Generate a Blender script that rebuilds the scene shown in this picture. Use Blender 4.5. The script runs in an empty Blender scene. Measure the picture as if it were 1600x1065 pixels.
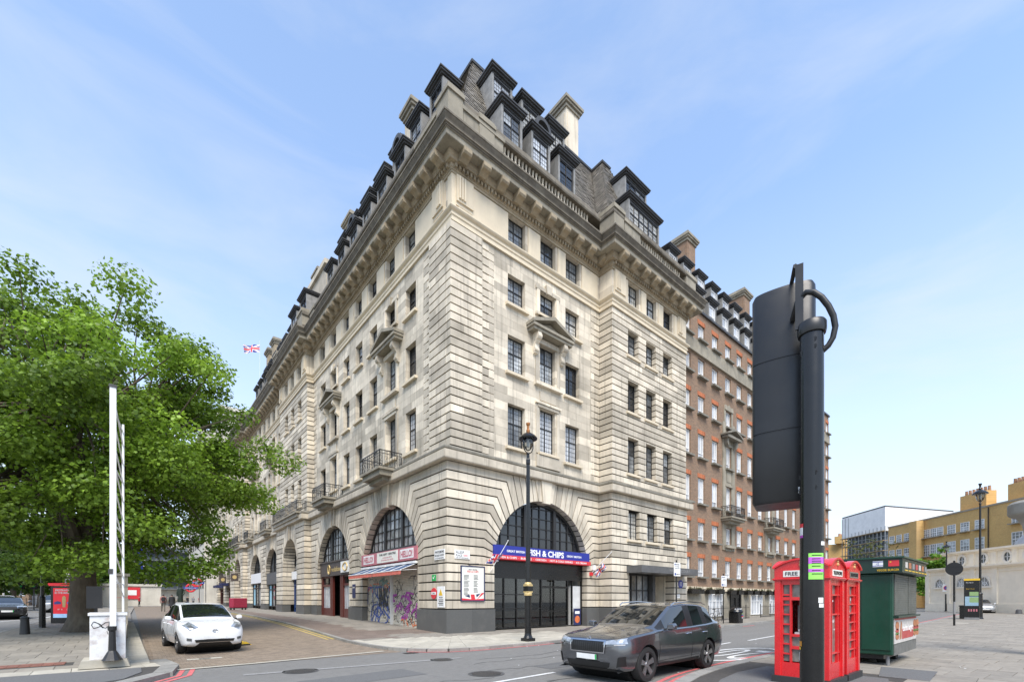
import bpy, bmesh, math, random
from mathutils import Vector, Matrix
from mathutils.bvhtree import BVHTree
random.seed(7)
R_ = math.radians
sc = bpy.context.scene
C = sc.collection
# ---------------------------------------------------------------- camera, sky, sun, exposure
CAM = Vector((-11.34058, -18.28704, 1.70)); TH = R_(50.0323)
cd_ = bpy.data.cameras.new('camera'); cam = bpy.data.objects.new('camera', cd_); C.objects.link(cam)
cam.location = CAM; cam.rotation_euler = (R_(90), 0, TH - R_(90))
cd_.sensor_fit = 'HORIZONTAL'; cd_.sensor_width = 36; cd_.lens = 36*711.1/1600; cd_.shift_y = 0.2528
cd_.clip_start = 0.05; cd_.clip_end = 3000
sc.camera = cam
SUN_EL, SUN_AZ = R_(54), R_(-124)       # azimuth measured from +x, the sun stands high behind the camera
w = bpy.data.worlds.new('World'); sc.world = w; w.use_nodes = True
nt = w.node_tree; nt.nodes.clear()
def wn(t, **k):
    n = nt.nodes.new(t)
    for a, b in k.items(): setattr(n, a, b)
    return n
sky = wn('ShaderNodeTexSky', sky_type='NISHITA', sun_disc=False, sun_elevation=SUN_EL, sun_rotation=R_(90)-SUN_AZ,
         air_density=1.0, dust_density=.35, ozone_density=3.0)
tc = wn('ShaderNodeTexCoord'); mp = wn('ShaderNodeMapping'); mp.inputs['Scale'].default_value = (1.0, 1.0, 3.2)
mp.inputs['Rotation'].default_value = (0.15, 0.1, 0.6)
nz = wn('ShaderNodeTexNoise'); nz.inputs['Scale'].default_value = 2.6; nz.inputs['Detail'].default_value = 9; nz.inputs['Roughness'].default_value = .58
nz.inputs['Distortion'].default_value = .5
rp = wn('ShaderNodeValToRGB'); rp.color_ramp.elements[0].position = .44; rp.color_ramp.elements[1].position = .80
rp.color_ramp.elements[0].color = (.0, .0, .0, 1); rp.color_ramp.elements[1].color = (.33, .33, .33, 1)
sx = wn('ShaderNodeSeparateXYZ'); hr = wn('ShaderNodeMapRange'); hr.inputs['From Min'].default_value = 0.0; hr.inputs['From Max'].default_value = .62
hr.inputs['To Min'].default_value = .86; hr.inputs['To Max'].default_value = .13
ad = wn('ShaderNodeMath', operation='ADD', use_clamp=True)
mx = wn('ShaderNodeMix', data_type='RGBA'); mx.inputs[7].default_value = (3.75, 3.9, 4.15, 1)
bg = wn('ShaderNodeBackground'); bg.inputs['Strength'].default_value = .125
out = wn('ShaderNodeOutputWorld'); L = nt.links.new
L(tc.outputs['Generated'], mp.inputs[0]); L(mp.outputs[0], nz.inputs['Vector']); L(nz.outputs[0], rp.inputs[0])
L(tc.outputs['Generated'], sx.inputs[0]); L(sx.outputs[2], hr.inputs[0]); L(hr.outputs[0], ad.inputs[0]); L(rp.outputs[0], ad.inputs[1])
L(ad.outputs[0], mx.inputs[0]); hs_ = wn('ShaderNodeHueSaturation'); hs_.inputs['Hue'].default_value = .497; hs_.inputs['Saturation'].default_value = 1.0; hs_.inputs['Value'].default_value = 1.6; L(sky.outputs[0], hs_.inputs['Color']); L(hs_.outputs[0], mx.inputs[6]); L(mx.outputs[2], bg.inputs[0]); L(bg.outputs[0], out.inputs[0])
sl = bpy.data.lights.new('sun', 'SUN'); sl.energy = 2.6; sl.angle = R_(34); sl.color = (1, .93, .83)
so = bpy.data.objects.new('sun', sl); C.objects.link(so); so.location = (-20, -30, 60)
sd = Vector((math.cos(SUN_AZ)*math.cos(SUN_EL), math.sin(SUN_AZ)*math.cos(SUN_EL), math.sin(SUN_EL)))
so.rotation_euler = sd.to_track_quat('Z', 'Y').to_euler()
vs = sc.view_settings; vs.view_transform = 'Standard'; vs.look = 'None'; vs.gamma = 1; vs.use_curve_mapping = False
vs.exposure = 0.97

# ---------------------------------------------------------------- helpers
class Frame:
    """local (s, n, z): s along a wall, n out of it"""
    def __init__(f, o, s, n):
        f.o, f.s, f.n = Vector(o), Vector(s), Vector(n)
        f.flip = f.s.cross(f.n).z < 0
    def __call__(f, p): return f.o + f.s*p[0] + f.n*p[1] + Vector((0, 0, p[2]))
W = Frame((0, 0, 0), (1, 0, 0), (0, 1, 0))
LF = Frame((0, 0, 0), (0, 1, 0), (-1, 0, 0))     # Marylebone Road side, s = y
RF = Frame((0, 0, 0), (1, 0, 0), (0, -1, 0))     # Allsop Place side, s = x

class MB:
    def __init__(m, F=W): m.v, m.f, m.mi, m.r, m.F = [], [], [], [], F
    def add(m, vs_, fs, mi=0, r=None, F=None):
        F = F or m.F; b = len(m.v)
        if r is None: r = random.random()
        m.v += [F(p) for p in vs_]
        for f in fs:
            g = [b+i for i in f]
            if F.flip: g.reverse()
            m.f.append(g); m.mi.append(mi); m.r.append(r)
        return m
    def box(m, a0, a1, b0, b1, c0, c1, mi=0, r=None, F=None):
        v = [(a0,b0,c0),(a1,b0,c0),(a1,b1,c0),(a0,b1,c0),(a0,b0,c1),(a1,b0,c1),(a1,b1,c1),(a0,b1,c1)]
        return m.add(v, [(3,2,1,0),(4,5,6,7),(0,1,5,4),(1,2,6,5),(2,3,7,6),(3,0,4,7)], mi, r, F)
    def prism(m, poly, n0, n1, mi=0, r=None, F=None, mi_side=None):
        """poly: (s, z) points, extruded from n0 to n1"""
        k = len(poly); ar = sum(poly[i][0]*poly[(i+1)%k][1]-poly[(i+1)%k][0]*poly[i][1] for i in range(k))
        if ar < 0: poly = poly[::-1]
        if n0 > n1: n0, n1 = n1, n0
        v = [(p[0], n1, p[1]) for p in poly] + [(p[0], n0, p[1]) for p in poly]
        m.add(v, [list(range(k))[::-1], list(range(k, 2*k))], mi, r, F); s = len(m.v)-2*k
        FF = F or m.F
        for i in range(k):
            j = (i+1) % k; g = [s+i, s+j, s+k+j, s+k+i]
            if FF.flip: g.reverse()
            m.f.append(g); m.mi.append(mi if mi_side is None else mi_side); m.r.append(m.r[-1])
        return m
    def slab(m, poly, z0, z1, mi=0, r=None, F=None):
        """poly: (x, y) points, extruded from z0 to z1"""
        k = len(poly); ar = sum(poly[i][0]*poly[(i+1)%k][1]-poly[(i+1)%k][0]*poly[i][1] for i in range(k))
        if ar < 0: poly = poly[::-1]
        v = [(p[0], p[1], z0) for p in poly] + [(p[0], p[1], z1) for p in poly]
        return m.add(v, [list(range(k))[::-1], list(range(k, 2*k))] + [(i, (i+1)%k, k+(i+1)%k, k+i) for i in range(k)], mi, r, F)
    def cyl(m, p0, p1, r0, r1=None, seg=12, mi=0, cap=True, F=None):
        r1 = r0 if r1 is None else r1
        p0, p1 = Vector(p0), Vector(p1); d = (p1-p0).normalized()
        a = d.orthogonal().normalized(); b = d.cross(a)
        v = []
        for p, r in ((p0, r0), (p1, r1)):
            for i in range(seg):
                t = 2*math.pi*i/seg; v.append(p + a*(math.cos(t)*r) + b*(math.sin(t)*r))
        fs = [(i, (i+1)%seg, seg+(i+1)%seg, seg+i) for i in range(seg)]
        if cap: fs += [list(range(seg))[::-1], list(range(seg, 2*seg))]
        return m.add(v, fs, mi, None, F)
    def tube(m, pts, r, seg=6, mi=0, F=None, closed=False):
        pts = [Vector(p) for p in pts]; n = len(pts); v = []; up = None
        rr = r if isinstance(r, (list, tuple)) else [r]*n
        for i, p in enumerate(pts):
            d = ((pts[(i+1) % n] - pts[i-1]) if closed else (pts[min(i+1, n-1)] - pts[max(i-1, 0)]))
            d = d.normalized() if d.length > 1e-9 else Vector((0, 0, 1))
            if up is None: up = d.orthogonal().normalized()
            a = (up - d*up.dot(d)); a = a.normalized() if a.length > 1e-6 else d.orthogonal().normalized()
            up = a; b = d.cross(a)
            for k in range(seg):
                t = 2*math.pi*k/seg; v.append(p + a*(math.cos(t)*rr[i]) + b*(math.sin(t)*rr[i]))
        fs = []
        for i in range(n if closed else n-1):
            j = (i+1) % n
            for k in range(seg): fs.append((i*seg+k, i*seg+(k+1)%seg, j*seg+(k+1)%seg, j*seg+k))
        if not closed: fs += [list(range(seg))[::-1], list(range((n-1)*seg, n*seg))]
        return m.add(v, fs, mi, None, F)
    def lathe(m, prof, c=(0, 0, 0), seg=16, mi=0, F=None):
        """prof: (radius, z) bottom to top"""
        c = Vector(c); v = []; fs = []
        for r, z in prof:
            for i in range(seg):
                t = 2*math.pi*i/seg; v.append((c.x+r*math.cos(t), c.y+r*math.sin(t), c.z+z))
        for k in range(len(prof)-1):
            for i in range(seg): fs.append((k*seg+i, k*seg+(i+1)%seg, (k+1)*seg+(i+1)%seg, (k+1)*seg+i))
        fs += [list(range(seg))[::-1], list(range((len(prof)-1)*seg, len(prof)*seg))]
        return m.add(v, fs, mi, None, F)
    def sweep(m, path, prof, mi=0, r=None, cap=True):
        """path: plan points walked with the outside on the right; prof: closed list of (n, z)"""
        n = len(path); k = len(prof); v = []
        for i in range(n):
            p = Vector(path[i]).to_2d()
            d0 = (p - Vector(path[i-1]).to_2d()).normalized() if i else None
            d1 = (Vector(path[i+1]).to_2d() - p).normalized() if i < n-1 else None
            d0 = d0 or d1; d1 = d1 or d0
            n0 = Vector((d0.y, -d0.x)); n1 = Vector((d1.y, -d1.x)); mt = (n0+n1); mt = mt/(mt.dot(n0))
            v += [(p.x+mt.x*q[0], p.y+mt.y*q[0], q[1]) for q in prof]
        ar = sum(prof[i][0]*prof[(i+1)%k][1]-prof[(i+1)%k][0]*prof[i][1] for i in range(k))
        fs = []
        for i in range(n-1):
            for j in range(k):
                g = [i*k+j, i*k+(j+1)%k, (i+1)*k+(j+1)%k, (i+1)*k+j]
                fs.append(g if ar > 0 else g[::-1])
        if cap:
            a, b = list(range(k)), list(range((n-1)*k, n*k))
            fs += [a[::-1], b] if ar > 0 else [a, b[::-1]]
        return m.add(v, [f[::-1] for f in fs], mi, r, W)
    def build(m, name, mats, parent=None, smooth=False, kind=None, label=None, bevel=0):
        me = bpy.data.meshes.new(name); me.from_pydata([tuple(p) for p in m.v], [], m.f)
        if not isinstance(mats, (list, tuple)): mats = [mats]
        for x in mats: me.materials.append(M(x))
        if len(mats) > 1: me.polygons.foreach_set('material_index', m.mi)
        at = me.attributes.new('rnd', 'FLOAT', 'FACE'); at.data.foreach_set('value', m.r)
        if smooth:
            me.polygons.foreach_set('use_smooth', [True]*len(me.polygons))
            try: me.set_sharp_from_angle(angle=R_(smooth if smooth is not True else 40))
            except Exception: pass
        me.update()
        o = bpy.data.objects.new(name, me); C.objects.link(o)
        if parent: o.parent = parent
        if kind: o['kind'] = kind
        if label: o['label'] = label
        if bevel:
            b = o.modifiers.new('bevel', 'BEVEL'); b.width = bevel; b.segments = 2; b.limit_method = 'ANGLE'
        return o

def tag(o, label, cat, group=None, kind=None):
    if label: o['label'] = label
    if cat: o['category'] = cat
    if group: o['group'] = group
    if kind: o['kind'] = kind
    return o
def thing(name, label, cat, loc=(0, 0, 0), rz=0, group=None):
    o = bpy.data.objects.new(name, None); C.objects.link(o); o.empty_display_size = .2
    o.location = loc; o.rotation_euler = (0, 0, rz)
    return tag(o, label, cat, group)
def copy_tree(o, parent=None):
    c = o.copy(); C.objects.link(c); c.parent = parent
    for ch in list(o.children): copy_tree(ch, c)
    return c
def place(o, p, rz=0): o.location = p; o.rotation_euler = (0, 0, rz); return o
def lerp(a, b, t): return a+(b-a)*t
def interp(x, xs, ys):
    if x <= xs[0]: return ys[0]
    for i in range(len(xs)-1):
        if x <= xs[i+1]: return lerp(ys[i], ys[i+1], (x-xs[i])/(xs[i+1]-xs[i]))
    return ys[-1]
def GZ(x, y):
    """height of the carriageway: it climbs gently along both streets"""
    return interp(y, [-4, 0, 10, 20, 45, 200], [0, .03, .30, .45, .62, .7]) + interp(x, [20, 60, 140], [0, .3, .5])
FWD = Vector((math.cos(TH), math.sin(TH), 0)); RGT = Vector((math.sin(TH), -math.cos(TH), 0))
def at(px, py, depth):
    """photo pixel + distance along the view axis -> point"""
    return CAM + FWD*depth + RGT*((px-800)/711.1*depth) + Vector((0, 0, (937-py)/711.1*depth))
def ongnd(px, py, dz=0):
    z = 0
    for _ in range(40):
        d = (CAM.z-(z+dz))/((py-937)/711.1); p = at(px, py, d); z = GZ(p.x, p.y)
    return Vector((p.x, p.y, z+dz))

_ts = bpy.data.scenes.new('lettering_scratch')
def text_mesh(cu):
    ob = bpy.data.objects.new('t', cu); _ts.collection.objects.link(ob); vl = _ts.view_layers[0]; vl.update()
    me = bpy.data.meshes.new_from_object(ob.evaluated_get(vl.depsgraph)); bpy.data.objects.remove(ob); return me
def eval_mesh(ob):
    """modifiers applied, in the scratch scene so that the big scene is not evaluated"""
    _ts.collection.objects.link(ob); vl = _ts.view_layers[0]; vl.update()
    return bpy.data.meshes.new_from_object(ob.evaluated_get(vl.depsgraph))
# text as thin mesh, fitted into a box of (width, height), lying in frame plane (s, z) at n
def text(s, F, s0, z0, width, height, n, mat, parent, name='lettering', depth=.006, bold=0, align='C'):
    cu = bpy.data.curves.new('t', 'FONT'); cu.body = s; cu.extrude = .01; cu.offset = bold; cu.resolution_u = 3
    me = text_mesh(cu)
    xs = [v.co.x for v in me.vertices]; ys = [v.co.y for v in me.vertices]; zs = [v.co.z for v in me.vertices]
    if not xs: return None
    x0, x1, y0, y1 = min(xs), max(xs), min(ys), max(ys); zl = min(zs); zh = max(zs)
    kx = width/(x1-x0); kz = height/(y1-y0)
    mb = MB(F)
    rev = F.flip
    vv = []
    for v in me.vertices:
        a = s0+(v.co.x-x0)*kx if rev or F.s.length == 0 else s0+width-(v.co.x-x0)*kx
        vv.append((a, n+(depth if v.co.z > (zl+zh)/2 else 0), z0+(v.co.y-y0)*kz))
    fs = [list(p.vertices) for p in me.polygons]
    mb.add(vv, fs); bpy.data.meshes.remove(me)
    return mb.build(name, mat, parent)
# ---------------------------------------------------------------- materials
_M = {}
def M(x): return _M[x] if isinstance(x, str) else x
def mat(name, col, rough=.6, metal=0, var=.12, scale=3.0, rnd=0.0, streak=0, streak_col=(.05, .045, .035), bump=0, bscale=40,
        spec=.5, coat=0, dirt=0, dirt_col=(.08, .075, .06), dscale=1.2, objrnd=0, trans=0, stretch=(1, 1, 1), emit=0):
    m = bpy.data.materials.new(name); m.use_nodes = True; t = m.node_tree; N = t.nodes; K = t.links.new
    b = N['Principled BSDF']; _M[name] = m
    b.inputs['Roughness'].default_value = rough; b.inputs['Metallic'].default_value = metal
    b.inputs['Specular IOR Level'].default_value = spec; b.inputs['Coat Weight'].default_value = coat; b.inputs['Coat Roughness'].default_value = .04
    if trans: b.inputs['Transmission Weight'].default_value = trans
    g = N.new('ShaderNodeNewGeometry'); vec = g.outputs['Position']
    mpn = N.new('ShaderNodeMapping'); mpn.inputs['Scale'].default_value = stretch; K(vec, mpn.inputs[0])
    def noise(sc_, det=6, st=None):
        n = N.new('ShaderNodeTexNoise'); n.inputs['Scale'].default_value = sc_; n.inputs['Detail'].default_value = det
        n.inputs['Roughness'].default_value = .6
        if st:
            mm = N.new('ShaderNodeMapping'); mm.inputs['Scale'].default_value = st; K(vec, mm.inputs[0]); K(mm.outputs[0], n.inputs['Vector'])
        else: K(mpn.outputs[0], n.inputs['Vector'])
        return n.outputs[0]
    def math_(op, a, c):
        q = N.new('ShaderNodeMath'); q.operation = op
        for i, z in enumerate((a, c)):
            if isinstance(z, (int, float)): q.inputs[i].default_value = z
            else: K(z, q.inputs[i])
        return q.outputs[0]
    def rng(x, a, c, d, e):
        q = N.new('ShaderNodeMapRange')
        for i, z in enumerate((a, c, d, e)): q.inputs[1+i].default_value = z
        K(x, q.inputs[0]); return q.outputs[0]
    def mixc(f, a, c):
        q = N.new('ShaderNodeMix'); q.data_type = 'RGBA'
        if isinstance(f, (int, float)): q.inputs[0].default_value = f
        else: K(f, q.inputs[0])
        for i, z in ((6, a), (7, c)):
            if isinstance(z, tuple): q.inputs[i].default_value = (*z, 1)
            else: K(z, q.inputs[i])
        return q.outputs[2]
    v = rng(noise(scale), .3, .7, 1-var, 1+var)
    if rnd:
        a = N.new('ShaderNodeAttribute'); a.attribute_name = 'rnd'; v = math_('MULTIPLY', v, rng(a.outputs['Fac'], 0, 1, 1-rnd, 1+rnd*.6))
    if objrnd:
        oi = N.new('ShaderNodeObjectInfo'); v = math_('MULTIPLY', v, rng(oi.outputs['Random'], 0, 1, 1-objrnd, 1+objrnd))
    hv = N.new('ShaderNodeHueSaturation'); hv.inputs['Color'].default_value = (*col, 1); K(v, hv.inputs['Value'])
    c = hv.outputs[0]
    if dirt: c = mixc(rng(noise(dscale, 9), .5, .78, 0, dirt), c, dirt_col)
    if streak: c = mixc(rng(noise(1.0, 8, (5, 5, .22)), .52, .8, 0, streak), c, streak_col)
    K(c, b.inputs['Base Color'])
    if emit: K(c, b.inputs['Emission Color']); b.inputs['Emission Strength'].default_value = emit
    K(rng(noise(scale*2.3), .3, .7, max(.02, rough*.85), min(1, rough*1.12)), b.inputs['Roughness'])
    if bump:
        bp = N.new('ShaderNodeBump'); bp.inputs['Strength'].default_value = bump; bp.inputs['Distance'].default_value = .02
        K(noise(bscale, 5), bp.inputs['Height']); K(bp.outputs[0], b.inputs['Normal'])
    m['nodes'] = 1
    return m
mat('stone', (.62, .55, .435), .85, var=.16, scale=.8, rnd=.34, streak=.70, streak_col=(.115, .10, .075), dirt=.66, dirt_col=(.23, .20, .15), dscale=.6, bump=.25, bscale=30)
mat('stone_clean', (.64, .55, .405), .85, var=.08, scale=1.2, rnd=.08, streak=.22, streak_col=(.25, .22, .16), bump=.2)
mat('stone_sooty', (.29, .26, .2), .88, var=.22, scale=1.1, streak=.6, streak_col=(.09, .08, .062), dirt=.55, dirt_col=(.11, .10, .08), dscale=.9, bump=.3)
mat('stone_dark', (.20, .185, .15), .9, var=.25, scale=2, streak=.5, bump=.3)
mat('joint_tone', (.022, .02, .017), .95, var=.3, scale=5)  # stone joint backing: soot, plus the groove shade put into the colour
mat('granite', (.095, .095, .09), .42, var=.16, scale=60, rnd=.12, dirt=.4, dirt_col=(.16, .15, .135), dscale=1.6, bump=.05)
mat('stone_black', (.145, .125, .095), .9, var=.3, scale=1.5, streak=.7, streak_col=(.035, .032, .027), dirt=.5, dirt_col=(.27, .25, .2), dscale=1.4, bump=.3)
mat('stone_brown', (.36, .295, .20), .88, var=.2, scale=1.3, rnd=.15, streak=.5, streak_col=(.12, .09, .055), dirt=.45, dirt_col=(.17, .13, .08), dscale=.8, bump=.3)
mat('slate', (.20, .18, .148), .62, var=.3, scale=8, rnd=.40, dirt=.5, dirt_col=(.20, .19, .155), dscale=.8)
mat('lead', (.05, .049, .048), .55, var=.25, scale=3, dirt=.35, dirt_col=(.13, .13, .125))
mat('lead_cheek', (.24, .235, .22), .6, var=.25, scale=3, streak=.5)
mat('steel_frame', (.022, .021, .02), .45, var=.1)
mat('glass', (.24, .25, .25), .06, var=.5, scale=1.9, spec=.7, objrnd=.75, dirt=.6, dirt_col=(.03, .03, .03), dscale=.9)
mat('glass_blind', (.40, .385, .34), .12, var=.3, scale=3, spec=.7, objrnd=.3, stretch=(2, 2, .4)); mat('glass_dark', (.018, .02, .022), .04, var=.3, scale=1, spec=.9)
mat('glass_net', (.44, .455, .47), .14, var=.35, scale=2.2, spec=.8, objrnd=.25, stretch=(3, 3, .5))
mat('white_frame', (.78, .78, .77), .45, var=.04)
mat('interior', (.06, .058, .055), .9, var=.2)
mat('black_iron', (.016, .016, .016), .42, var=.15, scale=9)
mat('black_paint', (.008, .008, .008), .26, var=.15, scale=5, dirt=.3, dirt_col=(.03, .029, .026), dscale=6)
mat('signal_black', (.0125, .0125, .0125), .38, var=.15, scale=4, streak=.3, streak_col=(.035, .034, .032), dirt=.35, dirt_col=(.028, .028, .027), dscale=5)
mat('orange_brick', (.42, .135, .055), .85, var=.25, scale=9, rnd=.3)
mat('red_brown', (.10, .022, .016), .4, var=.15)
mat('brown_fascia', (.075, .058, .05), .5, var=.1)
mat('gold', (.62, .46, .2), .35, metal=.3)
mat('white_paint', (.74, .74, .73), .5, var=.05, scale=4)
mat('white_rusty', (.70, .70, .69), .55, var=.08, scale=4, dirt=.75, dirt_col=(.20, .075, .03), dscale=3.5)
mat('grey_panel', (.10, .10, .10), .5); mat('grey_light', (.40, .40, .40), .5); mat('grey_mid', (.22, .22, .22), .55)
mat('blue_sign', (.018, .03, .27), .4, var=.05); mat('red_sign', (.62, .035, .045), .4, var=.05); mat('white_sign', (.80, .80, .78), .45, var=.03)
mat('cream_sign', (.74, .73, .66), .5, var=.03); mat('pink_sign', (.48, .16, .19), .5, var=.1); mat('navy', (.02, .025, .085), .5, var=.1)
mat('awning_red', (.60, .15, .11), .7, var=.2, scale=7, dirt=.3); mat('awning_blue', (.05, .09, .17), .7, var=.2, scale=6)
mat('shutter', (.55, .51, .43), .5, var=.12, scale=5, dirt=.3)
mat('g_black', (.012, .012, .012), .5); mat('g_blue', (.05, .09, .30), .5, var=.3); mat('g_purple', (.36, .05, .33), .5, var=.3); mat('g_orange', (.65, .16, .05), .5, var=.3); mat('g_teal', (.16, .27, .25), .5)
mat('door_blue', (.018, .05, .17), .4); mat('green_sign', (.02, .36, .09), .5); mat('blue_tile', (.30, .55, .68), .4)
mat('phone_red', (.62, .018, .022), .28, var=.10, scale=5, coat=.25, dirt=.25, dirt_col=(.30, .03, .03), dscale=4)
mat('phone_plinth', (.03, .03, .03), .6); mat('dirty_pane', (.16, .155, .135), .35, var=.4, scale=9, spec=.6, dirt=.5, dirt_col=(.05, .05, .045), dscale=5)
mat('atm', (.10, .105, .105), .4, var=.2, scale=6); mat('atm_light', (.38, .39, .40), .35)
mat('crest_gold', (.50, .28, .10), .5)
mat('kiosk_green', (.008, .052, .030), .35, var=.14, scale=2, dirt=.3, dirt_col=(.03, .07, .05), dscale=2.5, streak=.2)
mat('kiosk_dark', (.008, .03, .02), .4); mat('kiosk_shutter', (.10, .105, .09), .6, var=.2, scale=4); mat('kiosk_base', (.13, .13, .12), .6, var=.25, scale=4, dirt=.4)
mat('burger_bun', (.40, .16, .07), .6, var=.3, scale=14); mat('burger_red', (.42, .07, .06), .6); mat('pale_print', (.52, .49, .46), .5, var=.15, scale=8); mat('lettuce', (.13, .20, .05), .6)
mat('yellow', (.72, .46, .03), .5, var=.1, scale=9); mat('yellow_line', (.52, .39, .10), .8, var=.3, scale=14, dirt=.55, dirt_col=(.2, .18, .14), dscale=6)
mat('white_line', (.62, .62, .60), .8, var=.2, scale=16, dirt=.45, dirt_col=(.2, .2, .19), dscale=7)
mat('worn_line', (.24, .235, .225), .85, var=.25, scale=18); mat('red_line', (.55, .13, .13), .8, var=.25, scale=12, dirt=.35, dirt_col=(.2, .13, .12), dscale=5)
mat('asphalt', (.165, .16, .148), .88, var=.22, scale=26, dirt=.5, dirt_col=(.21, .205, .19), dscale=1.3, stretch=(.16, 1, 1), bump=.5, bscale=90)
mat('asphalt_new', (.125, .125, .122), .9, var=.2, scale=30, bump=.5, bscale=90)
mat('paving', (.255, .23, .19), .85, var=.14, scale=5, rnd=.13, dirt=.45, dirt_col=(.12, .115, .105), dscale=1.1, bump=.25, bscale=50)
mat('paving_pale', (.42, .39, .32), .85, var=.12, scale=5, rnd=.16, dirt=.35, dirt_col=(.2, .19, .165), dscale=1.6, bump=.25)
mat('paving_brown', (.175, .135, .108), .9, var=.2, scale=22, rnd=.12, bump=.3, bscale=80)
mat('paving_joint', (.06, .055, .048), .95, var=.25, scale=8)
mat('kerb', (.26, .25, .225), .85, var=.16, scale=9, rnd=.15, dirt=.4, dirt_col=(.09, .09, .08), dscale=2, bump=.3)
mat('sett', (.235, .185, .135), .88, var=.16, scale=12, rnd=.22, dirt=.45, dirt_col=(.14, .115, .09), dscale=.7, bump=.3, bscale=70)
mat('sett_joint', (.12, .10, .08), .95, var=.2, scale=10)
mat('bark', (.10, .078, .055), .9, var=.35, scale=4, stretch=(1, 1, .35), dirt=.5, dirt_col=(.2, .18, .13), dscale=5, bump=.8, bscale=10)
mat('stucco', (.93, .84, .68), .8, var=.06, scale=1.5, streak=.12, streak_col=(.4, .36, .28), bump=.1)
mat('stucco_trim', (.82, .76, .65), .8, var=.06)  # slightly darker stucco of the window surrounds and rings
mat('yellow_brick_trim', (.30, .26, .2), .8); mat('sheeting', (.74, .73, .71), .5, var=.10, scale=.8, bump=.8, bscale=1.3); mat('scaffold', (.30, .31, .32), .4, metal=.6); mat('board', (.30, .22, .12), .8)
mat('debris_net', (.10, .12, .14), .8, var=.3, scale=1)
mat('terracotta', (.42, .23, .13), .8, rnd=.3); mat('lead_dome', (.25, .27, .30), .6, var=.15)
mat('tyre', (.018, .018, .018), .75, var=.15, scale=20); mat('rim', (.45, .45, .46), .3, metal=.9, var=.05); mat('rim_dark', (.05, .05, .05), .35, metal=.4)
mat('car_grey', (.17, .175, .185), .22, metal=.85, coat=1, var=.04); mat('car_white', (.80, .80, .79), .3, coat=.8, var=.02); mat('car_black', (.012, .013, .015), .25, coat=1)
mat('car_silver', (.46, .47, .48), .3, metal=.6, coat=.8); mat('car_cream', (.58, .57, .53), .3, coat=.6, metal=.2); mat('car_glass', (.010, .012, .013), .03, spec=1.0, var=.1); M('car_glass').node_tree.nodes['Principled BSDF'].inputs['IOR'].default_value = 1.7
mat('trim_black', (.012, .012, .012), .45); mat('chrome', (.62, .62, .63), .18, metal=1); mat('headlight', (.34, .37, .40), .08, metal=.3, spec=1, coat=1, var=.4, scale=14)
mat('lamp_red', (.35, .015, .015), .2, coat=1); mat('plate', (.76, .76, .74), .5); mat('plate_green', (.02, .40, .10), .5); mat('amber', (.6, .25, .03), .3)
mat('lantern_glass', (.55, .56, .55), .1, spec=1); mat('copper', (.36, .15, .05), .4, metal=.5)
mat('skin', (.42, .25, .17), .6); mat('hair_dark', (.03, .022, .016), .7); mat('trouser', (.11, .10, .08), .85); mat('jeans', (.05, .07, .12), .85); mat('coat_black', (.018, .018, .02), .8)
mat('jacket_pink', (.34, .15, .13), .85, var=.3, scale=14); mat('jacket_red', (.55, .03, .04), .8); mat('shirt_white', (.72, .72, .70), .8); mat('top_grey', (.2, .2, .21), .85); mat('shoe', (.02, .02, .02), .7)
mat('bronze', (.035, .05, .04), .5, metal=.5, var=.3, scale=6); mat('trolley_red', (.30, .02, .05), .7, var=.2, scale=9)
mat('poster_red', (.66, .02, .03), .35, var=.1, emit=.25); mat('poster_blue', (.35, .55, .8), .35, emit=.25); mat('screen_purple', (.35, .15, .55), .35); mat('screen_navy', (.05, .08, .3), .35)
mat('map_green', (.25, .38, .16), .5, var=.4, scale=30); mat('map_blue', (.28, .42, .52), .5, var=.4, scale=30)
mat('sticker_green', (.30, .80, .12), .5); mat('sticker_purple', (.52, .12, .60), .5); mat('sticker_white', (.7, .7, .68), .5, var=.2, scale=60)
mat('iron_cover', (.06, .058, .055), .5, metal=.4, var=.25, scale=20, bump=.6, bscale=60); mat('tar', (.075, .075, .073), .8, var=.2, scale=9); mat('brick_red', (.24, .105, .075), .85, var=.2, scale=9, rnd=.3); mat('weed', (.06, .10, .02), .9, var=.4, scale=30); mat('ground', (.10, .10, .09), .95)
mat('red_seat', (.55, .05, .03), .5); mat('shop_white', (.60, .60, .58), .6); mat('shop_floor', (.12, .12, .12), .4)
mat('concrete', (.32, .31, .28), .85, var=.2, scale=3, dirt=.4); mat('stone_far', (.56, .53, .46), .85, var=.14, scale=.6, streak=.3, streak_col=(.25, .22, .17)); mat('far_white', (.70, .69, .66), .8, var=.08)

def leaf_mat(name, col, vary):
    m = bpy.data.materials.new(name); m.use_nodes = True; _M[name] = m; t = m.node_tree; N = t.nodes; K = t.links.new
    b = N['Principled BSDF']; b.inputs['Roughness'].default_value = .5
    a = N.new('ShaderNodeAttribute'); a.attribute_name = 'rnd'
    r = N.new('ShaderNodeValToRGB'); e = r.color_ramp.elements
    e[0].color = (*[c*(1-vary) for c in col], 1); e[1].color = (col[0]*(1+vary*1.3), col[1]*(1+vary), col[2]*(1+vary*.4), 1)
    K(a.outputs['Fac'], r.inputs[0]); K(r.outputs[0], b.inputs['Base Color'])
    tr = N.new('ShaderNodeBsdfTranslucent'); K(r.outputs[0], tr.inputs[0]); ms = N.new('ShaderNodeMixShader'); ms.inputs[0].default_value = .42
    o = N['Material Output']; K(b.outputs[0], ms.inputs[1]); K(tr.outputs[0], ms.inputs[2]); K(ms.outputs[0], o.inputs[0])
leaf_mat('leaf', (.185, .32, .04), .6); leaf_mat('leaf_far', (.085, .165, .03), .45); leaf_mat('leaf_bright', (.12, .25, .02), .4); leaf_mat('leaf_olive', (.10, .12, .045), .35)

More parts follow.
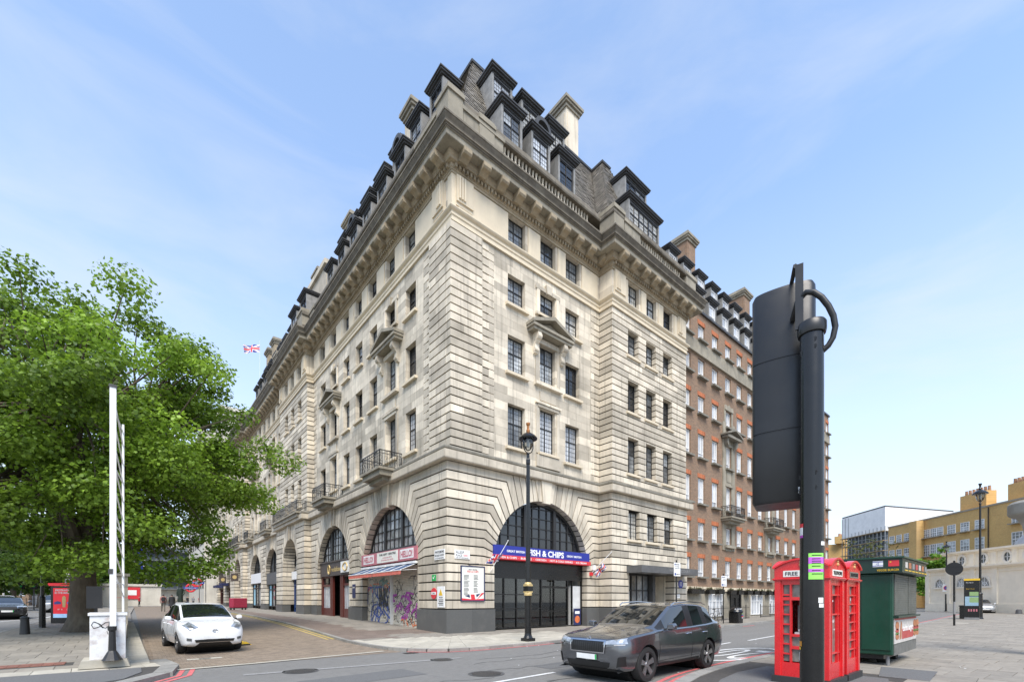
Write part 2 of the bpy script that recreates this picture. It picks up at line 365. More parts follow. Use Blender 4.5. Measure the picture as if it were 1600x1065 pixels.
def brick_mat(name, c1, c2, joint_tone, w=.225, h=.075, sx=None, along='x', dirt=.4, dcol=(.05, .04, .035)):
    m = bpy.data.materials.new(name); m.use_nodes = True; _M[name] = m; t = m.node_tree; N = t.nodes; K = t.links.new
    b = N['Principled BSDF']; b.inputs['Roughness'].default_value = .88
    g = N.new('ShaderNodeNewGeometry'); s = N.new('ShaderNodeSeparateXYZ'); K(g.outputs['Position'], s.inputs[0])
    cb = N.new('ShaderNodeCombineXYZ'); ad_ = N.new('ShaderNodeMath'); K(s.outputs[0], ad_.inputs[0]); K(s.outputs[1], ad_.inputs[1])
    K(ad_.outputs[0], cb.inputs[0]); K(s.outputs[2], cb.inputs[1])
    bt = N.new('ShaderNodeTexBrick'); bt.inputs['Color1'].default_value = (*c1, 1); bt.inputs['Color2'].default_value = (*c2, 1); bt.inputs['Mortar'].default_value = (*joint_tone, 1)
    bt.inputs['Scale'].default_value = 1; bt.inputs['Brick Width'].default_value = w; bt.inputs['Row Height'].default_value = h; bt.inputs['Mortar Size'].default_value = .008
    K(cb.outputs[0], bt.inputs['Vector'])
    n = N.new('ShaderNodeTexNoise'); n.inputs['Scale'].default_value = .5; n.inputs['Detail'].default_value = 8; K(g.outputs['Position'], n.inputs['Vector'])
    r = N.new('ShaderNodeMapRange'); r.inputs[1].default_value = .45; r.inputs[2].default_value = .8; r.inputs[4].default_value = dirt; K(n.outputs[0], r.inputs[0])
    q = N.new('ShaderNodeMix'); q.data_type = 'RGBA'; K(r.outputs[0], q.inputs[0]); K(bt.outputs[0], q.inputs[6]); q.inputs[7].default_value = (*dcol, 1)
    K(q.outputs[2], b.inputs['Base Color'])
    bp = N.new('ShaderNodeBump'); bp.inputs['Strength'].default_value = .35; bp.inputs['Distance'].default_value = .01; K(bt.outputs['Fac'], bp.inputs['Height']); bp.invert = True
    K(bp.outputs[0], b.inputs['Normal'])
brick_mat('brick', (.29, .175, .105), (.19, .12, .076), (.25, .2, .15), dcol=(.12, .082, .055))
brick_mat('brick_yellow', (.66, .41, .14), (.54, .32, .10), (.5, .37, .2), dcol=(.25, .15, .06), dirt=.25)

def glass_mat(name, tint=(.55, .58, .58), refl=.28):
    m = bpy.data.materials.new(name); m.use_nodes = True; _M[name] = m; t = m.node_tree; N = t.nodes; K = t.links.new; N.clear()
    o = N.new('ShaderNodeOutputMaterial'); a = N.new('ShaderNodeBsdfTransparent'); a.inputs[0].default_value = (*tint, 1); b = N.new('ShaderNodeBsdfGlossy'); b.inputs['Roughness'].default_value = .02
    f = N.new('ShaderNodeFresnel'); f.inputs[0].default_value = 1.5; r = N.new('ShaderNodeMath'); r.operation = 'MULTIPLY_ADD'; r.inputs[1].default_value = .9; r.inputs[2].default_value = .04
    ms = N.new('ShaderNodeMixShader'); K(f.outputs[0], r.inputs[0]); K(r.outputs[0], ms.inputs[0]); K(a.outputs[0], ms.inputs[1]); K(b.outputs[0], ms.inputs[2]); K(ms.outputs[0], o.inputs[0])
glass_mat('shop_glass'); glass_mat('lamp_glass', (.8, .82, .82))

brick_mat('sett_far', (.255, .20, .145), (.19, .15, .112), (.13, .11, .09), w=.2, h=.1, dcol=(.15, .125, .1), dirt=.35)
_t = _M['sett_far'].node_tree; _s = next(n for n in _t.nodes if n.type == 'SEPXYZ'); _c = next(n for n in _t.nodes if n.type == 'COMBXYZ')
for l in list(_c.inputs[0].links)+list(_c.inputs[1].links): _t.links.remove(l)
_t.links.new(_s.outputs[0], _c.inputs[0]); _t.links.new(_s.outputs[1], _c.inputs[1])
# ---------------------------------------------------------------- the corner building of rusticated stone
def inset(poly, g):
    k = len(poly); ar = sum(poly[i][0]*poly[(i+1)%k][1]-poly[(i+1)%k][0]*poly[i][1] for i in range(k))
    if ar < 0: poly = poly[::-1]
    out_ = []
    for i in range(k):
        p0, p1, p2 = Vector(poly[i-1]), Vector(poly[i]), Vector(poly[(i+1)%k])
        d0, d1 = (p1-p0), (p2-p1)
        if d0.length < 1e-6 or d1.length < 1e-6: continue
        d0.normalize(); d1.normalize()
        n0, n1 = Vector((-d0.y, d0.x)), Vector((-d1.y, d1.x))
        mt = n0+n1; q = mt.dot(n0)
        if q < .15: q = .15
        out_.append(tuple(p1 + mt*(g/q)))
    return out_
BLOCKS, CORE = [], MB()
def block(F, poly, n, depth, g, gv=None, jd=.06, mati=0, rect=False, core=None):
    """one stone of a wall face; poly in (s, z)"""
    if rect:
        s0, s1, z0, z1 = poly; gv = g if gv is None else gv
        if s1-s0 < .06 or z1-z0 < 2.4*g: return
        pin = [(s0+gv, z0+g), (s1-gv, z0+g), (s1-gv, z1-g), (s0+gv, z1-g)]; poly = [(s0, z0), (s1, z0), (s1, z1), (s0, z1)]
    else: pin = inset(poly, g)
    cx = sum(p[0] for p in poly)/len(poly); cz = sum(p[1] for p in poly)/len(poly)
    ar = abs(sum(poly[i][0]*poly[(i+1)%len(poly)][1]-poly[(i+1)%len(poly)][0]*poly[i][1] for i in range(len(poly))))/2
    c = F((cx, n, cz)); d = c-CAM; sc_ = ar*abs(d.normalized().dot(F.n))/d.length_squared
    BLOCKS.append((sc_, F, pin, n-depth, n, mati))
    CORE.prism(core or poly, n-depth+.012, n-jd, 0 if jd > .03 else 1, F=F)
def courses(F, s0, s1, zs, holes, n, g=.034, gv=.003, jd=.06, depth=.3, bl=1.15, x0=False, x1=False):
    for k in range(len(zs)-1):
        za, zb = zs[k], zs[k+1]
        hh = [h for h in holes if h[2] < zb-1e-4 and h[3] > za+1e-4]
        cuts = sorted({s0, s1, *[max(s0, min(s1, v)) for h in hh for v in h[:2]]})
        for a, b in zip(cuts, cuts[1:]):
            if b-a < .02: continue
            iv = [(za, zb)]
            for h in hh:
                if h[0] < b-1e-4 and h[1] > a+1e-4:
                    iv2 = []
                    for lo, hi in iv:
                        if h[2] > lo+.02: iv2.append((lo, min(hi, h[2])))
                        if h[3] < hi-.02: iv2.append((max(lo, h[3]), hi))
                    iv = [q for q in iv2 if q[1]-q[0] > .02] if h[2] < zb and h[3] > za else iv
            m_ = max(1, round((b-a)/bl))
            for lo, hi in iv:
                pts = [a] + [a+(b-a)*(i+(.18 if k % 2 else -.18)*(m_ > 1))/m_ for i in range(1, m_)] + [b]
                e = lambda v: .05 if (abs(v-s0) < .01 and x0) or (abs(v-s1) < .01 and x1) or any(abs(v-h[0]) < .01 or abs(v-h[1]) < .01 for h in hh) else 0
                dl = .05 if lo > za+.01 or any(abs(lo-h[3]) < .01 and h[0] < b and h[1] > a for h in holes) else 0
                dh = .05 if hi < zb-.01 or any(abs(hi-h[2]) < .01 and h[0] < b and h[1] > a for h in holes) else 0
                for p, q in zip(pts, pts[1:]):
                    p2, q2, l2, h2 = p+e(p), q-e(q), lo+dl, hi-dh
                    if q2-p2 < .02 or h2-l2 < .02: p2, q2, l2, h2 = p+.03, q-.03, lo+.03, hi-.03
                    block(F, (p, q, lo, hi), n, depth, g, gv, jd, rect=True, core=[(p2, l2), (q2, l2), (q2, h2), (p2, h2)])
ZJ = [7.83-.4372*k for k in range(16)]           # rusticated joints of the ground storey
TOP = 8.28
def arch_bay(F, s0, s1, c, R, zc, n, depth=.75, g=.034, x0=False, x1=False):
    kx = [2.76, 3.11, 3.39, 3.65, 3.86, 4.02, 4.11, 4.20, 4.26, 4.30]; f = R/3.55; sp = (ZJ[0]-zc)/.4372
    def side(sg, sb2, Rr):
        def joint(i):
            z = ZJ[i]
            if i < 10 and z > zc+.1:
                zp = zc+R*.78*(1-i/sp); a = math.asin((zp-zc)/R); p = (c+sg*Rr*math.cos(a), zc+Rr*math.sin(a))
                if z > p[1]+.05: return [(c+sg*min(kx[i]*f, abs(sb2-c)-.05), z), p], a
            if z > zc:
                a = math.asin(min(.999, (z-zc)/R)); return [(c+sg*Rr*math.cos(a), zc+Rr*math.sin(a))], a
            return [(c+sg*Rr, z)], 0
        res = []
        for i in range(15):
            u, au = joint(i); l, al = joint(i+1)
            arc = [(c+sg*Rr*math.cos(lerp(au, al, t)), zc+Rr*math.sin(lerp(au, al, t))) for t in (.33, .67)] if au > al+1e-3 else []
            if au > 0 and al == 0 and ZJ[i+1] < zc-.02: arc.append((c+sg*Rr, zc))
            res.append(([(sb2, ZJ[i])] + u + arc + l[::-1] + [(sb2, ZJ[i+1])], g))
        fa = [R_(x) for x in (51.3, 57.5, 63.8, 70.1, 76.4, 81.5)]
        P = lambda a: (c+sg*Rr*math.cos(a), zc+Rr*math.sin(a)); T = lambda a: (c+sg*1.23*R*math.cos(a), TOP)
        res.append(([P(fa[0]), joint(0)[0][0], (sb2, ZJ[0]), (sb2, TOP), T(fa[1]), P(fa[1])], g))
        for a, b in zip(fa[1:], fa[2:]): res.append(([P(a), T(a), T(b), P(b)], g*.8))
        return res
    for sg, sb, ex in ((-1, s0, x0), (1, s1, x1)):
        for (pl, gg), (co, _) in zip(side(sg, sb+sg*(g-.003), R), side(sg, sb-sg*.05 if ex else sb, R+.05)): block(F, pl, n, depth, gg, core=co)
    a = R_(81.5); bx = R*math.cos(a)
    block(F, [(c-bx, zc+R*math.sin(a)), (c-bx*1.5, TOP-.002), (c+bx*1.5, TOP-.002), (c+bx, zc+R*math.sin(a))], n+.07, depth, .01, jd=.02)
    block(F, [(c-bx*.5, zc+R-.12), (c-bx*.8, TOP-.004), (c+bx*.8, TOP-.004), (c+bx*.5, zc+R-.12)], n+.17, depth, .004, jd=.02)

BLD = thing('apartment_block', 'long pale stone apartment block on the street corner with slate mansard roof', 'building', (0, 0, 0))
# ground storey -------------------------------------------------------------------------------------
arch_bay(RF, 0.0, 11.05, 6.39, 3.54, 3.62, 0.0, x0=True)
arch_bay(LF, 0.76, 11.28, 6.45, 3.60, 3.52, 0.0)
arch_bay(LF, 11.29, 20.99, 15.85, 3.38, 3.74, 0.0)
arch_bay(LF, 21.0, 30.2, 25.5, 2.25, 4.87, 0.5, depth=1.2, x0=True)
arch_bay(LF, 30.2, 38.6, 34.5, 2.85, 4.25, 0.0)
arch_bay(LF, 38.61, 47.6, 42.7, 3.05, 4.05, 0.0)
arch_bay(LF, 47.6, 57.0, 51.4, 2.25, 4.87, 0.5, depth=1.2, x0=True)
arch_bay(LF, 57.0, 65.6, 61.0, 2.85, 4.25, 0.0)
arch_bay(LF, 65.61, 74.5, 69.6, 2.85, 4.25, 0.0)
# the projecting wing on the right street: no arch, three windows and an entrance
PWC = [(12.76, 13.95), (14.8, 15.99), (16.84, 18.0)]
zz = [TOP]+ZJ
courses(RF, 11.06, 19.87, zz[::-1], [(a, b, 5.53, 7.32) for a, b in PWC] + [(12.8, 18.1, 0, 3.46)], .99, depth=1.3, bl=1.5, x0=True, x1=True)
for s0, s1, n in ((.0, 2.85, .04), (9.93, 11.08, .04), (11.06, 12.8, 1.03), (18.1, 19.91, 1.03)):
    k = max(1, round((s1-s0)/1.3))
    for i in range(k):
        b = MB(RF); b.box(s0+(s1-s0)*i/k+(.003 if i else -.04), s0+(s1-s0)*(i+1)/k-.003, n-.7 if n < .5 else n-1.2, n, -.1, 1.25); b.build('plinth_slab', 'granite', BLD)
for s0, s1, n in ((.66, 2.85, .04), (10.05, 12.47, .04), (19.23, 20.96, .04), (20.96, 23.25, .54), (27.75, 30.24, .54), (30.25, 31.65, .04), (37.35, 39.65, .04), (45.75, 47.56, .04), (47.56, 49.15, .54), (53.65, 57.04, .54), (57.05, 58.2, .04), (63.8, 66.8, .04)):
    k = max(1, round((s1-s0)/1.2))
    for i in range(k):
        b = MB(LF); b.box(s0+(s1-s0)*i/k+.003, s0+(s1-s0)*(i+1)/k-.003, n-.7, n, -.1, 1.25); b.build('plinth_slab', 'granite', BLD)
# upper storeys --------------------------------------------------------------------------------------
ROWS = [(9.7, 11.97), (13.6, 15.55), (17.15, 18.72)]; MROWS = [(9.86, 12.33), (13.72, 15.85), (17.5, 18.82)]
ZU = 19.6; QZ = [ZU-.3925*k for k in range(28)][::-1]      # quoin courses, 9.0 .. 19.6
marks = [9.0, 9.7, 11.97, 13.6, 15.55, 17.15, 18.72, 19.6]; AZ = []
for a, b in zip(marks, marks[1:]):
    k = max(1, round((b-a)/.42)); AZ += [a+(b-a)*i/k for i in range(k)]
AZ.append(19.6)
RC = [(3.72, 4.92, 0), (6.02, 7.22, 1), (8.06, 9.24, 0)]
LC = [(3.57, 4.75, 0), (6.0, 7.2, 1), (8.55, 9.67, 0), (10.87, 12.03, 0), (13.17, 14.32, 0), (15.72, 16.9, 1), (18.19, 19.44, 0)]
LC2 = [(31.9+2.25*i, 33.0+2.25*i, 1 if i in (1, 5) else 0) for i in range(7)]
LC3 = [(58.6+2.25*i, 59.7+2.25*i, 1 if i in (1, 5) else 0) for i in range(7)]
def colholes(cols): return [(a, b, z0, z1) for a, b, m_ in cols for z0, z1 in (MROWS if m_ else ROWS)]
def ragged_end(F, s, sg, n):
    for k in range(len(QZ)-1):
        e = s+sg*(.80 if k % 2 else .46); block(F, (min(s, e), max(s, e), QZ[k], QZ[k+1]), n, .3, .034, .003, rect=True)
def upper(F, s0, s1, cols, n, r0=True, r1=True):
    # ragged toothing beside a quoin, plain ashlar between; ashlar starts where the long teeth end
    a0 = s0+.80 if r0 else s0; a1 = s1-.80 if r1 else s1
    if r0: ragged_end(F, s0, 1, n)
    if r1: ragged_end(F, s1, -1, n)
    courses(F, a0, a1, AZ, colholes(cols), n, g=.004, gv=.003, jd=.010, depth=.55, bl=1.0)
    for k in range(0, len(QZ)-1, 2):                        # fill beside the short teeth
        if r0: block(F, (s0+.46, a0, QZ[k], QZ[k+1]), n-.002, .3, .004, .003, .010, rect=True)
        if r1: block(F, (a1, s1-.46, QZ[k], QZ[k+1]), n-.002, .3, .004, .003, .010, rect=True)
courses(RF, .16, 2.02, QZ, [], .07, depth=.4, bl=.93, x0=True)
courses(LF, .345, 1.95, QZ, [], -.16, depth=.4, bl=.9)
upper(RF, 2.02, 11.1, RC, -.02); upper(LF, 1.95, 21.15, LC, -.30)
courses(RF, 11.12, 19.75, QZ, [(a, b, z0, z1) for a, b in ((12.72, 13.84), (14.7, 15.83), (16.72, 17.84)) for z0, z1 in ROWS], .98, depth=1.3, bl=1.4, x0=True, x1=True)
courses(LF, 21.15, 30.0, QZ, [(a, b, z0, z1) for a, b in ((22.8, 23.85), (25.0, 26.05), (27.05, 28.1)) for z0, z1 in ROWS], .23, depth=.8, bl=1.4, x0=True)
upper(LF, 30.0, 47.7, LC2, -.30)
courses(LF, 47.7, 56.8, QZ, [(a, b, z0, z1) for a, b in ((49.5, 50.55), (51.7, 52.75), (53.8, 54.85)) for z0, z1 in ROWS], .23, depth=.8, bl=1.4, x0=True)
upper(LF, 56.8, 75, LC3, -.30)
PW = [(12.72, 13.84), (14.7, 15.83), (16.72, 17.84)]; PL = [(22.8, 23.85), (25.0, 26.05), (27.05, 28.1)]; PL2 = [(49.5, 50.55), (51.7, 52.75), (53.8, 54.85)]
# frieze storey ---------------------------------------------------------------------------------------
FZ = (20.36, 21.84)
def fcols(cols, w=1.24): return [((a+b)/2-w/2, (a+b)/2+w/2) for a, b, *_ in cols]
def frieze(F, s0, s1, cols, n, e0=True, e1=True, dp=.36):
    cs = fcols(cols); h = [(a, b, *FZ) for a, b in cs]
    courses(F, s0, s1, [19.62, 20.0, FZ[0], 20.86, 21.35, FZ[1], 21.9], h, n, g=.004, gv=.003, jd=.010, depth=max(dp, .5), bl=1.1)
    ed = [s0+(.2 if e0 else .02)] + [v for a, b in cs for v in (a, b)] + [s1-(.2 if e1 else .02)]
    for i in range(0, len(ed), 2):
        a, b = ed[i]+(.30 if i else 0), ed[i+1]-(.0)
        if i: a = ed[i]+.18
        m = MB(F); m.box(a, b, n-.01, n+.055, 20.36, 21.80); m.build('frieze_panel', 'stone_clean', BLD)
def bracket(F, s, n, w=.95):
    m = MB(F); m.box(s, s+w, n-.01, n+.12, 20.62, 21.86)
    for i in range(3): m.box(s+.1+i*.14, s+.19+i*.14, n+.115, n+.19, 20.75, 21.8)
    m.prism([(s, 20.62), (s+w, 20.62), (s+w, 20.45), (s, 20.45)], n-.01, n+.05); m.build('frieze_bracket', 'stone_clean', BLD)
frieze(RF, .45, 11.1, RC, -.02); frieze(LF, .36, 21.15, LC, -.30); frieze(RF, 11.12, 19.75, PW, .98, dp=1.2); frieze(LF, 21.15, 30.0, PL, .23, dp=.8)
frieze(LF, 30.0, 47.7, LC2, -.3); frieze(LF, 47.7, 56.8, PL2, .23, dp=.8); frieze(LF, 56.8, 75, LC3, -.3)
m = MB(); m.box(.26, .5, -.02, .345, 19.62, 21.9); m.build('corner_pier', 'stone_clean', BLD)
bracket(RF, .5, .0); bracket(RF, 11.3, .98, 1.05); bracket(RF, 18.5, .98, 1.05); bracket(LF, .62, -.24); bracket(LF, 21.3, .23); bracket(LF, 28.9, .23, .9)
# mouldings swept round the plan ----------------------------------------------------------------------
UP = [(.3, 75), (.3, 56.8), (-.23, 56.8), (-.23, 47.7), (.3, 47.7), (.3, 30.0), (-.23, 30.0), (-.23, 21.15), (.3, 21.15), (.3, .02), (11.12, .02), (11.12, -.98), (19.75, -.98), (19.75, 12)]
GP = [(0, 75), (0, 57), (-.5, 57), (-.5, 47.6), (0, 47.6), (0, 30.2), (-.5, 30.2), (-.5, 21), (0, 21), (0, 0), (11.06, 0), (11.06, -.99), (19.87, -.99), (19.87, 12)]
m = MB(); m.sweep(GP, [(-.4, 8.285), (.30, 8.285), (.32, 8.33), (.32, 8.68), (.26, 8.70), (-.4, 8.70)]); m.build('string_course', 'stone', BLD)
m = MB(); m.sweep(GP, [(-.4, 8.702), (.20, 8.702), (.27, 8.76), (.27, 8.85), (.20, 8.92), (.02, 8.98), (-.4, 9.0)]); m.build('string_course_roll', 'stone_dark', BLD)
m = MB(); m.sweep(UP, [(-.5, 19.602), (.10, 19.602), (.10, 19.64), (.045, 19.66), (.045, 19.86), (.09, 19.90), (.09, 19.98), (.06, 20.0), (.06, 20.08), (.16, 20.14), (.20, 20.20), (.20, 20.25), (.05, 20.30), (-.5, 20.30)]); m.build('frieze_sill_moulding', 'stone_clean', BLD)
m = MB(); m.sweep(UP, [(-.6, 21.86), (.07, 21.86), (.07, 21.98), (.10, 21.985), (.10, 22.05), (.13, 22.06), (.13, 22.26), (.30, 22.27), (.33, 22.38), (.37, 22.42), (.37, 22.60), (-.6, 22.60)]); m.build('architrave', 'stone_brown', BLD)
m = MB(); m.sweep(UP, [(-.6, 22.602), (.80, 22.602), (.82, 22.63), (.82, 22.84), (.88, 22.86), (-.6, 22.86)]); m.build('cornice_corona', 'stone_sooty', BLD)
m = MB(); m.sweep(UP, [(-.6, 22.862), (.87, 22.862), (.87, 22.90), (.91, 22.91), (.91, 22.96), (.97, 22.98), (.97, 23.03), (.92, 23.05), (.95, 23.14), (1.04, 23.27), (1.05, 23.31), (1.08, 23.315), (1.08, 23.40), (1.05, 23.45), (.2, 23.56), (-.6, 23.58)]); m.build('cornice_gutter', 'stone_black', BLD)
den = MB()
def seg_iter(path, off, pitch, end=.3):
    for i in range(len(path)-1):
        p, q = Vector(path[i]), Vector(path[i+1]); d = q-p; Ln = d.length
        if Ln < 2: continue
        d.normalize(); nn = Vector((d.y, -d.x)); k = int((Ln-2*end)/pitch)
        for j in range(k+1):
            t = end+(Ln-2*end)*j/k; yield p+d*t, d, nn
mod = MB(Frame((0, 0, 0), (1, 0, 0), (0, -1, 0)))
mod.prism([(0, 22.6), (0, 22.24), (.12, 22.20), (.30, 22.32), (.48, 22.34), (.54, 22.42), (.54, 22.6)], -.22, .22, F=Frame((0, 0, 0), (0, -1, 0), (1, 0, 0)))
mod_o = None
for p, d, nn in seg_iter(UP[:13], 0, 1.055, .35):
    fr = Frame((p.x, p.y, 0), (d.x, d.y, 0), (nn.x, nn.y, 0))
    if p.y > 50: continue
    if mod_o is None: mod_o = mod.build('modillion', 'stone_brown', BLD); o = mod_o
    else: o = mod_o.copy(); C.objects.link(o)
    ang = math.atan2(nn.y, nn.x)+math.pi/2; o.location = (p.x+nn.x*.33, p.y+nn.y*.33, 0); o.rotation_euler = (0, 0, ang)
for p, d, nn in seg_iter(UP[4:13], 0, .21, .1):
    den.box(-.055, .055, .125, .25, 22.07, 22.25, F=Frame((p.x, p.y, 0), (d.x, d.y, 0), (nn.x, nn.y, 0)))
den.build('dentil_course', 'stone_brown', BLD, kind='stuff')
# parapet ---------------------------------------------------------------------------------------------
m = MB(); m.sweep(UP, [(-.2, 23.5), (.50, 23.5), (.50, 23.92), (.46, 23.95), (-.2, 23.95)]); m.build('parapet_base', 'stone_black', BLD)
m = MB(); m.sweep(UP, [(-.05, 24.72), (.52, 24.72), (.55, 24.80), (.52, 25.02), (.44, 25.05), (.40, 25.22), (-.05, 25.25)]); m.build('parapet_rail', 'stone_black', BLD)
m = MB(); m.sweep(UP, [(-.60, 23.5), (-.35, 23.5), (-.35, 25.2), (-.60, 25.2)]); m.build('parapet_back', 'stone_dark', BLD)
bal = MB()
for p, d, nn in seg_iter(UP[2:13], 0, .24, 1.5):
    q = p+nn*.28
    bal.lathe([(.06, 23.94), (.05, 24.02), (.085, 24.2), (.045, 24.45), (.07, 24.62), (.07, 24.73)], (q.x, q.y, 0), 6)
bal.build('balusters', 'stone', BLD, kind='stuff')
for (x0, x1, y0, y1, h) in ((-.22, .5, .55, 2.6, 24.9), (.6, 3.0, -.50, .2, 24.9), (-.26, .55, -.55, .5, 25.3), (1.5, 2.4, -.55, .25, 25.1), (10.65, 11.6, -1.5, -.4, 25.3), (11.7, 13.3, -1.48, -.8, 25.0), (18.9, 20.2, -1.48, -.8, 25.1), (-.22, .5, 19.4, 20.5, 25.1), (-.76, .0, 20.7, 22.0, 25.3), (-.74, .0, 29.0, 30.4, 25.3)):
    m = MB(); m.box(x0, x1, y0, y1, 23.56, h-.3); m.box(x0-.07, x1+.07, y0-.07, y1+.07, h-.3, h-.12); m.box(x0-.02, x1+.02, y0-.02, y1+.02, h-.12, h); m.build('parapet_pedestal', 'stone_sooty', BLD)
# mansard of slates ------------------------------------------------------------------------------------
Z0, Z1, N0, N1 = 25.1, 33.6, -.55, -3.95
m = MB(); m.sweep(UP, [(N0-.12, Z0), (N0-.05, Z0), (N1-.05, Z1), (N1-.12, Z1)]); m.build('roof_deck', 'slate', BLD)
m = MB(); m.sweep(UP, [(N1-.2, Z1-.03), (N1+.12, Z1-.03), (N1+.14, Z1+.10), (N1-.2, Z1+.14)]); m.build('ridge_flashing', 'lead', BLD)
m = MB(); m.slab([(4.2, 3.9), (4.2, 80), (15.6, 80), (15.6, 3.9)], Z1-.4, Z1-.06); m.build('flat_roof', 'lead', BLD)
def offpath(path, n):
    out_ = []
    for i in range(len(path)):
        p = Vector(path[i]); d0 = (p-Vector(path[i-1])).normalized() if i else None; d1 = (Vector(path[i+1])-p).normalized() if i < len(path)-1 else None
        d0 = d0 or d1; d1 = d1 or d0; n0 = Vector((d0.y, -d0.x)); n1 = Vector((d1.y, -d1.x)); mt = n0+n1; mt = mt/mt.dot(n0); out_.append(p+mt*n)
    return out_
bp_, tp_ = offpath(UP, N0), offpath(UP, N1); sl_ = MB(); nrow = 40
for i in range(len(UP)-1):
    if UP[i][1] > 60: continue
    d = (Vector(UP[i+1])-Vector(UP[i])); d.normalize(); nn = Vector((d.y, -d.x))
    for k in range(nrow):
        t0, t1 = k/nrow, (k+1.25)/nrow
        a = bp_[i].lerp(tp_[i], t0); b = bp_[i+1].lerp(tp_[i+1], t0); z = lerp(Z0, Z1, t0); z2 = lerp(Z0, Z1, t1); nn_ = (N1-N0)*(t1-t0)
        Ln = (b-a).dot(d)
        if Ln < .1: continue
        x = -random.random()*.3
        while x < Ln:
            w_ = .26+.1*random.random(); u0, u1 = max(0, x), min(Ln, x+w_-.012); x += w_
            if u1-u0 < .03: continue
            lift = .035+.02*random.random(); p0, p1 = a+d*u0+nn*lift, a+d*u1+nn*lift; q1, q0 = a+d*u1+nn*(nn_+.004), a+d*u0+nn*(nn_+.004)
            dz = random.uniform(-.02, .02)
            sl_.add([(p0.x, p0.y, z+dz), (p1.x, p1.y, z+dz), (q1.x, q1.y, z2), (q0.x, q0.y, z2), (p0.x-nn.x*.05, p0.y-nn.y*.05, z+dz), (p1.x-nn.x*.05, p1.y-nn.y*.05, z+dz)], [(0, 1, 2, 3), (4, 5, 1, 0)])
sl_.build('roof_slates', 'slate', BLD, kind='stuff')
# emit stones ------------------------------------------------------------------------------------------
CORE.build('wall_core', ['joint_tone', 'stone'], BLD)
BLOCKS.sort(key=lambda q: -q[0]); rest = MB()
for i, (s_, F, pin, n0, n1, mi) in enumerate(BLOCKS):
    if i < 295:
        q = MB(F); q.prism(pin, n0, n1); q.build('stone_block', 'stone', BLD)
    else: rest.prism(pin, n0, n1, F=F)
rest.build('smaller_stonework', 'stone', BLD, kind='stuff')
# ---------------------------------------------------------------- windows, doors and roof parts of the corner building
_wp = {}
def window(parent, F, s, n, z, w_, h, style='leaded', sill=True, name='window', glass=None):
    """copies one prototype per size; window > pane"""
    rz = 0 if F.flip else -math.pi/2
    if glass is None and style == 'leaded': glass = random.choice(('glass', 'glass', 'glass', 'glass_blind', 'glass_dark', 'glass_net'))
    key = (round(w_, 2), round(h, 2), style, glass)
    if key not in _wp:
        f = MB(); e = .05; panes = []
        if style == 'leaded':
            t = h*.60; a = w_/2
            for x in (-a, a-e): f.box(x, x+e, -.03, .05, 0, h)
            for zz_ in (0, h-e, t-e/2): f.box(-a+e, a-e, -.03, .05, zz_, zz_+e)
            for q0, q1 in ((e, t-e/2), (t+e/2, h-e)): f.box(-e/2, e/2, -.032, .05, q0, q1)
            cells = [(-a+e, -e/2, e, t-e/2), (e/2, a-e, e, t-e/2), (-a+e, -e/2, t+e/2, h-e), (e/2, a-e, t+e/2, h-e)]
            for x0, x1, z0, z1 in cells:
                k = max(1, round((z1-z0)/.24))
                for i in range(1, k): f.box(x0, x1, .004, .012, z0+(z1-z0)*i/k-.008, z0+(z1-z0)*i/k+.008)
                for i in (1, 2): f.box(x0+(x1-x0)*i/3-.008, x0+(x1-x0)*i/3+.008, .005, .013, z0, z1)
            fm = 'steel_frame'; gm = glass or 'glass'
        elif style == 'white':
            a = w_/2; e = .07
            for x in (-a, a-e): f.box(x, x+e, -.04, .05, 0, h)
            t = h*.24
            for zz_ in (0, h-e): f.box(-a+e, a-e, -.04, .05, zz_, zz_+e)
            f.box(-a+e, a-e, -.03, .05, t, t+.055); f.box(a-.36, a-.31, -.035, .05, t+.055, h-e)
            cells = [(-a+e, a-e, e, t), (-a+e, a-.36, t+.055, h-e), (a-.31, a-e, t+.055, h-e)]
            fm = 'white_frame'; gm = glass or 'glass_net'
        else:   # sash with glazing bars
            a = w_/2; e = .07
            for x in (-a, a-e): f.box(x, x+e, -.04, .05, 0, h)
            for zz_ in (0, h/2-e/2, h-e): f.box(-a+e, a-e, -.04, .05, zz_, zz_+e)
            for i in (1, 2): f.box(-a+w_*i/3-.02, -a+w_*i/3+.02, -.02, .04, e, h-e)
            for zz_ in (h*.25, h*.75): f.box(-a+e, a-e, -.018, .04, zz_-.02, zz_+.02)
            cells = [(-a+e, a-e, e, h/2-e/2), (-a+e, a-e, h/2+e/2, h-e)]
            fm = 'white_frame'; gm = glass or 'glass'
        fo = f.build(name, fm)
        for c_ in cells:
            p = MB(); p.box(c_[0]-.005, c_[1]+.005, .014, .024, c_[2]-.005, c_[3]+.005); po = p.build('pane', gm, fo)
        _wp[key] = fo; o = fo
    else: o = copy_tree(_wp[key])
    o.parent = parent; place(o, F((s, n, z)), rz)
    if sill:
        sw = w_+.34; k2 = ('sill', round(sw, 2), F.flip, sill)
        b = MB(); b.box(-sw/2, sw/2, -.45, .02, -.14, -.002) if k2 not in _wp else None
        if k2 not in _wp: _wp[k2] = b.build('sill', sill if isinstance(sill, str) else 'stone_clean', parent); so_ = _wp[k2]
        else: so_ = _wp[k2].copy(); C.objects.link(so_); so_.parent = parent
        place(so_, F((s, n, z)), rz)
    return o
for F, cols, n in ((RF, RC, -.02), (LF, LC, -.30), (LF, LC2, -.30)):
    for a, b, m_ in cols:
        for z0, z1 in (MROWS if m_ else ROWS): window(BLD, F, (a+b)/2, n-(.27 if F.flip else .29), z0, b-a, z1-z0)
        window(BLD, F, (a+b)/2, n-.27, FZ[0], 1.24, FZ[1]-FZ[0], sill=False)
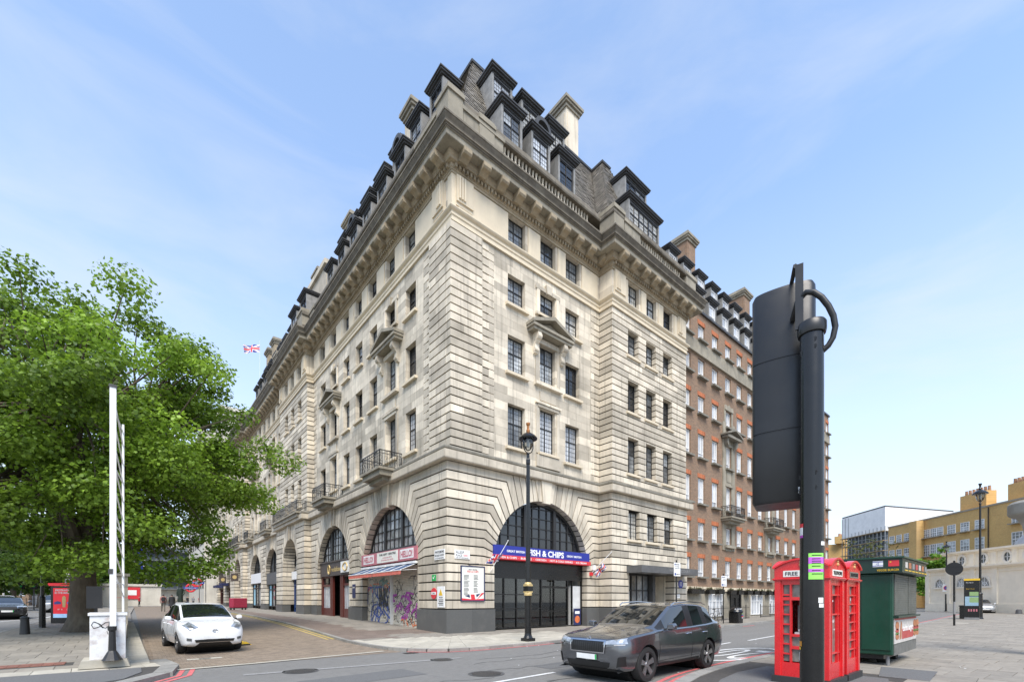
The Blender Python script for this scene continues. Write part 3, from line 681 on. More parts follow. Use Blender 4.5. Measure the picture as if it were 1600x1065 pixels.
for F, cols, n in ((RF, PW, .98), (LF, PL, .23), (LF, PL2, .23)):
    for a, b in cols:
        for z0, z1 in ROWS: window(BLD, F, (a+b)/2, n-.34, z0, b-a, z1-z0)
        window(BLD, F, (a+b)/2, n-.27, FZ[0], 1.24, FZ[1]-FZ[0], sill=False)
for a, b, m_ in LC3:
    for z0, z1 in ROWS+[FZ]: window(BLD, LF, (a+b)/2, -.57, z0, 1.1, z1-z0, sill=False)
for a, b in PWC: window(BLD, RF, (a+b)/2, .70, 5.53, b-a, 1.79)
# architrave, pediment, consoles of the middle windows
def aedicule(F, c, n, full=True):
    m = MB(F); w_ = .86
    for s0 in (-w_, w_-.22): m.box(c+s0, c+s0+.22, n-.02, n+.06, 17.5, 18.98)
    m.box(c-w_-.08, c+w_+.08, n-.02, n+.07, 18.82, 19.02); m.prism([(c-.16, 18.75), (c+.16, 18.75), (c+.24, 19.2), (c-.24, 19.2)], n, n+.16)
    m.box(c-w_-.12, c+w_+.12, n-.02, n+.16, 17.36, 17.498); m.build('upper_surround', 'stone', BLD)
    m = MB(F)
    for s0 in (-w_-.1, w_-.14): m.box(c+s0, c+s0+.24, n-.02, n+.05, 13.6, 16.1)
    m.box(c-.86, c+.86, n-.02, n+.09, 15.86, 16.1)
    m.box(c-w_-.18, c+w_+.18, n-.02, n+.22, 13.5, 13.66); m.box(c-.62, c+.62, n-.02, n+.05, 12.75, 13.25)
    for s0 in (-w_-.06, w_-.16): m.box(c+s0, c+s0+.22, n-.02, n+.05, 9.8, 12.5)
    m.box(c-.82, c+.82, n-.02, n+.09, 12.34, 12.52); m.box(c-.98, c+.98, n-.02, n+.14, 12.52, 12.64)
    m.build('window_surround', 'stone', BLD)
    for sg in (-1, 1):
        m = MB(F); x = c+sg*1.02
        m.prism([(0, 16.2), (.46, 16.2), (.46, 15.95), (.30, 15.72), (.20, 15.62), (.22, 15.40), (.16, 15.16), (0, 15.1)], x-.13, x+.13, F=Frame(F((0, n, 0)), F.n, F.s))
        m.cyl((x-.15, n+.30, 15.98), (x+.15, n+.30, 15.98), .20, seg=12); m.cyl((x-.145, n+.14, 15.33), (x+.145, n+.14, 15.33), .12, seg=10); m.build('console', 'stone', BLD)
    m = MB(F); m.box(c-1.5, c+1.5, n-.02, n+.50, 16.2, 16.36); m.box(c-1.58, c+1.58, n-.02, n+.58, 16.36, 16.50)
    for sg in (-1, 1):
        m.prism([(c+sg*1.62, 16.50), (c+sg*1.62, 16.66), (c, 17.30), (c, 17.10)], n-.02, n+.60); m.prism([(c+sg*1.45, 16.502), (c, 17.02), (c, 16.502)], n-.02, n+.22)
    m.build('pediment', 'stone_sooty', BLD)
aedicule(RF, 6.62, -.02); aedicule(LF, 6.6, -.30); aedicule(LF, 16.31, -.30); aedicule(LF, 34.7, -.30); aedicule(LF, 43.7, -.3)
m = MB(RF); m.box(5.7, 7.55, -.03, .10, 9.05, 9.70); m.build('apron_panel', 'stone', BLD)
# balconies on the left facade: slab, bracket, wrought iron railing
def balcony(F, s0, s1, n0, n1, z=8.95, parent=BLD, zb=.42):
    m = MB(F); m.box(s0-.12, s1+.12, n0, n1+.12, z-.13, z); m.box(s0, s1, n0, n1, z-zb, z-.13); m.box(s0+.3, s1-.3, n0, n1-.28, z-zb-.22, z-zb)
    o = m.build('balcony', 'stone_sooty', parent); r = MB(F); hh = .92
    runs = [((s0, n0), (s0, n1)), ((s0, n1), (s1, n1)), ((s1, n1), (s1, n0))]
    for (a, b) in runs:
        p, q = Vector((*a, z)), Vector((*b, z)); Ln = (q-p).length; k = max(2, int(Ln/.13)); d = (q-p)/Ln
        for zz_ in (.06, .74, hh): r.tube([p+Vector((0, 0, zz_)), q+Vector((0, 0, zz_))], .018 if zz_ < .9 else .028, 4)
        for i in range(k+1): t = p+d*(Ln*i/k); r.tube([t+Vector((0, 0, .0 if i in (0, k) else .06)), t+Vector((0, 0, hh))], .022 if i in (0, k) else .010, 4)
        for i in range(k):
            if i % 2: continue
            t = p+d*(Ln*(i+.5)/k); c_ = t+Vector((0, 0, .40))
            for sgn in (1, -1): r.tube([c_+d*(.055*math.cos(a_)*sgn)+Vector((0, 0, sgn*.14+.12*math.sin(a_))) for a_ in [x*.7 for x in range(8)]], .010, 4)
            r.tube([t+d*(.05*math.cos(a_))+Vector((0, 0, .83+.06*math.sin(a_))) for a_ in [x*.9 for x in range(8)]], .009, 4)
    r.build('railing', 'black_iron', o); return o
balcony(LF, 5.2, 7.6, -.3, 1.0); balcony(LF, 14.5, 17.1, -.3, 1.0); balcony(LF, 21.4, 29.7, .2, .95); balcony(LF, 33.4, 36.0, -.3, .8); balcony(LF, 42.4, 45.0, -.3, .8); balcony(LF, 48, 56.5, .2, .95)
# dormers ----------------------------------------------------------------------------------------------
def dormer(F, s, n, z, w_=1.2, h=1.75, depth=1.6, arched=False, lights=1, parent=BLD, glass=None, white=False):
    m = MB(F); a = w_/2
    for sg in (-1, 1): m.box(s+sg*a-(.0 if sg > 0 else .14), s+sg*a+(.14 if sg > 0 else .0), n-depth, n, z-.25, z+h, 1)
    m.box(s-a, s+a, n-.25, n, z-.25, z, 0); m.box(s-a, s+a, n-.25, n-.02, z+h-.12, z+h, 0)
    hw = a+.30; t = z+h
    for k_, (o_, hh) in enumerate(((-.02, .10), (.08, .10), (.17, .10), (.22, .07))):
        m.box(s-hw+.2-o_, s+hw-.2+o_, n-depth-.6, n+.04+o_, t+k_*.10, t+k_*.10+hh-(.002 if k_ < 3 else 0), 0)
    if arched:
        pts = [(s+math.cos(x)*.62, t+.36+math.sin(x)*.62) for x in [math.pi*i/12 for i in range(13)]]; ip = [(s+math.cos(x)*.42, t+.36+math.sin(x)*.42) for x in [math.pi*i/12 for i in range(13)]]
        for i in range(12): m.prism([pts[i], pts[i+1], ip[i+1], ip[i]], n-.4, n+.24, 0)
        m.prism(ip, n-.3, n+.05, 0)
    o = m.build('dormer', ['lead', 'lead_cheek'], parent)
    lw = w_/lights
    for i in range(lights): window(o, F, s-a+lw*(i+.5), n-.08, z, lw-.03, h-.13, 'white' if white else 'leaded', sill=False, glass=glass)
    return o
for i, (s, sx_) in enumerate(((4.45, 4.72), (6.6, 6.88), (8.75, 9.05))):
    dormer(RF, s, -.55, 26.25, arched=(i == 1)); dormer(RF, sx_, -1.72, 29.0, h=1.9)
for i, s in enumerate((4.16, 6.6, 9.05, 11.45, 13.85, 16.3, 18.75)):
    if i != 0: dormer(LF, s-.0, -.85, 26.25, arched=(i in (1, 4)))
    dormer(LF, s+.2, -2.0, 29.0, h=1.9)
dormer(RF, 15.45, .35, 26.3, w_=3.3, h=1.7, lights=3); dormer(RF, 16.2, -.85, 29.2, w_=2.3, h=1.9, lights=2)
for s in (24.0, 27.0): dormer(LF, s, -.25, 26.3, w_=1.6)
for i in range(7):
    dormer(LF, 32.4+2.3*i, -.85, 26.25); dormer(LF, 32.4+2.3*i, -2.0, 29.0)
# chimney stacks
def chimney(x0, x1, y0, y1, z0, z1, parent=BLD, body='stone', cap='stone_sooty', pots=0):
    m = MB(); m.box(x0, x1, y0, y1, z0, z1-.75)
    for (p, q, zz_) in ((.10, .10, .75), (.22, .22, .52), (.30, .30, .36)): m.box(x0-p, x1+p, y0-q, y1+q, z1-zz_, z1-zz_+.2, 1)
    m.box(x0-.2, x1+.2, y0-.2, y1+.2, z1-.165, z1, 1)
    o = m.build('chimney', [body, cap], parent)
    f = MB(); w_ = x1-x0
    f.box(x0+.12, x1-.12, y0-.05, y0-.002, z0, z1-1.1); f.box(x0-.05, x0-.002, y0+.15, y1-.15, z0, z1-1.1); f.build('raised_panel', body, o)
    return o
chimney(13.0, 14.3, 4.6, 7.6, 33, 38.4); chimney(2.9, 4.2, 8.9, 10.0, 31, 34.7); chimney(3.2, 4.6, 20.5, 22.0, 31, 35.0, body='stone_brown'); chimney(3.2, 4.8, 29.4, 30.8, 31, 35.2, body='stone_brown'); chimney(3.0, 4.4, 46.8, 48.2, 31, 35.8, body='stone_brown'); chimney(3.0, 4.4, 50, 51.4, 31, 35.8, body='stone_brown')
m = MB(); m.box(1.4, 3.2, 21.5, 28.6, 25.2, 30.2); m.box(1.2, 3.2, 21.3, 28.8, 30.2, 30.6); m.build('attic_storey', 'stone', BLD)
# ---------------------------------------------------------------- arched windows, shopfronts and what hangs on the facade
def fan_window(F, c, R, zc, n, zb, mull=2, bars=4, rows=.55):
    f = MB(F); zt = lambda s: zc+math.sqrt(max(0, (R-.04)**2-(s-c)**2))
    ks = 24; half = math.sqrt(max(.01, R*R-max(0, zb-zc)**2)) if zb > zc else R
    a0 = math.asin(max(0, (zb-zc))/R); pts = [(c+(R-.03)*math.cos(lerp(a0, math.pi-a0, i/ks)), zc+(R-.03)*math.sin(lerp(a0, math.pi-a0, i/ks))) for i in range(ks+1)]
    ip = [(c+(p[0]-c)*(R-.16)/(R-.03), zc+(p[1]-zc)*(R-.16)/(R-.03)) for p in pts]
    for i in range(ks): f.prism([pts[i], pts[i+1], ip[i+1], ip[i]], n-.08, n+.06)
    f.box(c-half+.02, c+half-.02, n-.1, n+.12, zb-.16, zb)
    edges = [c-half] + [c-half+2*half*(i+1)/(mull+1) for i in range(mull)] + [c+half]
    for s in edges[1:-1]: f.box(s-.11, s+.11, n-.1, n+.10, zb, zt(s)-.05)
    fo = f.build('arched_window', 'steel_frame', BLD)
    g = MB(F)
    for a, b in zip(edges, edges[1:]):
        for i in range(1, bars):
            s = lerp(a, b, i/bars)
            if zt(s)-.16 > zb: g.box(s-.018 if i != bars//2 else s-.03, s+.018 if i != bars//2 else s+.03, n-.02, n+.025, zb, zt(s)-.1)
    z = zb+rows
    while z < zc+R-.25:
        hw = math.sqrt(max(.01, (R-.12)**2-(z-zc)**2)); g.box(c-hw, c+hw, n-.018, n+.02, z-.02, z+.02); z += rows
    g.build('glazing_bars', 'steel_frame', fo)
    for a, b in zip(edges, edges[1:]):
        s_ = [lerp(a, b, i/8) for i in range(9)]; poly = [(a, zb), (b, zb)] + [(s, max(zb+.01, zt(s)-.06)) for s in s_[::-1]]
        p = MB(F); p.prism(poly, n-.05, n-.035); p.build('pane', 'glass_dark' if F is RF else 'glass', fo)
    return fo
fan_window(RF, 6.39, 3.54, 3.62, -.45, 4.62); fan_window(LF, 6.45, 3.60, 3.52, -.45, 4.72); fan_window(LF, 15.85, 3.38, 3.74, -.45, 4.68)
fan_window(LF, 25.5, 2.25, 4.87, -.55, 4.5, mull=1, bars=3); fan_window(LF, 34.5, 2.85, 4.25, -.5, 4.75); fan_window(LF, 42.7, 3.05, 4.05, -.5, 4.95); fan_window(LF, 51.4, 2.25, 4.87, -.5, 4.4, mull=1); fan_window(LF, 61, 2.85, 4.25, -.5, 4.6)
# fish and chip shop: black glazed shopfront with a pale-walled dining room behind
sf = MB(RF); n = -.42; s0, s1 = 2.86, 9.92
sf.box(s0, s1, n-.04, n+.06, 2.86, 4.60)
for s in (2.86, 3.72, 4.6, 5.5, 6.42, 7.46, 8.58, 9.0, 9.84): sf.box(s, s+(.09 if s in (6.42, 8.58) else .055), n-.05, n+.06, .22, 2.86)
for z in (.20, 1.22, 1.98): sf.box(s0, 6.4, n-.052, n+.062, z, z+.05)
for z in (.20, 1.05, 2.40, 2.46): sf.box(6.45, 8.6, n-.052, n+.062, z, z+.05)
shop = sf.build('shopfront', 'black_paint', BLD)
for a, b, z0, z1 in ((2.9, 3.72, .25, 2.86), (3.77, 4.6, .25, 2.86), (4.65, 5.5, .25, 2.86), (5.55, 6.42, .25, 2.86), (6.5, 7.46, .25, 2.40), (7.5, 8.58, .25, 2.40), (6.5, 7.46, 2.5, 2.86), (7.5, 8.58, 2.5, 2.86)):
    g = MB(RF); g.box(a, b, n-.01, n+.0, z0, z1); g.build('pane', 'shop_glass', shop)
rm = MB(RF); rm.box(2.7, 10.1, -5.2, -5.0, 0.1, 3.6, 0); rm.box(2.7, 10.1, -5, n-.06, .08, .14, 1); rm.box(2.7, 10.1, -5, n-.06, 3.0, 3.1, 0); rm.box(2.5, 2.7, -5, -.76, .1, 3.6, 0); rm.box(10.0, 10.2, -5, -.76, .1, 3.6, 0)
rm.box(4.6, 5.9, -3.4, -3.0, .14, 2.3, 2); rm.box(3.4, 4.4, -4.9, -4.6, .14, 1.2, 0); rm.box(9.02, 9.86, -.9, n-.05, .2, 2.55, 3)
rm.build('shop_interior', ['shop_white', 'shop_floor', 'interior', 'shop_white'], BLD)
for k, (s, a) in enumerate(((6.95, .2), (7.95, -.3), (8.25, .9))):      # red chairs seen through the doors
    ch = thing('dining_chair', ['red plastic chair just behind the left shop door', 'red plastic chair just behind the right shop door', 'red plastic chair at the far side of the shop doorway'][k], 'chair', RF((s, -1.25-.35*k, .14)), a, 'red chairs inside the fish shop')
    q = MB(); q.box(-.2, .2, -.2, .2, .44, .48); q.build('seat', 'red_seat', ch)
    q = MB(); q.box(-.2, .2, .17, .2, .5, .95); q.build('backrest', 'red_seat', ch)
    for x in (-.18, .18):
        for y in (-.18, .18): q = MB(); q.cyl((x, y, 0), (x, y, .44), .02, seg=6); q.build('leg', 'red_seat', ch)
pb = thing('poster_stand', 'small blue and orange food poster standing at the right end of the shopfront', 'poster', RF((9.4, -.30, .2)))
q = MB(); q.box(-.3, .3, 0, .03, 0, 1.0); q.build('board', 'navy', pb); q = MB(); q.cyl((0, -.006, .35), (0, -.001, .35), .22, seg=18); q.build('printed_food', 'g_orange', pb); q = MB(); q.box(-.2, .2, -.004, 0, .68, .84); q.build('printed_title', 'white_sign', pb)
# fascia sign of the fish shop
sg_ = thing('shop_fascia_sign', 'blue fascia sign reading FISH & CHIPS with red strip of dishes under it', 'sign', RF((6.4, 0, 4.0)))
sg_.location = (0, 0, 0)
q = MB(RF); q.box(2.72, 10.05, -.5, .10, 4.02, 4.52); q.build('blue_board', 'blue_sign', sg_)
q = MB(RF); q.prism([(2.70, 4.02), (10.1, 4.02), (10.1, 3.80), (2.70, 3.80)], -.5, .16); q.build('red_strip', 'red_sign', sg_)
text('FISH & CHIPS', RF, 5.05, 4.10, 2.75, .34, .101, 'white_sign', sg_, bold=.03); text('GREAT BRITISH', RF, 3.55, 4.19, 1.25, .12, .101, 'white_sign', sg_, bold=.02); text('GREAT BRITISH', RF, 8.05, 4.19, 1.25, .12, .101, 'white_sign', sg_, bold=.02)
text('FISH & CHIPS  ·  BURGERS  ·  CHICKEN  ·  HOT & COLD DRINKS  ·  ICE CREAM', RF, 3.1, 3.85, 6.6, .11, .161, 'white_sign', sg_, bold=.01)
# union flags
def ujack(u, v):
    """0 blue 1 white 2 red, u along 0..2, v 0..1"""
    x, y = abs(u-1), abs(v-.5)
    if x < .1 or y < .1: return 2
    if x < .17 or y < .17: return 1
    d = abs(y-x*.5)/1.118
    side_ = ((u-1)*(v-.5) > 0) == (y > x*.5)
    if d < .035 and side_: return 2
    if d < .10: return 1
    return 0
def flag(name, label, pole_a, pole_b, corner, udir, vdir, ul, vl, waves=.06, parent_mat='white_paint', nu=36, nv=18, twist=0, group=None):
    t = thing(name, label, 'flag', pole_a, 0, group)
    o = Vector(pole_a)
    m = MB(); m.tube([Vector(pole_a)-o, Vector(pole_b)-o], .018, 6); m.lathe([(.02, 0), (.035, .02), (.02, .05)], Vector(pole_b)-o, 6); m.build('flag_pole', parent_mat, t)
    m = MB(); U, V = Vector(udir).normalized()*ul, Vector(vdir).normalized()*vl; Nn = U.cross(V).normalized(); vs_ = []
    for i in range(nu+1):
        for j in range(nv+1):
            a, b = i/nu, j/nv
            p = Vector(corner)-o + U*a + V*b + Nn*(waves*math.sin(a*9+b*2)*(.2+a)) + V*(twist*a*a*math.sin(3*a)) ; vs_.append(p)
    for j in range(nv):
        for i in range(nu):
            q = i*(nv+1)+j; m.f.append([q, q+nv+1, q+nv+2, q+1]); m.mi.append(ujack(2*(i+.5)/nu, (j+.5)/nv)); m.r.append(.5)
    m.v = vs_; m.build('flag_cloth', ['blue_sign', 'white_sign', 'red_sign'], t)
    return t
flag('union_flag', 'small union flag on a slanting white pole left of the fish shop sign', RF((2.55, .02, 3.15)), RF((3.1, .75, 4.65)), RF((2.72, .42, 3.62)), RF((-1, .25, -.22)), RF((.33, .3, .62)), 1.0, .5, waves=.09)
flag('union_flag', 'small union flag drooping from a slanting pole right of the fish shop sign', RF((10.25, .02, 3.3)), RF((11.0, 1.0, 4.6)), RF((10.45, .35, 3.05)), RF((.55, .42, .75)), RF((-.55, .1, .45)), .85, .45, waves=.06)
# street name plates, menu board and notices on the corner pier
def plate(name, label, F, s0, s1, z0, z1, n, mats='white_sign', lines=(), cat='sign', th=.025, edge=None):
    t = thing(name, label, cat, F(((s0+s1)/2, n, z0))); t.location = (0, 0, 0)
    q = MB(F); q.box(s0, s1, n-.01, n+th, z0, z1); q.build('plate', mats, t)
    if edge:
        q = MB(F); e = .05
        for a in ((s0-e, s0, z0-e, z1+e), (s1, s1+e, z0-e, z1+e), (s0, s1, z0-e, z0), (s0, s1, z1, z1+e)): q.box(a[0], a[1], n-.01, n+th+.02, a[2], a[3])
        q.build('border', edge, t)
    for s_, a, w_, zb_, h_, mm in lines: text(s_, F, a, zb_, w_, h_, n+th+.001, mm, t)
    return t
plate('street_name_plate', 'white street name plate reading ALLSOP PLACE at the building corner', RF, .42, 1.28, 3.68, 4.10, .02, lines=[('ALLSOP', .48, .46, 3.93, .12, 'g_black'), ('PLACE', .48, .36, 3.79, .1, 'g_black'), ('NW1', .92, .26, 3.79, .1, 'red_sign'), ('CITY OF WESTMINSTER', .5, .7, 3.71, .04, 'g_black')])
plate('street_name_plate', 'white street name plate reading MARYLEBONE ROAD on the left facade', LF, .12, 1.05, 3.64, 4.12, .02, lines=[('MARYLEBONE', .18, .8, 3.95, .11, 'g_black'), ('ROAD NW1', .18, .8, 3.79, .1, 'g_black'), ('CITY OF WESTMINSTER', .2, .76, 3.69, .04, 'g_black')])
mb_ = plate('menu_board', 'cream menu board in a navy frame with union flag foot beside the fish shop', RF, .80, 2.12, 1.70, 3.32, .03, 'cream_sign', lines=[('GREAT BRITISH', 1.2, .5, 3.16, .05, 'g_black'), ('FISH & CHIPS', 1.12, .66, 3.04, .1, 'red_sign')], edge='navy', cat='menu board')
q = MB(RF); zz_ = 2.92
for k in range(15):
    if k in (4, 9): zz_ -= .03
    for s_, l_ in ((.92, .34), (1.5, .30)):
        if k > 12 and s_ > 1: continue
        q.box(s_, s_+l_*random.uniform(.6, 1.0), .056, .058, zz_-.03, zz_)
    zz_ -= .062
q.build('menu_lines', 'grey_panel', mb_)
q = MB(RF); q.prism([(.8, 1.70), (2.12, 1.70), (2.12, 1.78), (1.46, 1.74), (.8, 1.80)], .056, .060, 0); q.prism([(1.36, 1.70), (1.60, 1.70), (1.54, 1.98), (1.32, 1.98)], .0562, .0605, 0); q.prism([(1.70, 1.74), (2.10, 2.02), (2.12, 2.06), (1.98, 2.06)], .0563, .0605, 0); q.prism([(.95, 1.92), (1.26, 1.96), (1.28, 1.82)], .056, .060, 1); q.prism([(1.64, 1.98), (1.92, 2.04), (1.68, 1.84)], .056, .060, 1); q.build('flag_print', ['red_sign', 'navy'], mb_)
q = MB(RF); q.tube([(1.2, .05, 3.45), (1.75, .12, 3.47)], .03, 6); q.tube([(1.3, .05, 3.45), (1.3, .0, 3.42)], .02, 6); q.build('strip_lamp', 'black_iron', mb_)
t = plate('stop_notice', 'round red notice on the corner pier left of the warning notice', LF, 1.0, 1.02, 1.9, 1.92, .0, 'red_sign'); q = MB(LF); q.cyl((1.15, .0, 2.03), (1.15, .03, 2.03), .27, seg=24); q.build('disc', 'red_sign', t); q = MB(LF); q.box(.93, 1.37, .03, .034, 1.97, 2.10); q.build('white_band', 'white_sign', t); text('CALL', LF, 1.0, 2.0, .3, .07, .035, 'g_black', t)
t = plate('warning_notice', 'tall white warning notice with yellow triangle on the corner pier', LF, .15, .80, 1.36, 2.36, .012, lines=[('ROAD', .3, .3, 1.80, .07, 'g_black')]); q = MB(LF); q.prism([(.30, 1.92), (.66, 1.92), (.48, 2.24)], .037, .041); q.build('triangle', 'yellow', t); q = MB(LF)
for k in range(4): q.box(.25, .70-.05*(k % 2), .037, .039, 1.70-.08*k, 1.74-.08*k)
q.build('text_lines', 'g_black', t)
t = plate('green_notice', 'small green notice with a white tick on the corner pier', LF, .97, 1.30, 2.64, 2.94, .012, 'green_sign'); q = MB(LF); q.tube([(1.18, .04, 2.80), (1.13, .04, 2.74), (1.05, .04, 2.88)], .02, 5); q.build('tick', 'white_sign', t)
# gift shop: sign, awnings, shutters with graffiti
gs = thing('shop_fascia_sign', 'pink and cream fascia sign reading HELLO! above the graffiti shutters', 'sign')
q = MB(LF); q.box(2.80, 10.1, -.5, .06, 3.84, 4.52); q.build('pink_board', 'pink_sign', gs); q = MB(LF); q.box(4.95, 7.7, .055, .075, 3.88, 4.48); q.build('cream_board', 'cream_sign', gs)
for s_ in (3.15, 8.2): q = MB(LF); q.box(s_, s_+1.55, .055, .07, 3.93, 4.44); q.build('white_panel', 'white_sign', gs); text('HELLO!', LF, s_+.1, 4.0, 1.35, .36, .072, 'pink_sign', gs, bold=.04)
text('THE GIFT CENTRE', LF, 5.2, 4.28, 2.2, .12, .076, 'g_black', gs, bold=.02); text('LUGGAGE GIFTS', LF, 5.7, 4.12, 1.2, .07, .076, 'pink_sign', gs); text('SOUVENIRS AND MORE', LF, 5.5, 3.98, 1.6, .07, .076, 'pink_sign', gs)
for k, (a, b) in enumerate(((2.85, 6.35), (6.45, 10.0))):
    t = thing('awning', ['folded blue and red striped awning over the right shutter', 'folded blue and red striped awning over the left shutter'][k], 'awning', group='awnings over the shutters'); q = MB(LF); ns = 18
    for i in range(ns):
        x0_, x1_ = lerp(a, b, i/ns), lerp(a, b, (i+1)/ns)
        q.add([(x0_, 0, 3.62), (x1_, 0, 3.62), (x1_, .92, 3.24), (x0_, .92, 3.24)], [(0, 1, 2, 3)], 1 if i % 6 else 2)
        q.add([(x0_, .92, 3.24), (x1_, .92, 3.24), (x1_, .93, 3.0+.02*(i % 2)), (x0_, .93, 3.0+.02*((i+1) % 2))], [(0, 1, 2, 3)], 0)
    q.build('canopy_cloth', ['awning_red', 'awning_blue', 'white_sign'], t); q = MB(LF); q.tube([(a, .92, 3.22), (b, .92, 3.22)], .025, 6); q.tube([(a+.05, 0, 3.3), (a+.05, .92, 3.22)], .015, 5); q.tube([(b-.05, 0, 3.3), (b-.05, .92, 3.22)], .015, 5); q.box(a, b, -.02, .12, 3.62, 3.74); q.build('arms', 'white_paint', t)
for k, (a, b) in enumerate(((2.86, 6.35), (6.50, 10.05))):
    q = MB(LF); z = .2
    prof = []
    while z < 3.6: prof += [(z, .0), (z+.03, .022), (z+.06, .022)]; z += .09
    for (z0, n0_), (z1, n1_) in zip(prof, prof[1:]): q.add([(a, -.35+n0_, z0), (b, -.35+n0_, z0), (b, -.35+n1_, z1), (a, -.35+n1_, z1)], [(0, 1, 2, 3)])
    sh = q.build('roller_shutter', 'shutter', BLD)
    rr = random.Random(3+k)
    def squig(mat_, cnt, lo, hi, th, name, zlo=.4, zhi=2.9, ln=10):
        q = MB(LF)
        for _ in range(cnt):
            x, z = rr.uniform(a+.2, b-.2), rr.uniform(zlo, zhi); an = rr.uniform(0, 6.28); pts = []; cv = rr.uniform(-.9, .9)
            for i in range(ln):
                pts.append((min(b-.05, max(a+.05, x)), z)); an += cv+rr.uniform(-.7, .7); st = rr.uniform(lo, hi); x += math.cos(an)*st; z = min(zhi+.1, max(zlo-.1, z+math.sin(an)*st))
            for (x0_, z0_), (x1_, z1_) in zip(pts, pts[1:]):
                d = Vector((x1_-x0_, z1_-z0_))
                if d.length < 1e-3: continue
                d.normalize(); w2 = Vector((-d.y, d.x))*th*rr.uniform(.7, 1.3); e = d*th*.6; nn_ = -.322+rr.uniform(0, .004)
                q.add([(x0_-e.x-w2.x, nn_, z0_-e.y-w2.y), (x1_+e.x-w2.x, nn_, z1_+e.y-w2.y), (x1_+e.x+w2.x, nn_, z1_+e.y+w2.y), (x0_-e.x+w2.x, nn_, z0_-e.y+w2.y)], [(0, 1, 2, 3)])
        q.build(name, mat_, sh)
    squig('g_black', 30 if k else 46, .06, .2, .016, 'graffiti_scrawl', zlo=.5)
    squig('g_orange', 5, .08, .2, .03, 'orange_graffiti', .3 if k == 0 else 2.2, .6 if k == 0 else 2.6, 8)
    if k: squig('g_blue', 9, .25, .5, .05, 'blue_graffiti', .4, 2.4, 12); squig('g_teal', 5, .06, .15, .06, 'teal_graffiti', 2.5, 2.9)
    else: squig('g_purple', 12, .06, .2, .06, 'purple_graffiti', .8, 2.0, 9)
    if k: text('BNKS', LF, 7.05, 1.3, 1.25, 1.15, -.322, 'g_black', sh, 'tag_letters', bold=.03)
q = MB(LF); q.box(6.35, 6.5, -.36, -.2, .1, 3.65); q.build('shutter_post', 'shop_white', BLD)
t = plate('pier_plaque', 'small navy plaque on the pier between the shutters and the brown shop', LF, 11.25, 11.75, 1.85, 2.75, .012, 'navy', lines=[('OFFICE', 11.32, .36, 2.5, .07, 'cream_sign')])
# phone shop: brown fascia and red-brown joinery
ps = thing('shop_fascia_sign', 'dark brown fascia with gold lettering vodafone and square white badge', 'sign')
q = MB(LF); q.box(12.5, 19.2, -.5, -.22, 3.52, 4.52); q.box(12.45, 19.22, -.5, -.15, 4.52, 4.62); q.build('brown_board', 'brown_fascia', ps)
text('vodafone', LF, 14.6, 3.82, 2.0, .36, -.219, 'gold', ps, bold=.02); q = MB(LF); q.tube([(17.1+.22*math.cos(a_), -.2, 4.0+.34*math.sin(a_)) for a_ in [x*.45 for x in range(14)]], .05, 6, closed=True); q.build('ring', 'gold', ps)
q = MB(LF); q.box(12.65, 14.4, -.30, -.12, 3.66, 4.44); q.build('badge', 'white_sign', ps); q = MB(LF); q.tube([(13.5+.42*math.cos(a_), -.12, 4.05+.27*math.sin(a_)) for a_ in [x*.45 for x in range(14)]], .06, 6, closed=True); q.build('badge_ring', 'gold', ps)
q = MB(LF); n = -.42
for s in (12.5, 14.45, 14.75, 16.6, 16.9, 18.95): q.box(s, s+.25, n-.05, n+.12, .3, 3.52)
for a, b in ((12.75, 14.45), (17.15, 18.95)):
    for z0, z1 in ((.3, 1.1), (2.75, 2.9), (3.4, 3.52)): q.box(a, b, n-.04, n+.08, z0, z1)
q.box(15.0, 16.6, n-1.2, n-1.1, .4, 3.4); vo = q.build('shopfront', 'red_brown', BLD)
for a, b, z0, z1 in ((12.75, 14.45, 1.1, 2.75), (12.75, 14.45, 2.9, 3.4), (17.15, 18.95, 1.1, 2.75), (17.15, 18.95, 2.9, 3.4), (15.05, 16.55, .6, 3.2)):
    g = MB(LF); nn_ = n-.02 if a != 15.05 else n-1.0; g.box(a, b, nn_, nn_+.01, z0, z1); g.build('pane', 'glass_net' if z0 == 1.1 else ('interior' if a == 15.05 else 'glass_dark'), vo)
# remaining shopfronts up the street
def simple_shop(s0, s1, n, zt, frame, fascia, fz, panel=None, glass='glass'):
    q = MB(LF); k = 4
    for i in range(k+1): x = lerp(s0, s1-.1, i/k); q.box(x, x+.1, n-.05, n+.08, .4, zt)
    for z in (.4, 1.0, zt-.6, zt-.1): q.box(s0, s1, n-.04, n+.07, z, z+.1)
    o = q.build('shopfront', frame, BLD)
    for i in range(k):
        x0_, x1_ = lerp(s0, s1-.1, i/k)+.1, lerp(s0, s1-.1, (i+1)/k); g = MB(LF); g.box(x0_, x1_, n-.02, n-.01, 1.1, zt-.1); g.build('pane', 'blue_tile' if i == k-1 and panel else glass, o)
    q = MB(LF); q.box(s0, s1, n-.05, n+.3, fz[0], fz[1]); q.build('fascia', fascia, o)
simple_shop(23.25, 27.75, -.55, 3.6, 'door_blue', 'white_paint', (3.62, 4.35)); simple_shop(31.65, 37.35, -.4, 3.4, 'steel_frame', 'grey_panel', (3.4, 4.6), True); simple_shop(39.65, 45.75, -.4, 3.7, 'steel_frame', 'white_paint', (3.7, 4.85), True)
simple_shop(49.15, 53.65, -.4, 3.6, 'red_brown', 'brown_fascia', (3.6, 4.3), glass='glass_dark'); simple_shop(58.2, 63.8, -.4, 3.6, 'red_brown', 'brown_fascia', (3.6, 4.4), glass='glass_dark'); simple_shop(66.8, 72.4, -.4, 3.6, 'red_brown', 'brown_fascia', (3.6, 4.4), glass='glass_dark')
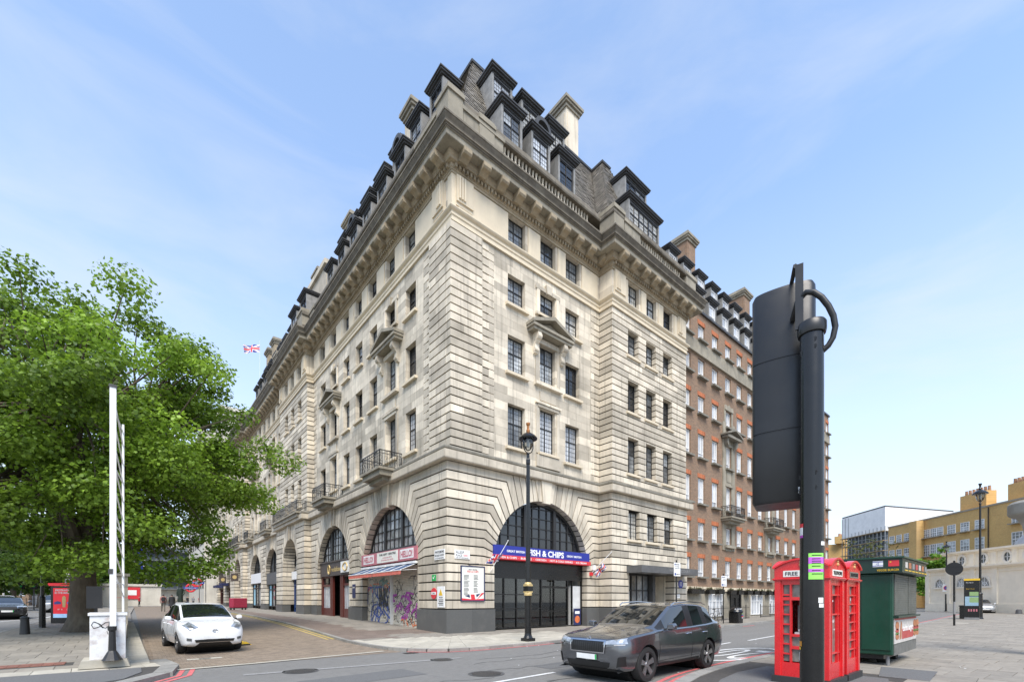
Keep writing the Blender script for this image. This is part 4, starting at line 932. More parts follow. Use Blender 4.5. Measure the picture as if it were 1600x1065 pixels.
# entrance under the canopy on the projecting wing
q = MB(RF); q.box(12.8, 18.1, -1.2, -1.0, .1, 3.4, 0); q.box(15.6, 15.9, -1.0, .9, .1, 3.4, 1); q.box(12.8, 18.1, -1, .95, .05, .12, 1); q.box(12.8, 18.1, -1, .9, 3.42, 3.46, 1); q.box(18.05, 18.12, -1, .3, .1, 3.46, 0); q.build('entrance_lobby', ['stone', 'interior'], BLD)
q = MB(RF)
for s in (12.85, 13.6, 14.2, 14.85, 15.5): q.box(s, s+.07, .5, .6, .1, 3.4)
for z in (.1, 2.3, 3.3): q.box(12.85, 15.55, .5, .59, z, z+.08)
dr = q.build('entrance_doors', 'steel_frame', BLD)
for s in (12.92, 13.67, 14.27, 14.92): g = MB(RF); g.box(s, s+.6, .54, .55, .2, 3.3); g.build('pane', 'glass', dr)
cn = thing('entrance_canopy', 'dark grey flat canopy lettered HARLEY COURT over the side entrance', 'canopy')
q = MB(RF); q.box(12.55, 19.35, .99, 2.1, 3.42, 3.86); q.build('canopy_box', 'grey_panel', cn); text('HARLEY COURT', RF, 15.7, 3.55, 2.6, .2, 2.101, 'grey_mid', cn)
for s in (13.6, 15.5, 17.4): q = MB(RF); q.box(s, s+.7, 1.4, 1.6, 3.40, 3.419); q.build('downlight', 'grey_light', cn)
t = plate('blue_plaque', 'oval blue commemorative plaque on the stone wall right of the canopy', RF, 18.95, 18.97, 2.6, 2.62, .985, 'blue_sign'); q = MB(RF); q.cyl((18.96, .98, 2.85), (18.96, 1.02, 2.85), .30, seg=24); q.build('disc', 'blue_sign', t)
q = MB(RF)
for k in range(4): q.box(18.8, 19.12, 1.02, 1.022, 2.72+k*.08, 2.75+k*.08)
q.build('inscription', 'white_sign', t)
plate('door_number', 'small white number plate below the blue plaque', RF, 18.45, 18.85, 1.85, 2.12, .99, lines=[('1-9', 18.5, .25, 1.95, .1, 'g_black')])
q = MB(RF); q.box(10.35, 10.55, .0, .18, 3.55, 3.85); q.box(10.15, 10.35, .0, .14, 3.2, 3.4, 1); q.build('alarm_boxes', ['white_sign', 'red_sign'], BLD)

m = MB(); m.box(1.7, 1.85, 6.0, 74.9, 0, 8.25); m.build('inner_partition', 'interior', BLD)
# ---------------------------------------------------------------- the brown brick block further along the right street
BB = thing('brick_block', 'tall brown brick mansion block with white windows beyond the stone building', 'building')
BX0, BX1 = 19.9, 55.9
BC = [21.67, 23.88, 26.18, 28.54, 30.75, 32.97, 35.3, 37.43, 39.65] + [39.65+2.24*i for i in range(1, 8)]
BR = [(3.59, 5.08), (6.45, 7.92), (9.4, 11.5), (13.05, 15.0), (16.6, 18.05), (19.55, 21.02), (22.48, 23.76)]
NI = (3, 7, 12)
holes = []
for i, c in enumerate(BC):
    for r, (z0, z1) in enumerate(BR): holes.append((c-.53, c+.53, z0, z1))
m = MB(RF)
ss = sorted({BX0, BX1, *[v for h in holes for v in h[:2]]}); zs = sorted({2.75, 24.7, *[v for h in holes for v in h[2:]]})
for a, b in zip(ss, ss[1:]):
    for c, d in zip(zs, zs[1:]):
        if not any(h[0] <= a+.001 and h[1] >= b-.001 and h[2] <= c+.001 and h[3] >= d-.001 for h in holes): m.add([(a, 0, c), (b, 0, c), (b, 0, d), (a, 0, d)], [(3, 2, 1, 0)])
for h in holes:
    a, b, c, d = h
    m.add([(a, 0, c), (b, 0, c), (b, 0, d), (a, 0, d), (a, -.3, c), (b, -.3, c), (b, -.3, d), (a, -.3, d)], [(0, 1, 5, 4), (1, 2, 6, 5), (2, 3, 7, 6), (3, 0, 4, 7)])
m.box(BX1-.01, BX1, -14, 0, 0, 24.7)
m.build('brick_wall', 'brick', BB)
for i, c in enumerate(BC):
    for r, (z0, z1) in enumerate(BR):
        window(BB, RF, c, -.16, z0, 1.06, z1-z0, 'white', sill='stone_dark')
        if r != 5 and not (i in NI and r in (1, 2, 3, 4)):
            key = ('lintel',)
            if key not in _wp:
                q = MB()
                for k in range(12): q.box(-.62+k*.1035, -.62+k*.1035+.096, -.012, .05, .0, .33)
                _wp[key] = q.build('brick_lintel', 'orange_brick', BB); o = _wp[key]
            else: o = _wp[key].copy(); C.objects.link(o)
            o.location = RF((c, .002, z1+.005))
m = MB(RF); m.box(BX0, BX1+.12, -.1, .10, 21.32, 22.22); m.box(BX0, BX1+.2, -.1, .17, 21.2, 21.318); m.box(BX0, BX1+.14, -.1, .06, 22.22, 22.34); m.build('stone_band', 'stone_sooty', BB)
m = MB(RF); m.box(BX0, BX1, -.3, .16, 24.62, 24.80); m.build('eaves', 'lead', BB)
m = MB(RF); m.box(BX0, BX1, -.5, .05, -.1, 2.45, 0); m.box(BX0, BX1, -.5, .14, 2.45, 2.78, 1); m.build('stucco_base', ['stone_sooty', 'stone_clean'], BB)
for q0 in (24.9, 33.0, 37.3, 41.8, 46.2):
    f = MB(RF)
    for k in range(5): f.box(q0+k*.62-.04, q0+k*.62+.04, .03, .12, .35, 2.2)
    for z in (.35, 1.6, 2.14): f.box(q0, q0+2.48, .03, .115, z, z+.07)
    o = f.build('casement', 'white_frame', BB)
    for k in range(4): g = MB(RF); g.box(q0+.62*k+.04, q0+.62*k+.58, .052, .06, .42, 2.14); g.build('pane', 'glass_net', o)
q = MB(RF); q.box(28.7, 28.9, .02, .16, .1, 2.3); q.box(30.6, 30.8, .02, .16, .1, 2.3); q.box(28.9, 30.6, .02, .1, 1.9, 2.3); q.box(29.7, 29.8, .02, .14, .1, 1.9); q.box(28.9, 29.7, -.2, .06, .1, 1.9); q.box(29.8, 30.6, -.2, .07, .1, 1.9); q.build('doors', 'black_paint', BB)
for k, s in enumerate((22.0, 23.0, 24.75, 26.4, 28.6, 30.1, 31.9, 33.4, 34.9, 36.6, 38.1, 39.7)):
    t = thing('window_box', 'dark planter box on the brick block, ' + ('nearest', 'second', 'third', 'fourth', 'fifth', 'sixth', 'seventh', 'eighth', 'ninth', 'tenth', 'eleventh', 'twelfth')[k] + ' from the stone building', 'planter', RF((s, .14, 2.2)), 0, 'planter boxes along the brick block')
    q = MB(); q.box(-.5, .5, -.34, 0, 0, .34); q.box(-.53, .53, -.37, .0, .34, .38); q.build('trough', 'black_paint', t)
    q = MB(); rr = random.Random(k)
    for _ in range(26):
        p = Vector((rr.uniform(-.4, .4), rr.uniform(-.28, -.04), .38)); d = Vector((rr.uniform(-.1, .1), rr.uniform(-.1, .1), rr.uniform(.06, .2))); e = d.orthogonal().normalized()*.04
        q.add([p-e, p+e, p+d+e, p+d-e], [(0, 1, 2, 3)])
    q.build('seedlings', 'leaf_olive', t, kind='stuff')
def bniche(c):
    m = MB(RF)
    for sg in (-1, 1): m.box(c+sg*.82-.28, c+sg*.82+.28, -.28, .10, 6.0, 17.0)
    for z0, z1 in ((5.95, 6.42), (7.95, 8.4), (11.55, 13.0), (15.05, 15.9)): m.box(c-.54, c+.54, -.26, .06, z0, z1)
    m.box(c-.9, c+.9, -.02, .3, 6.2, 6.42); m.box(c-.42, c+.42, .05, .09, 11.9, 12.75); m.box(c-.72, c+.72, .0, .14, 15.0, 15.12); m.box(c-.72, c+.72, 0, .14, 11.5, 11.64)
    m.build('stone_niche', 'stone_sooty', BB)
    m = MB(RF); m.box(c-1.3, c+1.3, .08, .62, 15.52, 15.72)
    for sg in (-1, 1): m.prism([(c+sg*1.42, 15.722), (c+sg*1.42, 15.86), (c, 16.4), (c, 16.2)], .02, .7); m.prism([(c+sg*.70, 15.52), (c+sg*1.02, 15.52), (c+sg*.98, 15.1), (c+sg*.74, 14.85)], .1, .42)
    m.prism([(c-1.2, 15.724), (c+1.2, 15.724), (c, 16.2)], .02, .3); m.build('pediment', 'stone_dark', BB)
    m = MB(RF)
    for sg in (-1, 1): m.box(c+sg*.68-.13, c+sg*.68+.13, -.02, .06, 16.5, 18.25)
    m.prism([(c-.8, 18.08), (c+.8, 18.08), (c+.7, 18.5), (c+.25, 18.42), (c, 18.62), (c-.25, 18.42), (c-.7, 18.5)], -.02, .12); m.build('upper_surround', 'stone_sooty', BB)
    balcony(RF, c-1.3, c+1.3, .0, .85, 8.75, BB, .3)
for i in NI[:2]: bniche(BC[i])
# mansard with two rows of dormers
m = MB(RF); m.add([(BX0, -.35, 24.8), (BX1, -.35, 24.8), (BX1, -3.0, 31.2), (BX0, -3.0, 31.2), (BX0, -9, 31.4), (BX1, -9, 31.4), (BX1, -9, 24)], [(0, 1, 2, 3), (3, 2, 5, 4), (1, 6, 5, 2)]); m.build('mansard', 'slate', BB)
sl_ = MB(RF)
for k in range(28):
    x = BX0; z = 24.8+6.4*k/28; n = -.35-2.65*k/28
    while x < 42:
        w_ = random.uniform(.26, .4); sl_.add([(x, n+.04, z), (x+w_-.015, n+.04, z), (x+w_-.015, n-.11, z+.3), (x, n-.11, z+.3)], [(0, 1, 2, 3)]); x += w_
sl_.build('roof_slates', 'slate', BB, kind='stuff')
for i, c in enumerate(BC):
    if i > 10: continue
    dormer(RF, c+.35, -.4, 25.45, w_=1.05, h=1.25, depth=1.0, parent=BB, glass='glass_net', white=True)
    dormer(RF, c+.45, -1.45, 28.2, w_=1.05, h=1.4, depth=1.0, parent=BB, glass='glass_net', white=True)
for x0_, x1_ in ((28.9, 30.4), (41.0, 42.6)): chimney(x0_, x1_, 4.0, 8.0, 29, 36.4, BB, 'brick', 'stone_sooty')
m = MB(); m.box(BX0, BX1-.02, .35, 12, 0, 24.6); m.build('rear_mass', 'brick', BB)
# front railings, one thing per run
def railing_run(label, a, b, gap=.14, hgt=1.05, fin=True):
    p, q = Vector(a), Vector(b); t = thing('iron_railing', label, 'railing', p); d = q-p; Ln = d.length; d.normalize(); m = MB()
    for z in (.12, hgt-.08): m.tube([Vector((0, 0, z)), d*Ln+Vector((0, 0, z))], .022, 4)
    m.build('rail', 'black_iron', t); m = MB(); k = int(Ln/gap)
    for i in range(k+1):
        u = d*(Ln*i/k); m.tube([u, u+Vector((0, 0, hgt+.1))], [.011, .004] if fin else .011, 4)
    m.build('bars', 'black_iron', t, kind='stuff'); m = MB()
    for i in range(int(Ln/2.2)+1): u = d*min(Ln, 2.2*i); m.cyl(u, u+Vector((0, 0, hgt+.16)), .03, seg=6)
    m.build('posts', 'black_iron', t, kind='stuff'); return t
railing_run('black iron area railing left of the brick block doorway, behind the bicycles', (21.3, -1.9, .1), (28.6, -1.75, .13)); railing_run('black iron area railing right of the brick block doorway', (31.0, -1.7, .16), (39.5, -1.55, .22)); railing_run('black iron area railing farthest along the brick block', (40, -1.55, .22), (55, -1.3, .35))
# ---------------------------------------------------------------- ground: roads, pavements, kerbs, setts, painted lines
def sheet(name, xs, ys, fn, matn, kind='structure', label=None):
    m = MB()
    for x in xs:
        for y in ys: m.v.append(Vector((x, y, fn(x, y))))
    k = len(ys)
    for i in range(len(xs)-1):
        for j in range(k-1): m.f.append([i*k+j, (i+1)*k+j, (i+1)*k+j+1, i*k+j+1]); m.mi.append(0); m.r.append(.5)
    return m.build(name, matn, kind=kind, smooth=True)
fr = lambda a, b, n: [lerp(a, b, i/n) for i in range(n+1)]
ROAD = sheet('road', fr(-260, -40, 8)+fr(-38, 60, 49)+fr(64, 400, 14), fr(-160, -24, 6)+fr(-22, 50, 72)+fr(55, 500, 14), GZ, 'asphalt')
KL = [(-4.1, 76), (-4.1, 45), (-4.12, 30), (-4.17, 19.1), (-4.28, 12), (-4.39, 7.5), (-4.5, 4), (-4.62, 1.05), (-4.7, -1.2), (-4.66, -2.6), (-4.5, -3.7), (-4.2, -4.44), (-3.8, -4.95), (-3.26, -5.34), (-2.6, -5.5), (-1.8, -5.56), (.3, -5.55), (2, -5.38), (9, -5.08), (16.35, -4.82), (27.1, -4.14), (42, -3.6), (60, -3.3)]
IL = [(.9, 76), (.9, 45), (.9, 30), (.9, 19.1), (.9, 12), (.9, 7.5), (.9, 4), (.9, 1.05), (.9, .9), (.9, .9), (.9, .9), (.9, .9), (.92, .9), (.94, .9), (.96, .9), (.98, .9), (1.0, .9), (2, .9), (9, .9), (16.35, .9), (27.1, .9), (42, .9), (60, .9)]
def resample(a, b, step):
    oa, ob = [], []
    for i in range(len(a)-1):
        L_ = max((Vector(a[i+1])-Vector(a[i])).length, (Vector(b[i+1])-Vector(b[i])).length); k = max(1, round(L_/step))
        for j in range(k): oa.append(Vector(a[i]).lerp(Vector(a[i+1]), j/k)); ob.append(Vector(b[i]).lerp(Vector(b[i+1]), j/k))
    oa.append(Vector(a[-1])); ob.append(Vector(b[-1])); return oa, ob
def emit(pieces, parent, name, rest_name, limit=295):
    """pieces: (quad corners, thickness, material); the ones showing largest become parts"""
    def sc_(p):
        c = sum((Vector(q) for q in p[0]), Vector())/len(p[0]); d = c-CAM; f = d.dot(FWD)
        if f < 2.2: return 0
        px, py = d.dot(RGT)/f, d.z/f
        if abs(px) > 1.16 or py < -.19: return 0
        return (Vector(p[0][1])-Vector(p[0][0])).cross(Vector(p[0][3])-Vector(p[0][0])).length*abs(d.z)/d.length**3
    pieces = sorted(((sc_(p), i, p) for i, p in enumerate(pieces)), key=lambda q: -q[0]); rest = {}
    for i, (s_, _, (q, th, mt)) in enumerate(pieces):
        one = i < limit and s_ > 0
        m = MB() if one else rest.setdefault(mt, MB())
        k = len(q); m.add([tuple(v) for v in q]+[(v[0], v[1], v[2]-th) for v in q], [list(range(k))]+[(j, k+j, k+(j+1) % k, (j+1) % k) for j in range(k)])
        if one: m.build(name, mt, parent)
    for mt, m in rest.items(): m.build(rest_name, mt, parent, kind='stuff')
def strip_pavement(name, inner, outer, rows, slab, h=.10, base='paving_joint', choose=None, joint=.012, step=1.2, skip=None):
    a, b = resample(inner, outer, step); m = MB()
    for p, q in zip(a, b):
        for t in range(7): r = p.lerp(q, t/6); m.v.append(Vector((r.x, r.y, GZ(r.x, r.y)+h-.012)))
    for i in range(len(a)-1):
        for t in range(6): m.f.append([i*7+t, i*7+t+1, (i+1)*7+t+1, (i+1)*7+t]); m.mi.append(0); m.r.append(.5)
    o = m.build(name, base, kind='structure', smooth=True)
    a, b = resample(inner, outer, slab); pcs = []
    for i in range(len(a)-1):
        L_ = (b[i]-a[i]).length; k = max(2, round(L_/rows)); off = (i % 2)*.5
        for j in range(k+1):
            t0, t1 = max(0, (j-off)/k), min(1, (j+1-off)/k)
            if t1-t0 < .08/k: continue
            g = joint/max(L_, .1)/2; gu = joint/2/slab
            P = lambda t, u: a[i].lerp(b[i], t).lerp(a[i+1].lerp(b[i+1], t), u)
            c = P((t0+t1)/2, .5)
            if skip and skip(c): continue
            q = [P(t0+g, gu), P(t1-g, gu), P(t1-g, 1-gu), P(t0+g, 1-gu)]; dz = random.uniform(-.002, .002)
            pcs.append(([(v.x, v.y, GZ(v.x, v.y)+h+dz) for v in q], .02, choose(c) if choose else 'paving'))
    emit(pcs, o, 'paving_slab', 'far_paving_slabs'); return o
def kerb(name, path, parent, h=.105, w_=.16, ln=.9, gap=.01):
    """stones along a path; the road lies on the right-hand side of travel reversed by sign of w_"""
    pts = [Vector(p) for p in path]; pcs = []
    for a, b in zip(pts, pts[1:]):
        d = b-a; L_ = d.length; k = max(1, round(L_/ln)); d.normalize(); nn = Vector((d.y, -d.x))
        for i in range(k):
            u0, u1 = a+d*(L_*i/k+gap/2), a+d*(L_*(i+1)/k-gap/2); q = [u0, u1, u1+nn*w_, u0+nn*w_]
            if w_ < 0: q = q[::-1]
            pcs.append(([(v.x, v.y, GZ(v.x, v.y)+h) for v in q][::-1], .16, 'kerb'))
    emit(pcs, parent, 'kerb_stone', 'far_kerb_stones')
def chooseA(c):
    if c.y < -.3 and c.x < 5: return 'paving_pale' if c.y < -1.2-.12*c.x else 'paving'
    if c.x < -2.9 and c.y > -1.5: return 'paving_brown'
    if c.y > -1 and c.x < .2: return 'paving_brown' if (abs(c.y-2.2) < 1.3 and c.x > -3) or c.x < -2.6 else 'paving'
    return 'paving'
PA = strip_pavement('pavement', IL, KL, .62, .8, choose=chooseA)
kerb('kerb', KL, PA, w_=.16)
KB = [(-16, -17.8), (-8, -15.4), (-5.4, -14.55), (-4.0, -14.05), (-2.9, -13.68), (-2.1, -13.47), (-1.2, -13.32), (.1, -13.2), (2, -13.12), (14, -12.92), (28, -12.74), (57, -12.66), (62, -13.2), (66, -15.0)]
IB = [(-16, -24), (-8, -24), (-5.4, -24), (-4, -24), (-2.9, -24), (-2.1, -24), (-1.2, -24), (.1, -24), (2, -24), (14, -26), (28, -30), (57, -34), (62, -34), (66, -34)]
PB = strip_pavement('footway', KB, IB, .62, .85, choose=lambda c: 'paving_pale' if random.random() < .012 else 'paving', skip=lambda c: c.x < .6 and c.y > -16.2 and c.x > -3.4 or c.x < -3.4 and c.y > -17)
kerb('kerb', KB[::-1], PB, w_=.28)
m = MB(); m.slab([(-12, -18), (-8.3, -15.95), (-4.2, -14.6), (-2.2, -13.95), (-1.0, -13.75), (.5, -13.8), (.5, -16.1), (-3.5, -17), (-8, -18.6)], .06, .104); m.build('asphalt_patch', 'asphalt_new', PB)
# square cover slab, gully line and curved setts in the near footway
m = MB(); m.slab([(.75, -15.9), (2.5, -15.6), (2.5, -16.6), (.75, -16.7)], .09, .106); m.build('dark_slab', 'asphalt_new', PB)
# island footway with the plane tree
KC = [(-10.95, 60), (-11.35, 30), (-11.3, 15.9), (-11.22, 3.45), (-10.95, -2.8), (-10.75, -4.2), (-10.95, -5.5), (-11.6, -6.5), (-12.6, -7.3), (-14, -7.9), (-18, -8.6)]
IC = [(-14.6, 60), (-14.8, 30), (-15.2, 15.9), (-15.5, 3.45), (-15.7, -2.8), (-15.9, -4.2), (-16.2, -5.2), (-16.8, -5.6), (-17.4, -6), (-18, -6.3), (-19.5, -7)]
PC = strip_pavement('island_footway', IC, KC, .6, .8, choose=lambda c: 'paving_pale' if -3.9 < c.y < -3.2 else 'paving', skip=lambda c: c.y < -4.4 or (-2.5 < c.y < -1.9 and c.x < -12.6))
kerb('kerb', KC[:7][::-1]+[], PC, w_=-.02, h=.1); kerb('kerb', KC[4:], PC, w_=-.34); kerb('kerb', IC, PC, w_=.16)
m = MB()
for a, b in zip(KC[3:], KC[4:]):
    pass
m.slab([(-18.4, -8.2), (-14, -7.55), (-12.5, -6.95), (-11.45, -6.1), (-11.15, -5.2), (-11.15, -4.35), (-15.9, -4.1), (-19, -6.2)], .07, .104); m.build('asphalt_patch', 'asphalt_new', PC)
pcs = []
for i in range(15):
    x = -15.6+i*.2
    for j in range(6): y = -2.5+j*.1; pcs.append(([(x+.004, y+.004, GZ(x, y)+.103), (x+.196, y+.004, GZ(x, y)+.103), (x+.196, y+.096, GZ(x, y)+.103), (x+.004, y+.096, GZ(x, y)+.103)], .02, 'brick_red'))
emit(pcs, PC, 'tactile_brick', 'far_tactile_bricks', 0)
pcs = []
for i in range(18):
    y = -3.6+i*1.0; x0_ = -11.45; pcs.append(([(x0_, y+.006, GZ(0, y)+.118), (-10.97 - .015*max(0, y+2), y+.006, GZ(0, y)+.118), (-10.97-.015*max(0, y+3), y+.994, GZ(0, y+1)+.118), (x0_, y+.994, GZ(0, y+1)+.118)], .12, 'paving_pale'))
emit(pcs, PC, 'edge_slab', 'far_edge_slabs')
# service road of brick setts
xs = fr(-11.0, -4.5, 12); SV = sheet('service_road', xs, fr(-4.5, 80, 80), lambda x, y: GZ(x, y)+.004, 'sett_far')
pcs = []
y = -4.5; r_ = 0
while y < 7.5:
    x = -10.93-.1*(r_ % 2)
    while x < -4.62:
        if y > -4.5+(x+10.84)*.105-.08 and x > -11.0 and x+.2 < interp(y, [-4.4, -2.6, 1, 7.5], [-4.5, -4.72, -4.68, -4.46]):
            zc_ = lambda a, b: GZ(a, b)+.014
            pcs.append(([(x+.004, y+.004, zc_(x, y)), (x+.196, y+.004, zc_(x, y)), (x+.196, y+.096, zc_(x, y+.1)), (x+.004, y+.096, zc_(x, y+.1))], .012, 'sett'))
        x += .2
    y += .1; r_ += 1
emit(pcs, SV, 'paving_brick', 'smaller_paving_bricks')
def line(name, pts, w_, matn, dz=.008, parent=ROAD, dash=None, label=None):
    pts = [Vector(p) for p in pts]; m = MB(); res = [pts[0]]
    for a, b in zip(pts, pts[1:]):
        k = max(1, round((b-a).length/.8)); res += [a.lerp(b, (i+1)/k) for i in range(k)]
    for i, p in enumerate(res):
        d = (res[min(i+1, len(res)-1)]-res[max(i-1, 0)]).normalized(); nn = Vector((d.y, -d.x))*w_/2
        for q in (p-nn, p+nn): m.v.append(Vector((q.x, q.y, GZ(q.x, q.y)+dz)))
    for i in range(len(res)-1): m.f.append([2*i, 2*i+1, 2*i+3, 2*i+2]); m.mi.append(0); m.r.append(.5)
    return m.build(name, matn, parent)
line('flush_kerb_strip', [(-10.9, -4.66), (-8.76, -4.52), (-4.9, -3.98)], .22, 'paving_pale', .018)
for o_ in (.22, .46): line('yellow_line', [(x-o_, y) for x, y in KL[2:9] if y > 1] , .085, 'yellow_line', .020, SV)
off = lambda pts, n: [(v.x, v.y) for v in offpath(pts, n)]
line('red_line', off(KL[11:18], .22), .10, 'red_line'); 
for o_ in (.46, .66): line('red_line', off(KB[::-1][1:12], o_), .10, 'red_line')
for o_ in (.45, .65): line('red_line', off(KC[5:10], -o_), .10, 'red_line')
for a, b in (((-7.5, -11.0), (-3.7, -10.72)), ((3.2, -10.3), (7.1, -9.92)), ((8.6, -9.99), (13.6, -9.6)), ((16, -9.45), (20, -9.2)), ((23, -9.0), (27, -8.7))): line('white_line', [a, b], .11, 'white_line')
line('white_line', [(7.0, -6.1), (11.2, -6.0), (16.5, -5.9)], .12, 'worn_line'); 
for k in range(4): line('red_line', [(9+k*5, -5.55+.11*k), (10.8+k*5, -5.5+.11*k)], .14, 'red_line')
a, b, c = ongnd(380, 1054), ongnd(560, 1040), ongnd(720, 1027); line('worn_line', [(a.x, a.y), (b.x, b.y), (c.x, c.y)], .22, 'worn_line')
ring = [(3.45+2.35*math.cos(t), -11.82+.86*math.sin(t)) for t in [2*math.pi*i/48 for i in range(49)]]
line('speed_roundel', ring, .17, 'white_line', .009)
TX = Frame((0, 0, 0), (0, 1, 0), (0, 0, 1))
def road_text(s, x0_, y0, wy, lx):
    cu = bpy.data.curves.new('t', 'FONT'); cu.body = s; cu.offset = -.005; 
    me = text_mesh(cu); X = [v.co.x for v in me.vertices]; Y_ = [v.co.y for v in me.vertices]; m = MB()
    m.add([(x0_-(v.co.y-min(Y_))/(max(Y_)-min(Y_))*lx, y0+(v.co.x-min(X))/(max(X)-min(X))*wy, .010) for v in me.vertices], [list(p.vertices) for p in me.polygons]); m.build('speed_number', 'white_line', ROAD)
road_text('20', 4.9, -12.42, 1.15, 2.9)
line('white_line', [(-26, -1), (-18.4, 16), (-15.8, 26), (-15.2, 60)], .16, 'white_line'); line('white_line', [(-30, 14), (-21, 28), (-19.5, 70)], .12, 'white_line')
# verge of the far side and weeds at the kerb
wd = MB()
for k in range(160):
    i = random.choice((8, 9, 10, 11, 12, 13, 16)); t = random.random(); p = Vector(KL[i]).lerp(Vector(KL[i+1]), t); s = random.uniform(.02, .06); a = random.uniform(0, 6.3)
    wd.add([(p.x-.03, p.y-.03, GZ(p.x, p.y)), (p.x-.03+s*math.cos(a), p.y-.03+s*math.sin(a), GZ(p.x, p.y)+.02), (p.x-.03+s*math.cos(a+.8), p.y-.03+s*math.sin(a+.8), GZ(p.x, p.y)+.05*random.random())], [(0, 1, 2)])
tag(wd.build('kerb_weeds', 'weed'), 'tiny weeds growing in the kerb joint round the corner', 'weeds', kind='stuff')
m = MB(); m.slab([(.4, .9), (.4, 75), (19, 75), (19, .9)], -.2, .12); o = m.build('building_plot', 'ground', kind='structure')

# covers, gullies, trench repairs and cracks in the carriageway
def decal(name, pts, matn, dz, parent=ROAD): m = MB(); m.add([(x, y, GZ(x, y)+dz) for x, y in pts], [list(range(len(pts)))]); return m.build(name, matn, parent)
def pxg(px, py): p = ongnd(px, py); return (p.x, p.y)
for px, py, r_ in ((470, 1048, .32), (760, 1052, .34), (690, 1030, .24)): c = pxg(px, py); decal('manhole_cover', [(c[0]+r_*math.cos(a), c[1]+r_*math.sin(a)) for a in [2*math.pi*i/20 for i in range(20)]], 'iron_cover', .010); line('manhole_rim', [(c[0]+(r_+.05)*math.cos(a), c[1]+(r_+.05)*math.sin(a)) for a in [2*math.pi*i/20 for i in range(21)]], .07, 'tar', .008)
c = pxg(320, 1029); decal('drain_plate', [(c[0]-.42, c[1]-.14), (c[0]+.42, c[1]-.14), (c[0]+.42, c[1]+.14), (c[0]-.42, c[1]+.14)], 'paving_pale', .02, SV); decal('drain_grate', [(c[0]-.14, c[1]-.06), (c[0]+.14, c[1]-.06), (c[0]+.14, c[1]+.06), (c[0]-.14, c[1]+.06)], 'iron_cover', .024, SV)
for x, y in ((1.6, -5.62), (-4.45, -4.95)): decal('gully_grate', [(x-.22, y-.2), (x+.22, y-.2), (x+.22, y+.12), (x-.22, y+.12)], 'iron_cover', .012)
decal('tarmac_patch', [(2.2, -5.75), (6.5, -5.65), (6.6, -7.2), (2.1, -7.3)], 'asphalt_new', .005); decal('tarmac_patch', [(-9.5, -8.2), (-6.2, -7.9), (-6.1, -9.0), (-9.6, -9.2)], 'asphalt_new', .005); decal('tarmac_patch', [(-3.4, -9.6), (1.5, -9.3), (1.5, -10.05), (-3.4, -10.3)], 'asphalt_new', .005)
rr = random.Random(4)
for k in range(7):
    x, y = rr.uniform(-9, 6), rr.uniform(-12, -6.2); pts = [(x, y)]
    for _ in range(9): x += rr.uniform(.2, .6); y += rr.uniform(-.18, .18); pts.append((x, y))
    line('crack_seal', pts, .025, 'tar', .006)
lt_ = MB()
for k in range(90):
    x, y = rr.uniform(-4.4, 10), rr.uniform(-13.2, -5.0)
    if rr.random() < .5: x, y = rr.uniform(1, 20), rr.uniform(-20, -13.6)
    s = rr.uniform(.012, .035); a = rr.uniform(0, 6); h = .106 if y < -13.4 else GZ(x, y)+.006
    lt_.add([(x+s*math.cos(a+i*1.6), y+s*math.sin(a+i*1.6), h+.003*i) for i in range(4)], [(0, 1, 2, 3)])
tag(lt_.build('gum_and_litter', 'sticker_white'), 'tiny pale litter and gum spots scattered on road and footway', 'litter', kind='stuff')
# ---------------------------------------------------------------- street furniture
def gz(x, y, h=.1): return Vector((x, y, GZ(x, y)+h))
def lantern(z0, t, s=1.0, mat_='black_paint'):
    q = MB(); q.lathe([(.05*s, z0), (.07*s, z0+.05), (.05*s, z0+.1)], seg=10)
    for a in range(2):
        x = .26*s*(1 if a else -1); q.tube([(0, 0, z0+.02), (x*.7, 0, z0+.14*s), (x, 0, z0+.3*s), (x, 0, z0+.62*s)], .022*s, 6)
    q.lathe([(.36*s, z0+.60*s), (.37*s, z0+.64*s), (.28*s, z0+.74*s), (.16*s, z0+.82*s), (.07*s, z0+.88*s)], seg=20); q.build('lantern_frame', mat_, t)
    q = MB(); q.lathe([(.06*s, z0+.16*s), (.14*s, z0+.24*s), (.19*s, z0+.40*s), (.20*s, z0+.60*s)], seg=16); q.build('lantern_glass', 'lamp_glass', t)
    q = MB(); q.lathe([(.05*s, z0+.3*s), (.07*s, z0+.42*s), (.03*s, z0+.58*s)], seg=8); q.build('bulb', 'lantern_glass', t)
    q = MB(); q.lathe([(.07*s, z0+.88*s), (.08*s, z0+.95*s), (.05*s, z0+1.0*s), (.05*s, z0+1.12*s), (.08*s, z0+1.18*s), (.085*s, z0+1.24*s)], seg=10); q.build('finial', 'copper' if s == 1 else mat_, t)
lp = thing('street_lamp', 'tall black street lamp with glass lantern in front of the fish shop', 'street lamp', (.62, -5.0, .1))
q = MB(); q.box(-.20, .20, -.20, .20, 0, .12); q.lathe([(.19, .12), (.15, .22), (.135, .3), (.13, 1.75), (.145, 1.78)], seg=12); q.build('base', 'black_paint', lp)
q = MB(); q.box(-.13, .13, -.13, .13, 1.90, 2.22); q.build('band_box', 'gold', lp); q = MB(); q.box(-.132, .132, -.132, .132, 1.95, 2.15); q.build('band_panel', 'black_paint', lp); q = MB(); q.lathe([(.155, 1.78), (.16, 1.84), (.145, 1.90)], seg=12); q.build('gold_ring', 'gold', lp); q = MB(); q.lathe([(.15, 2.22), (.14, 2.26), (.11, 2.30)], seg=12); q.build('gold_ring', 'gold', lp)
q = MB(); q.lathe([(.10, 2.30), (.085, 4.5), (.07, 6.9), (.085, 6.95), (.085, 7.1), (.06, 7.15), (.06, 7.3)], seg=12); q.build('column', 'black_paint', lp); lantern(7.3, lp)

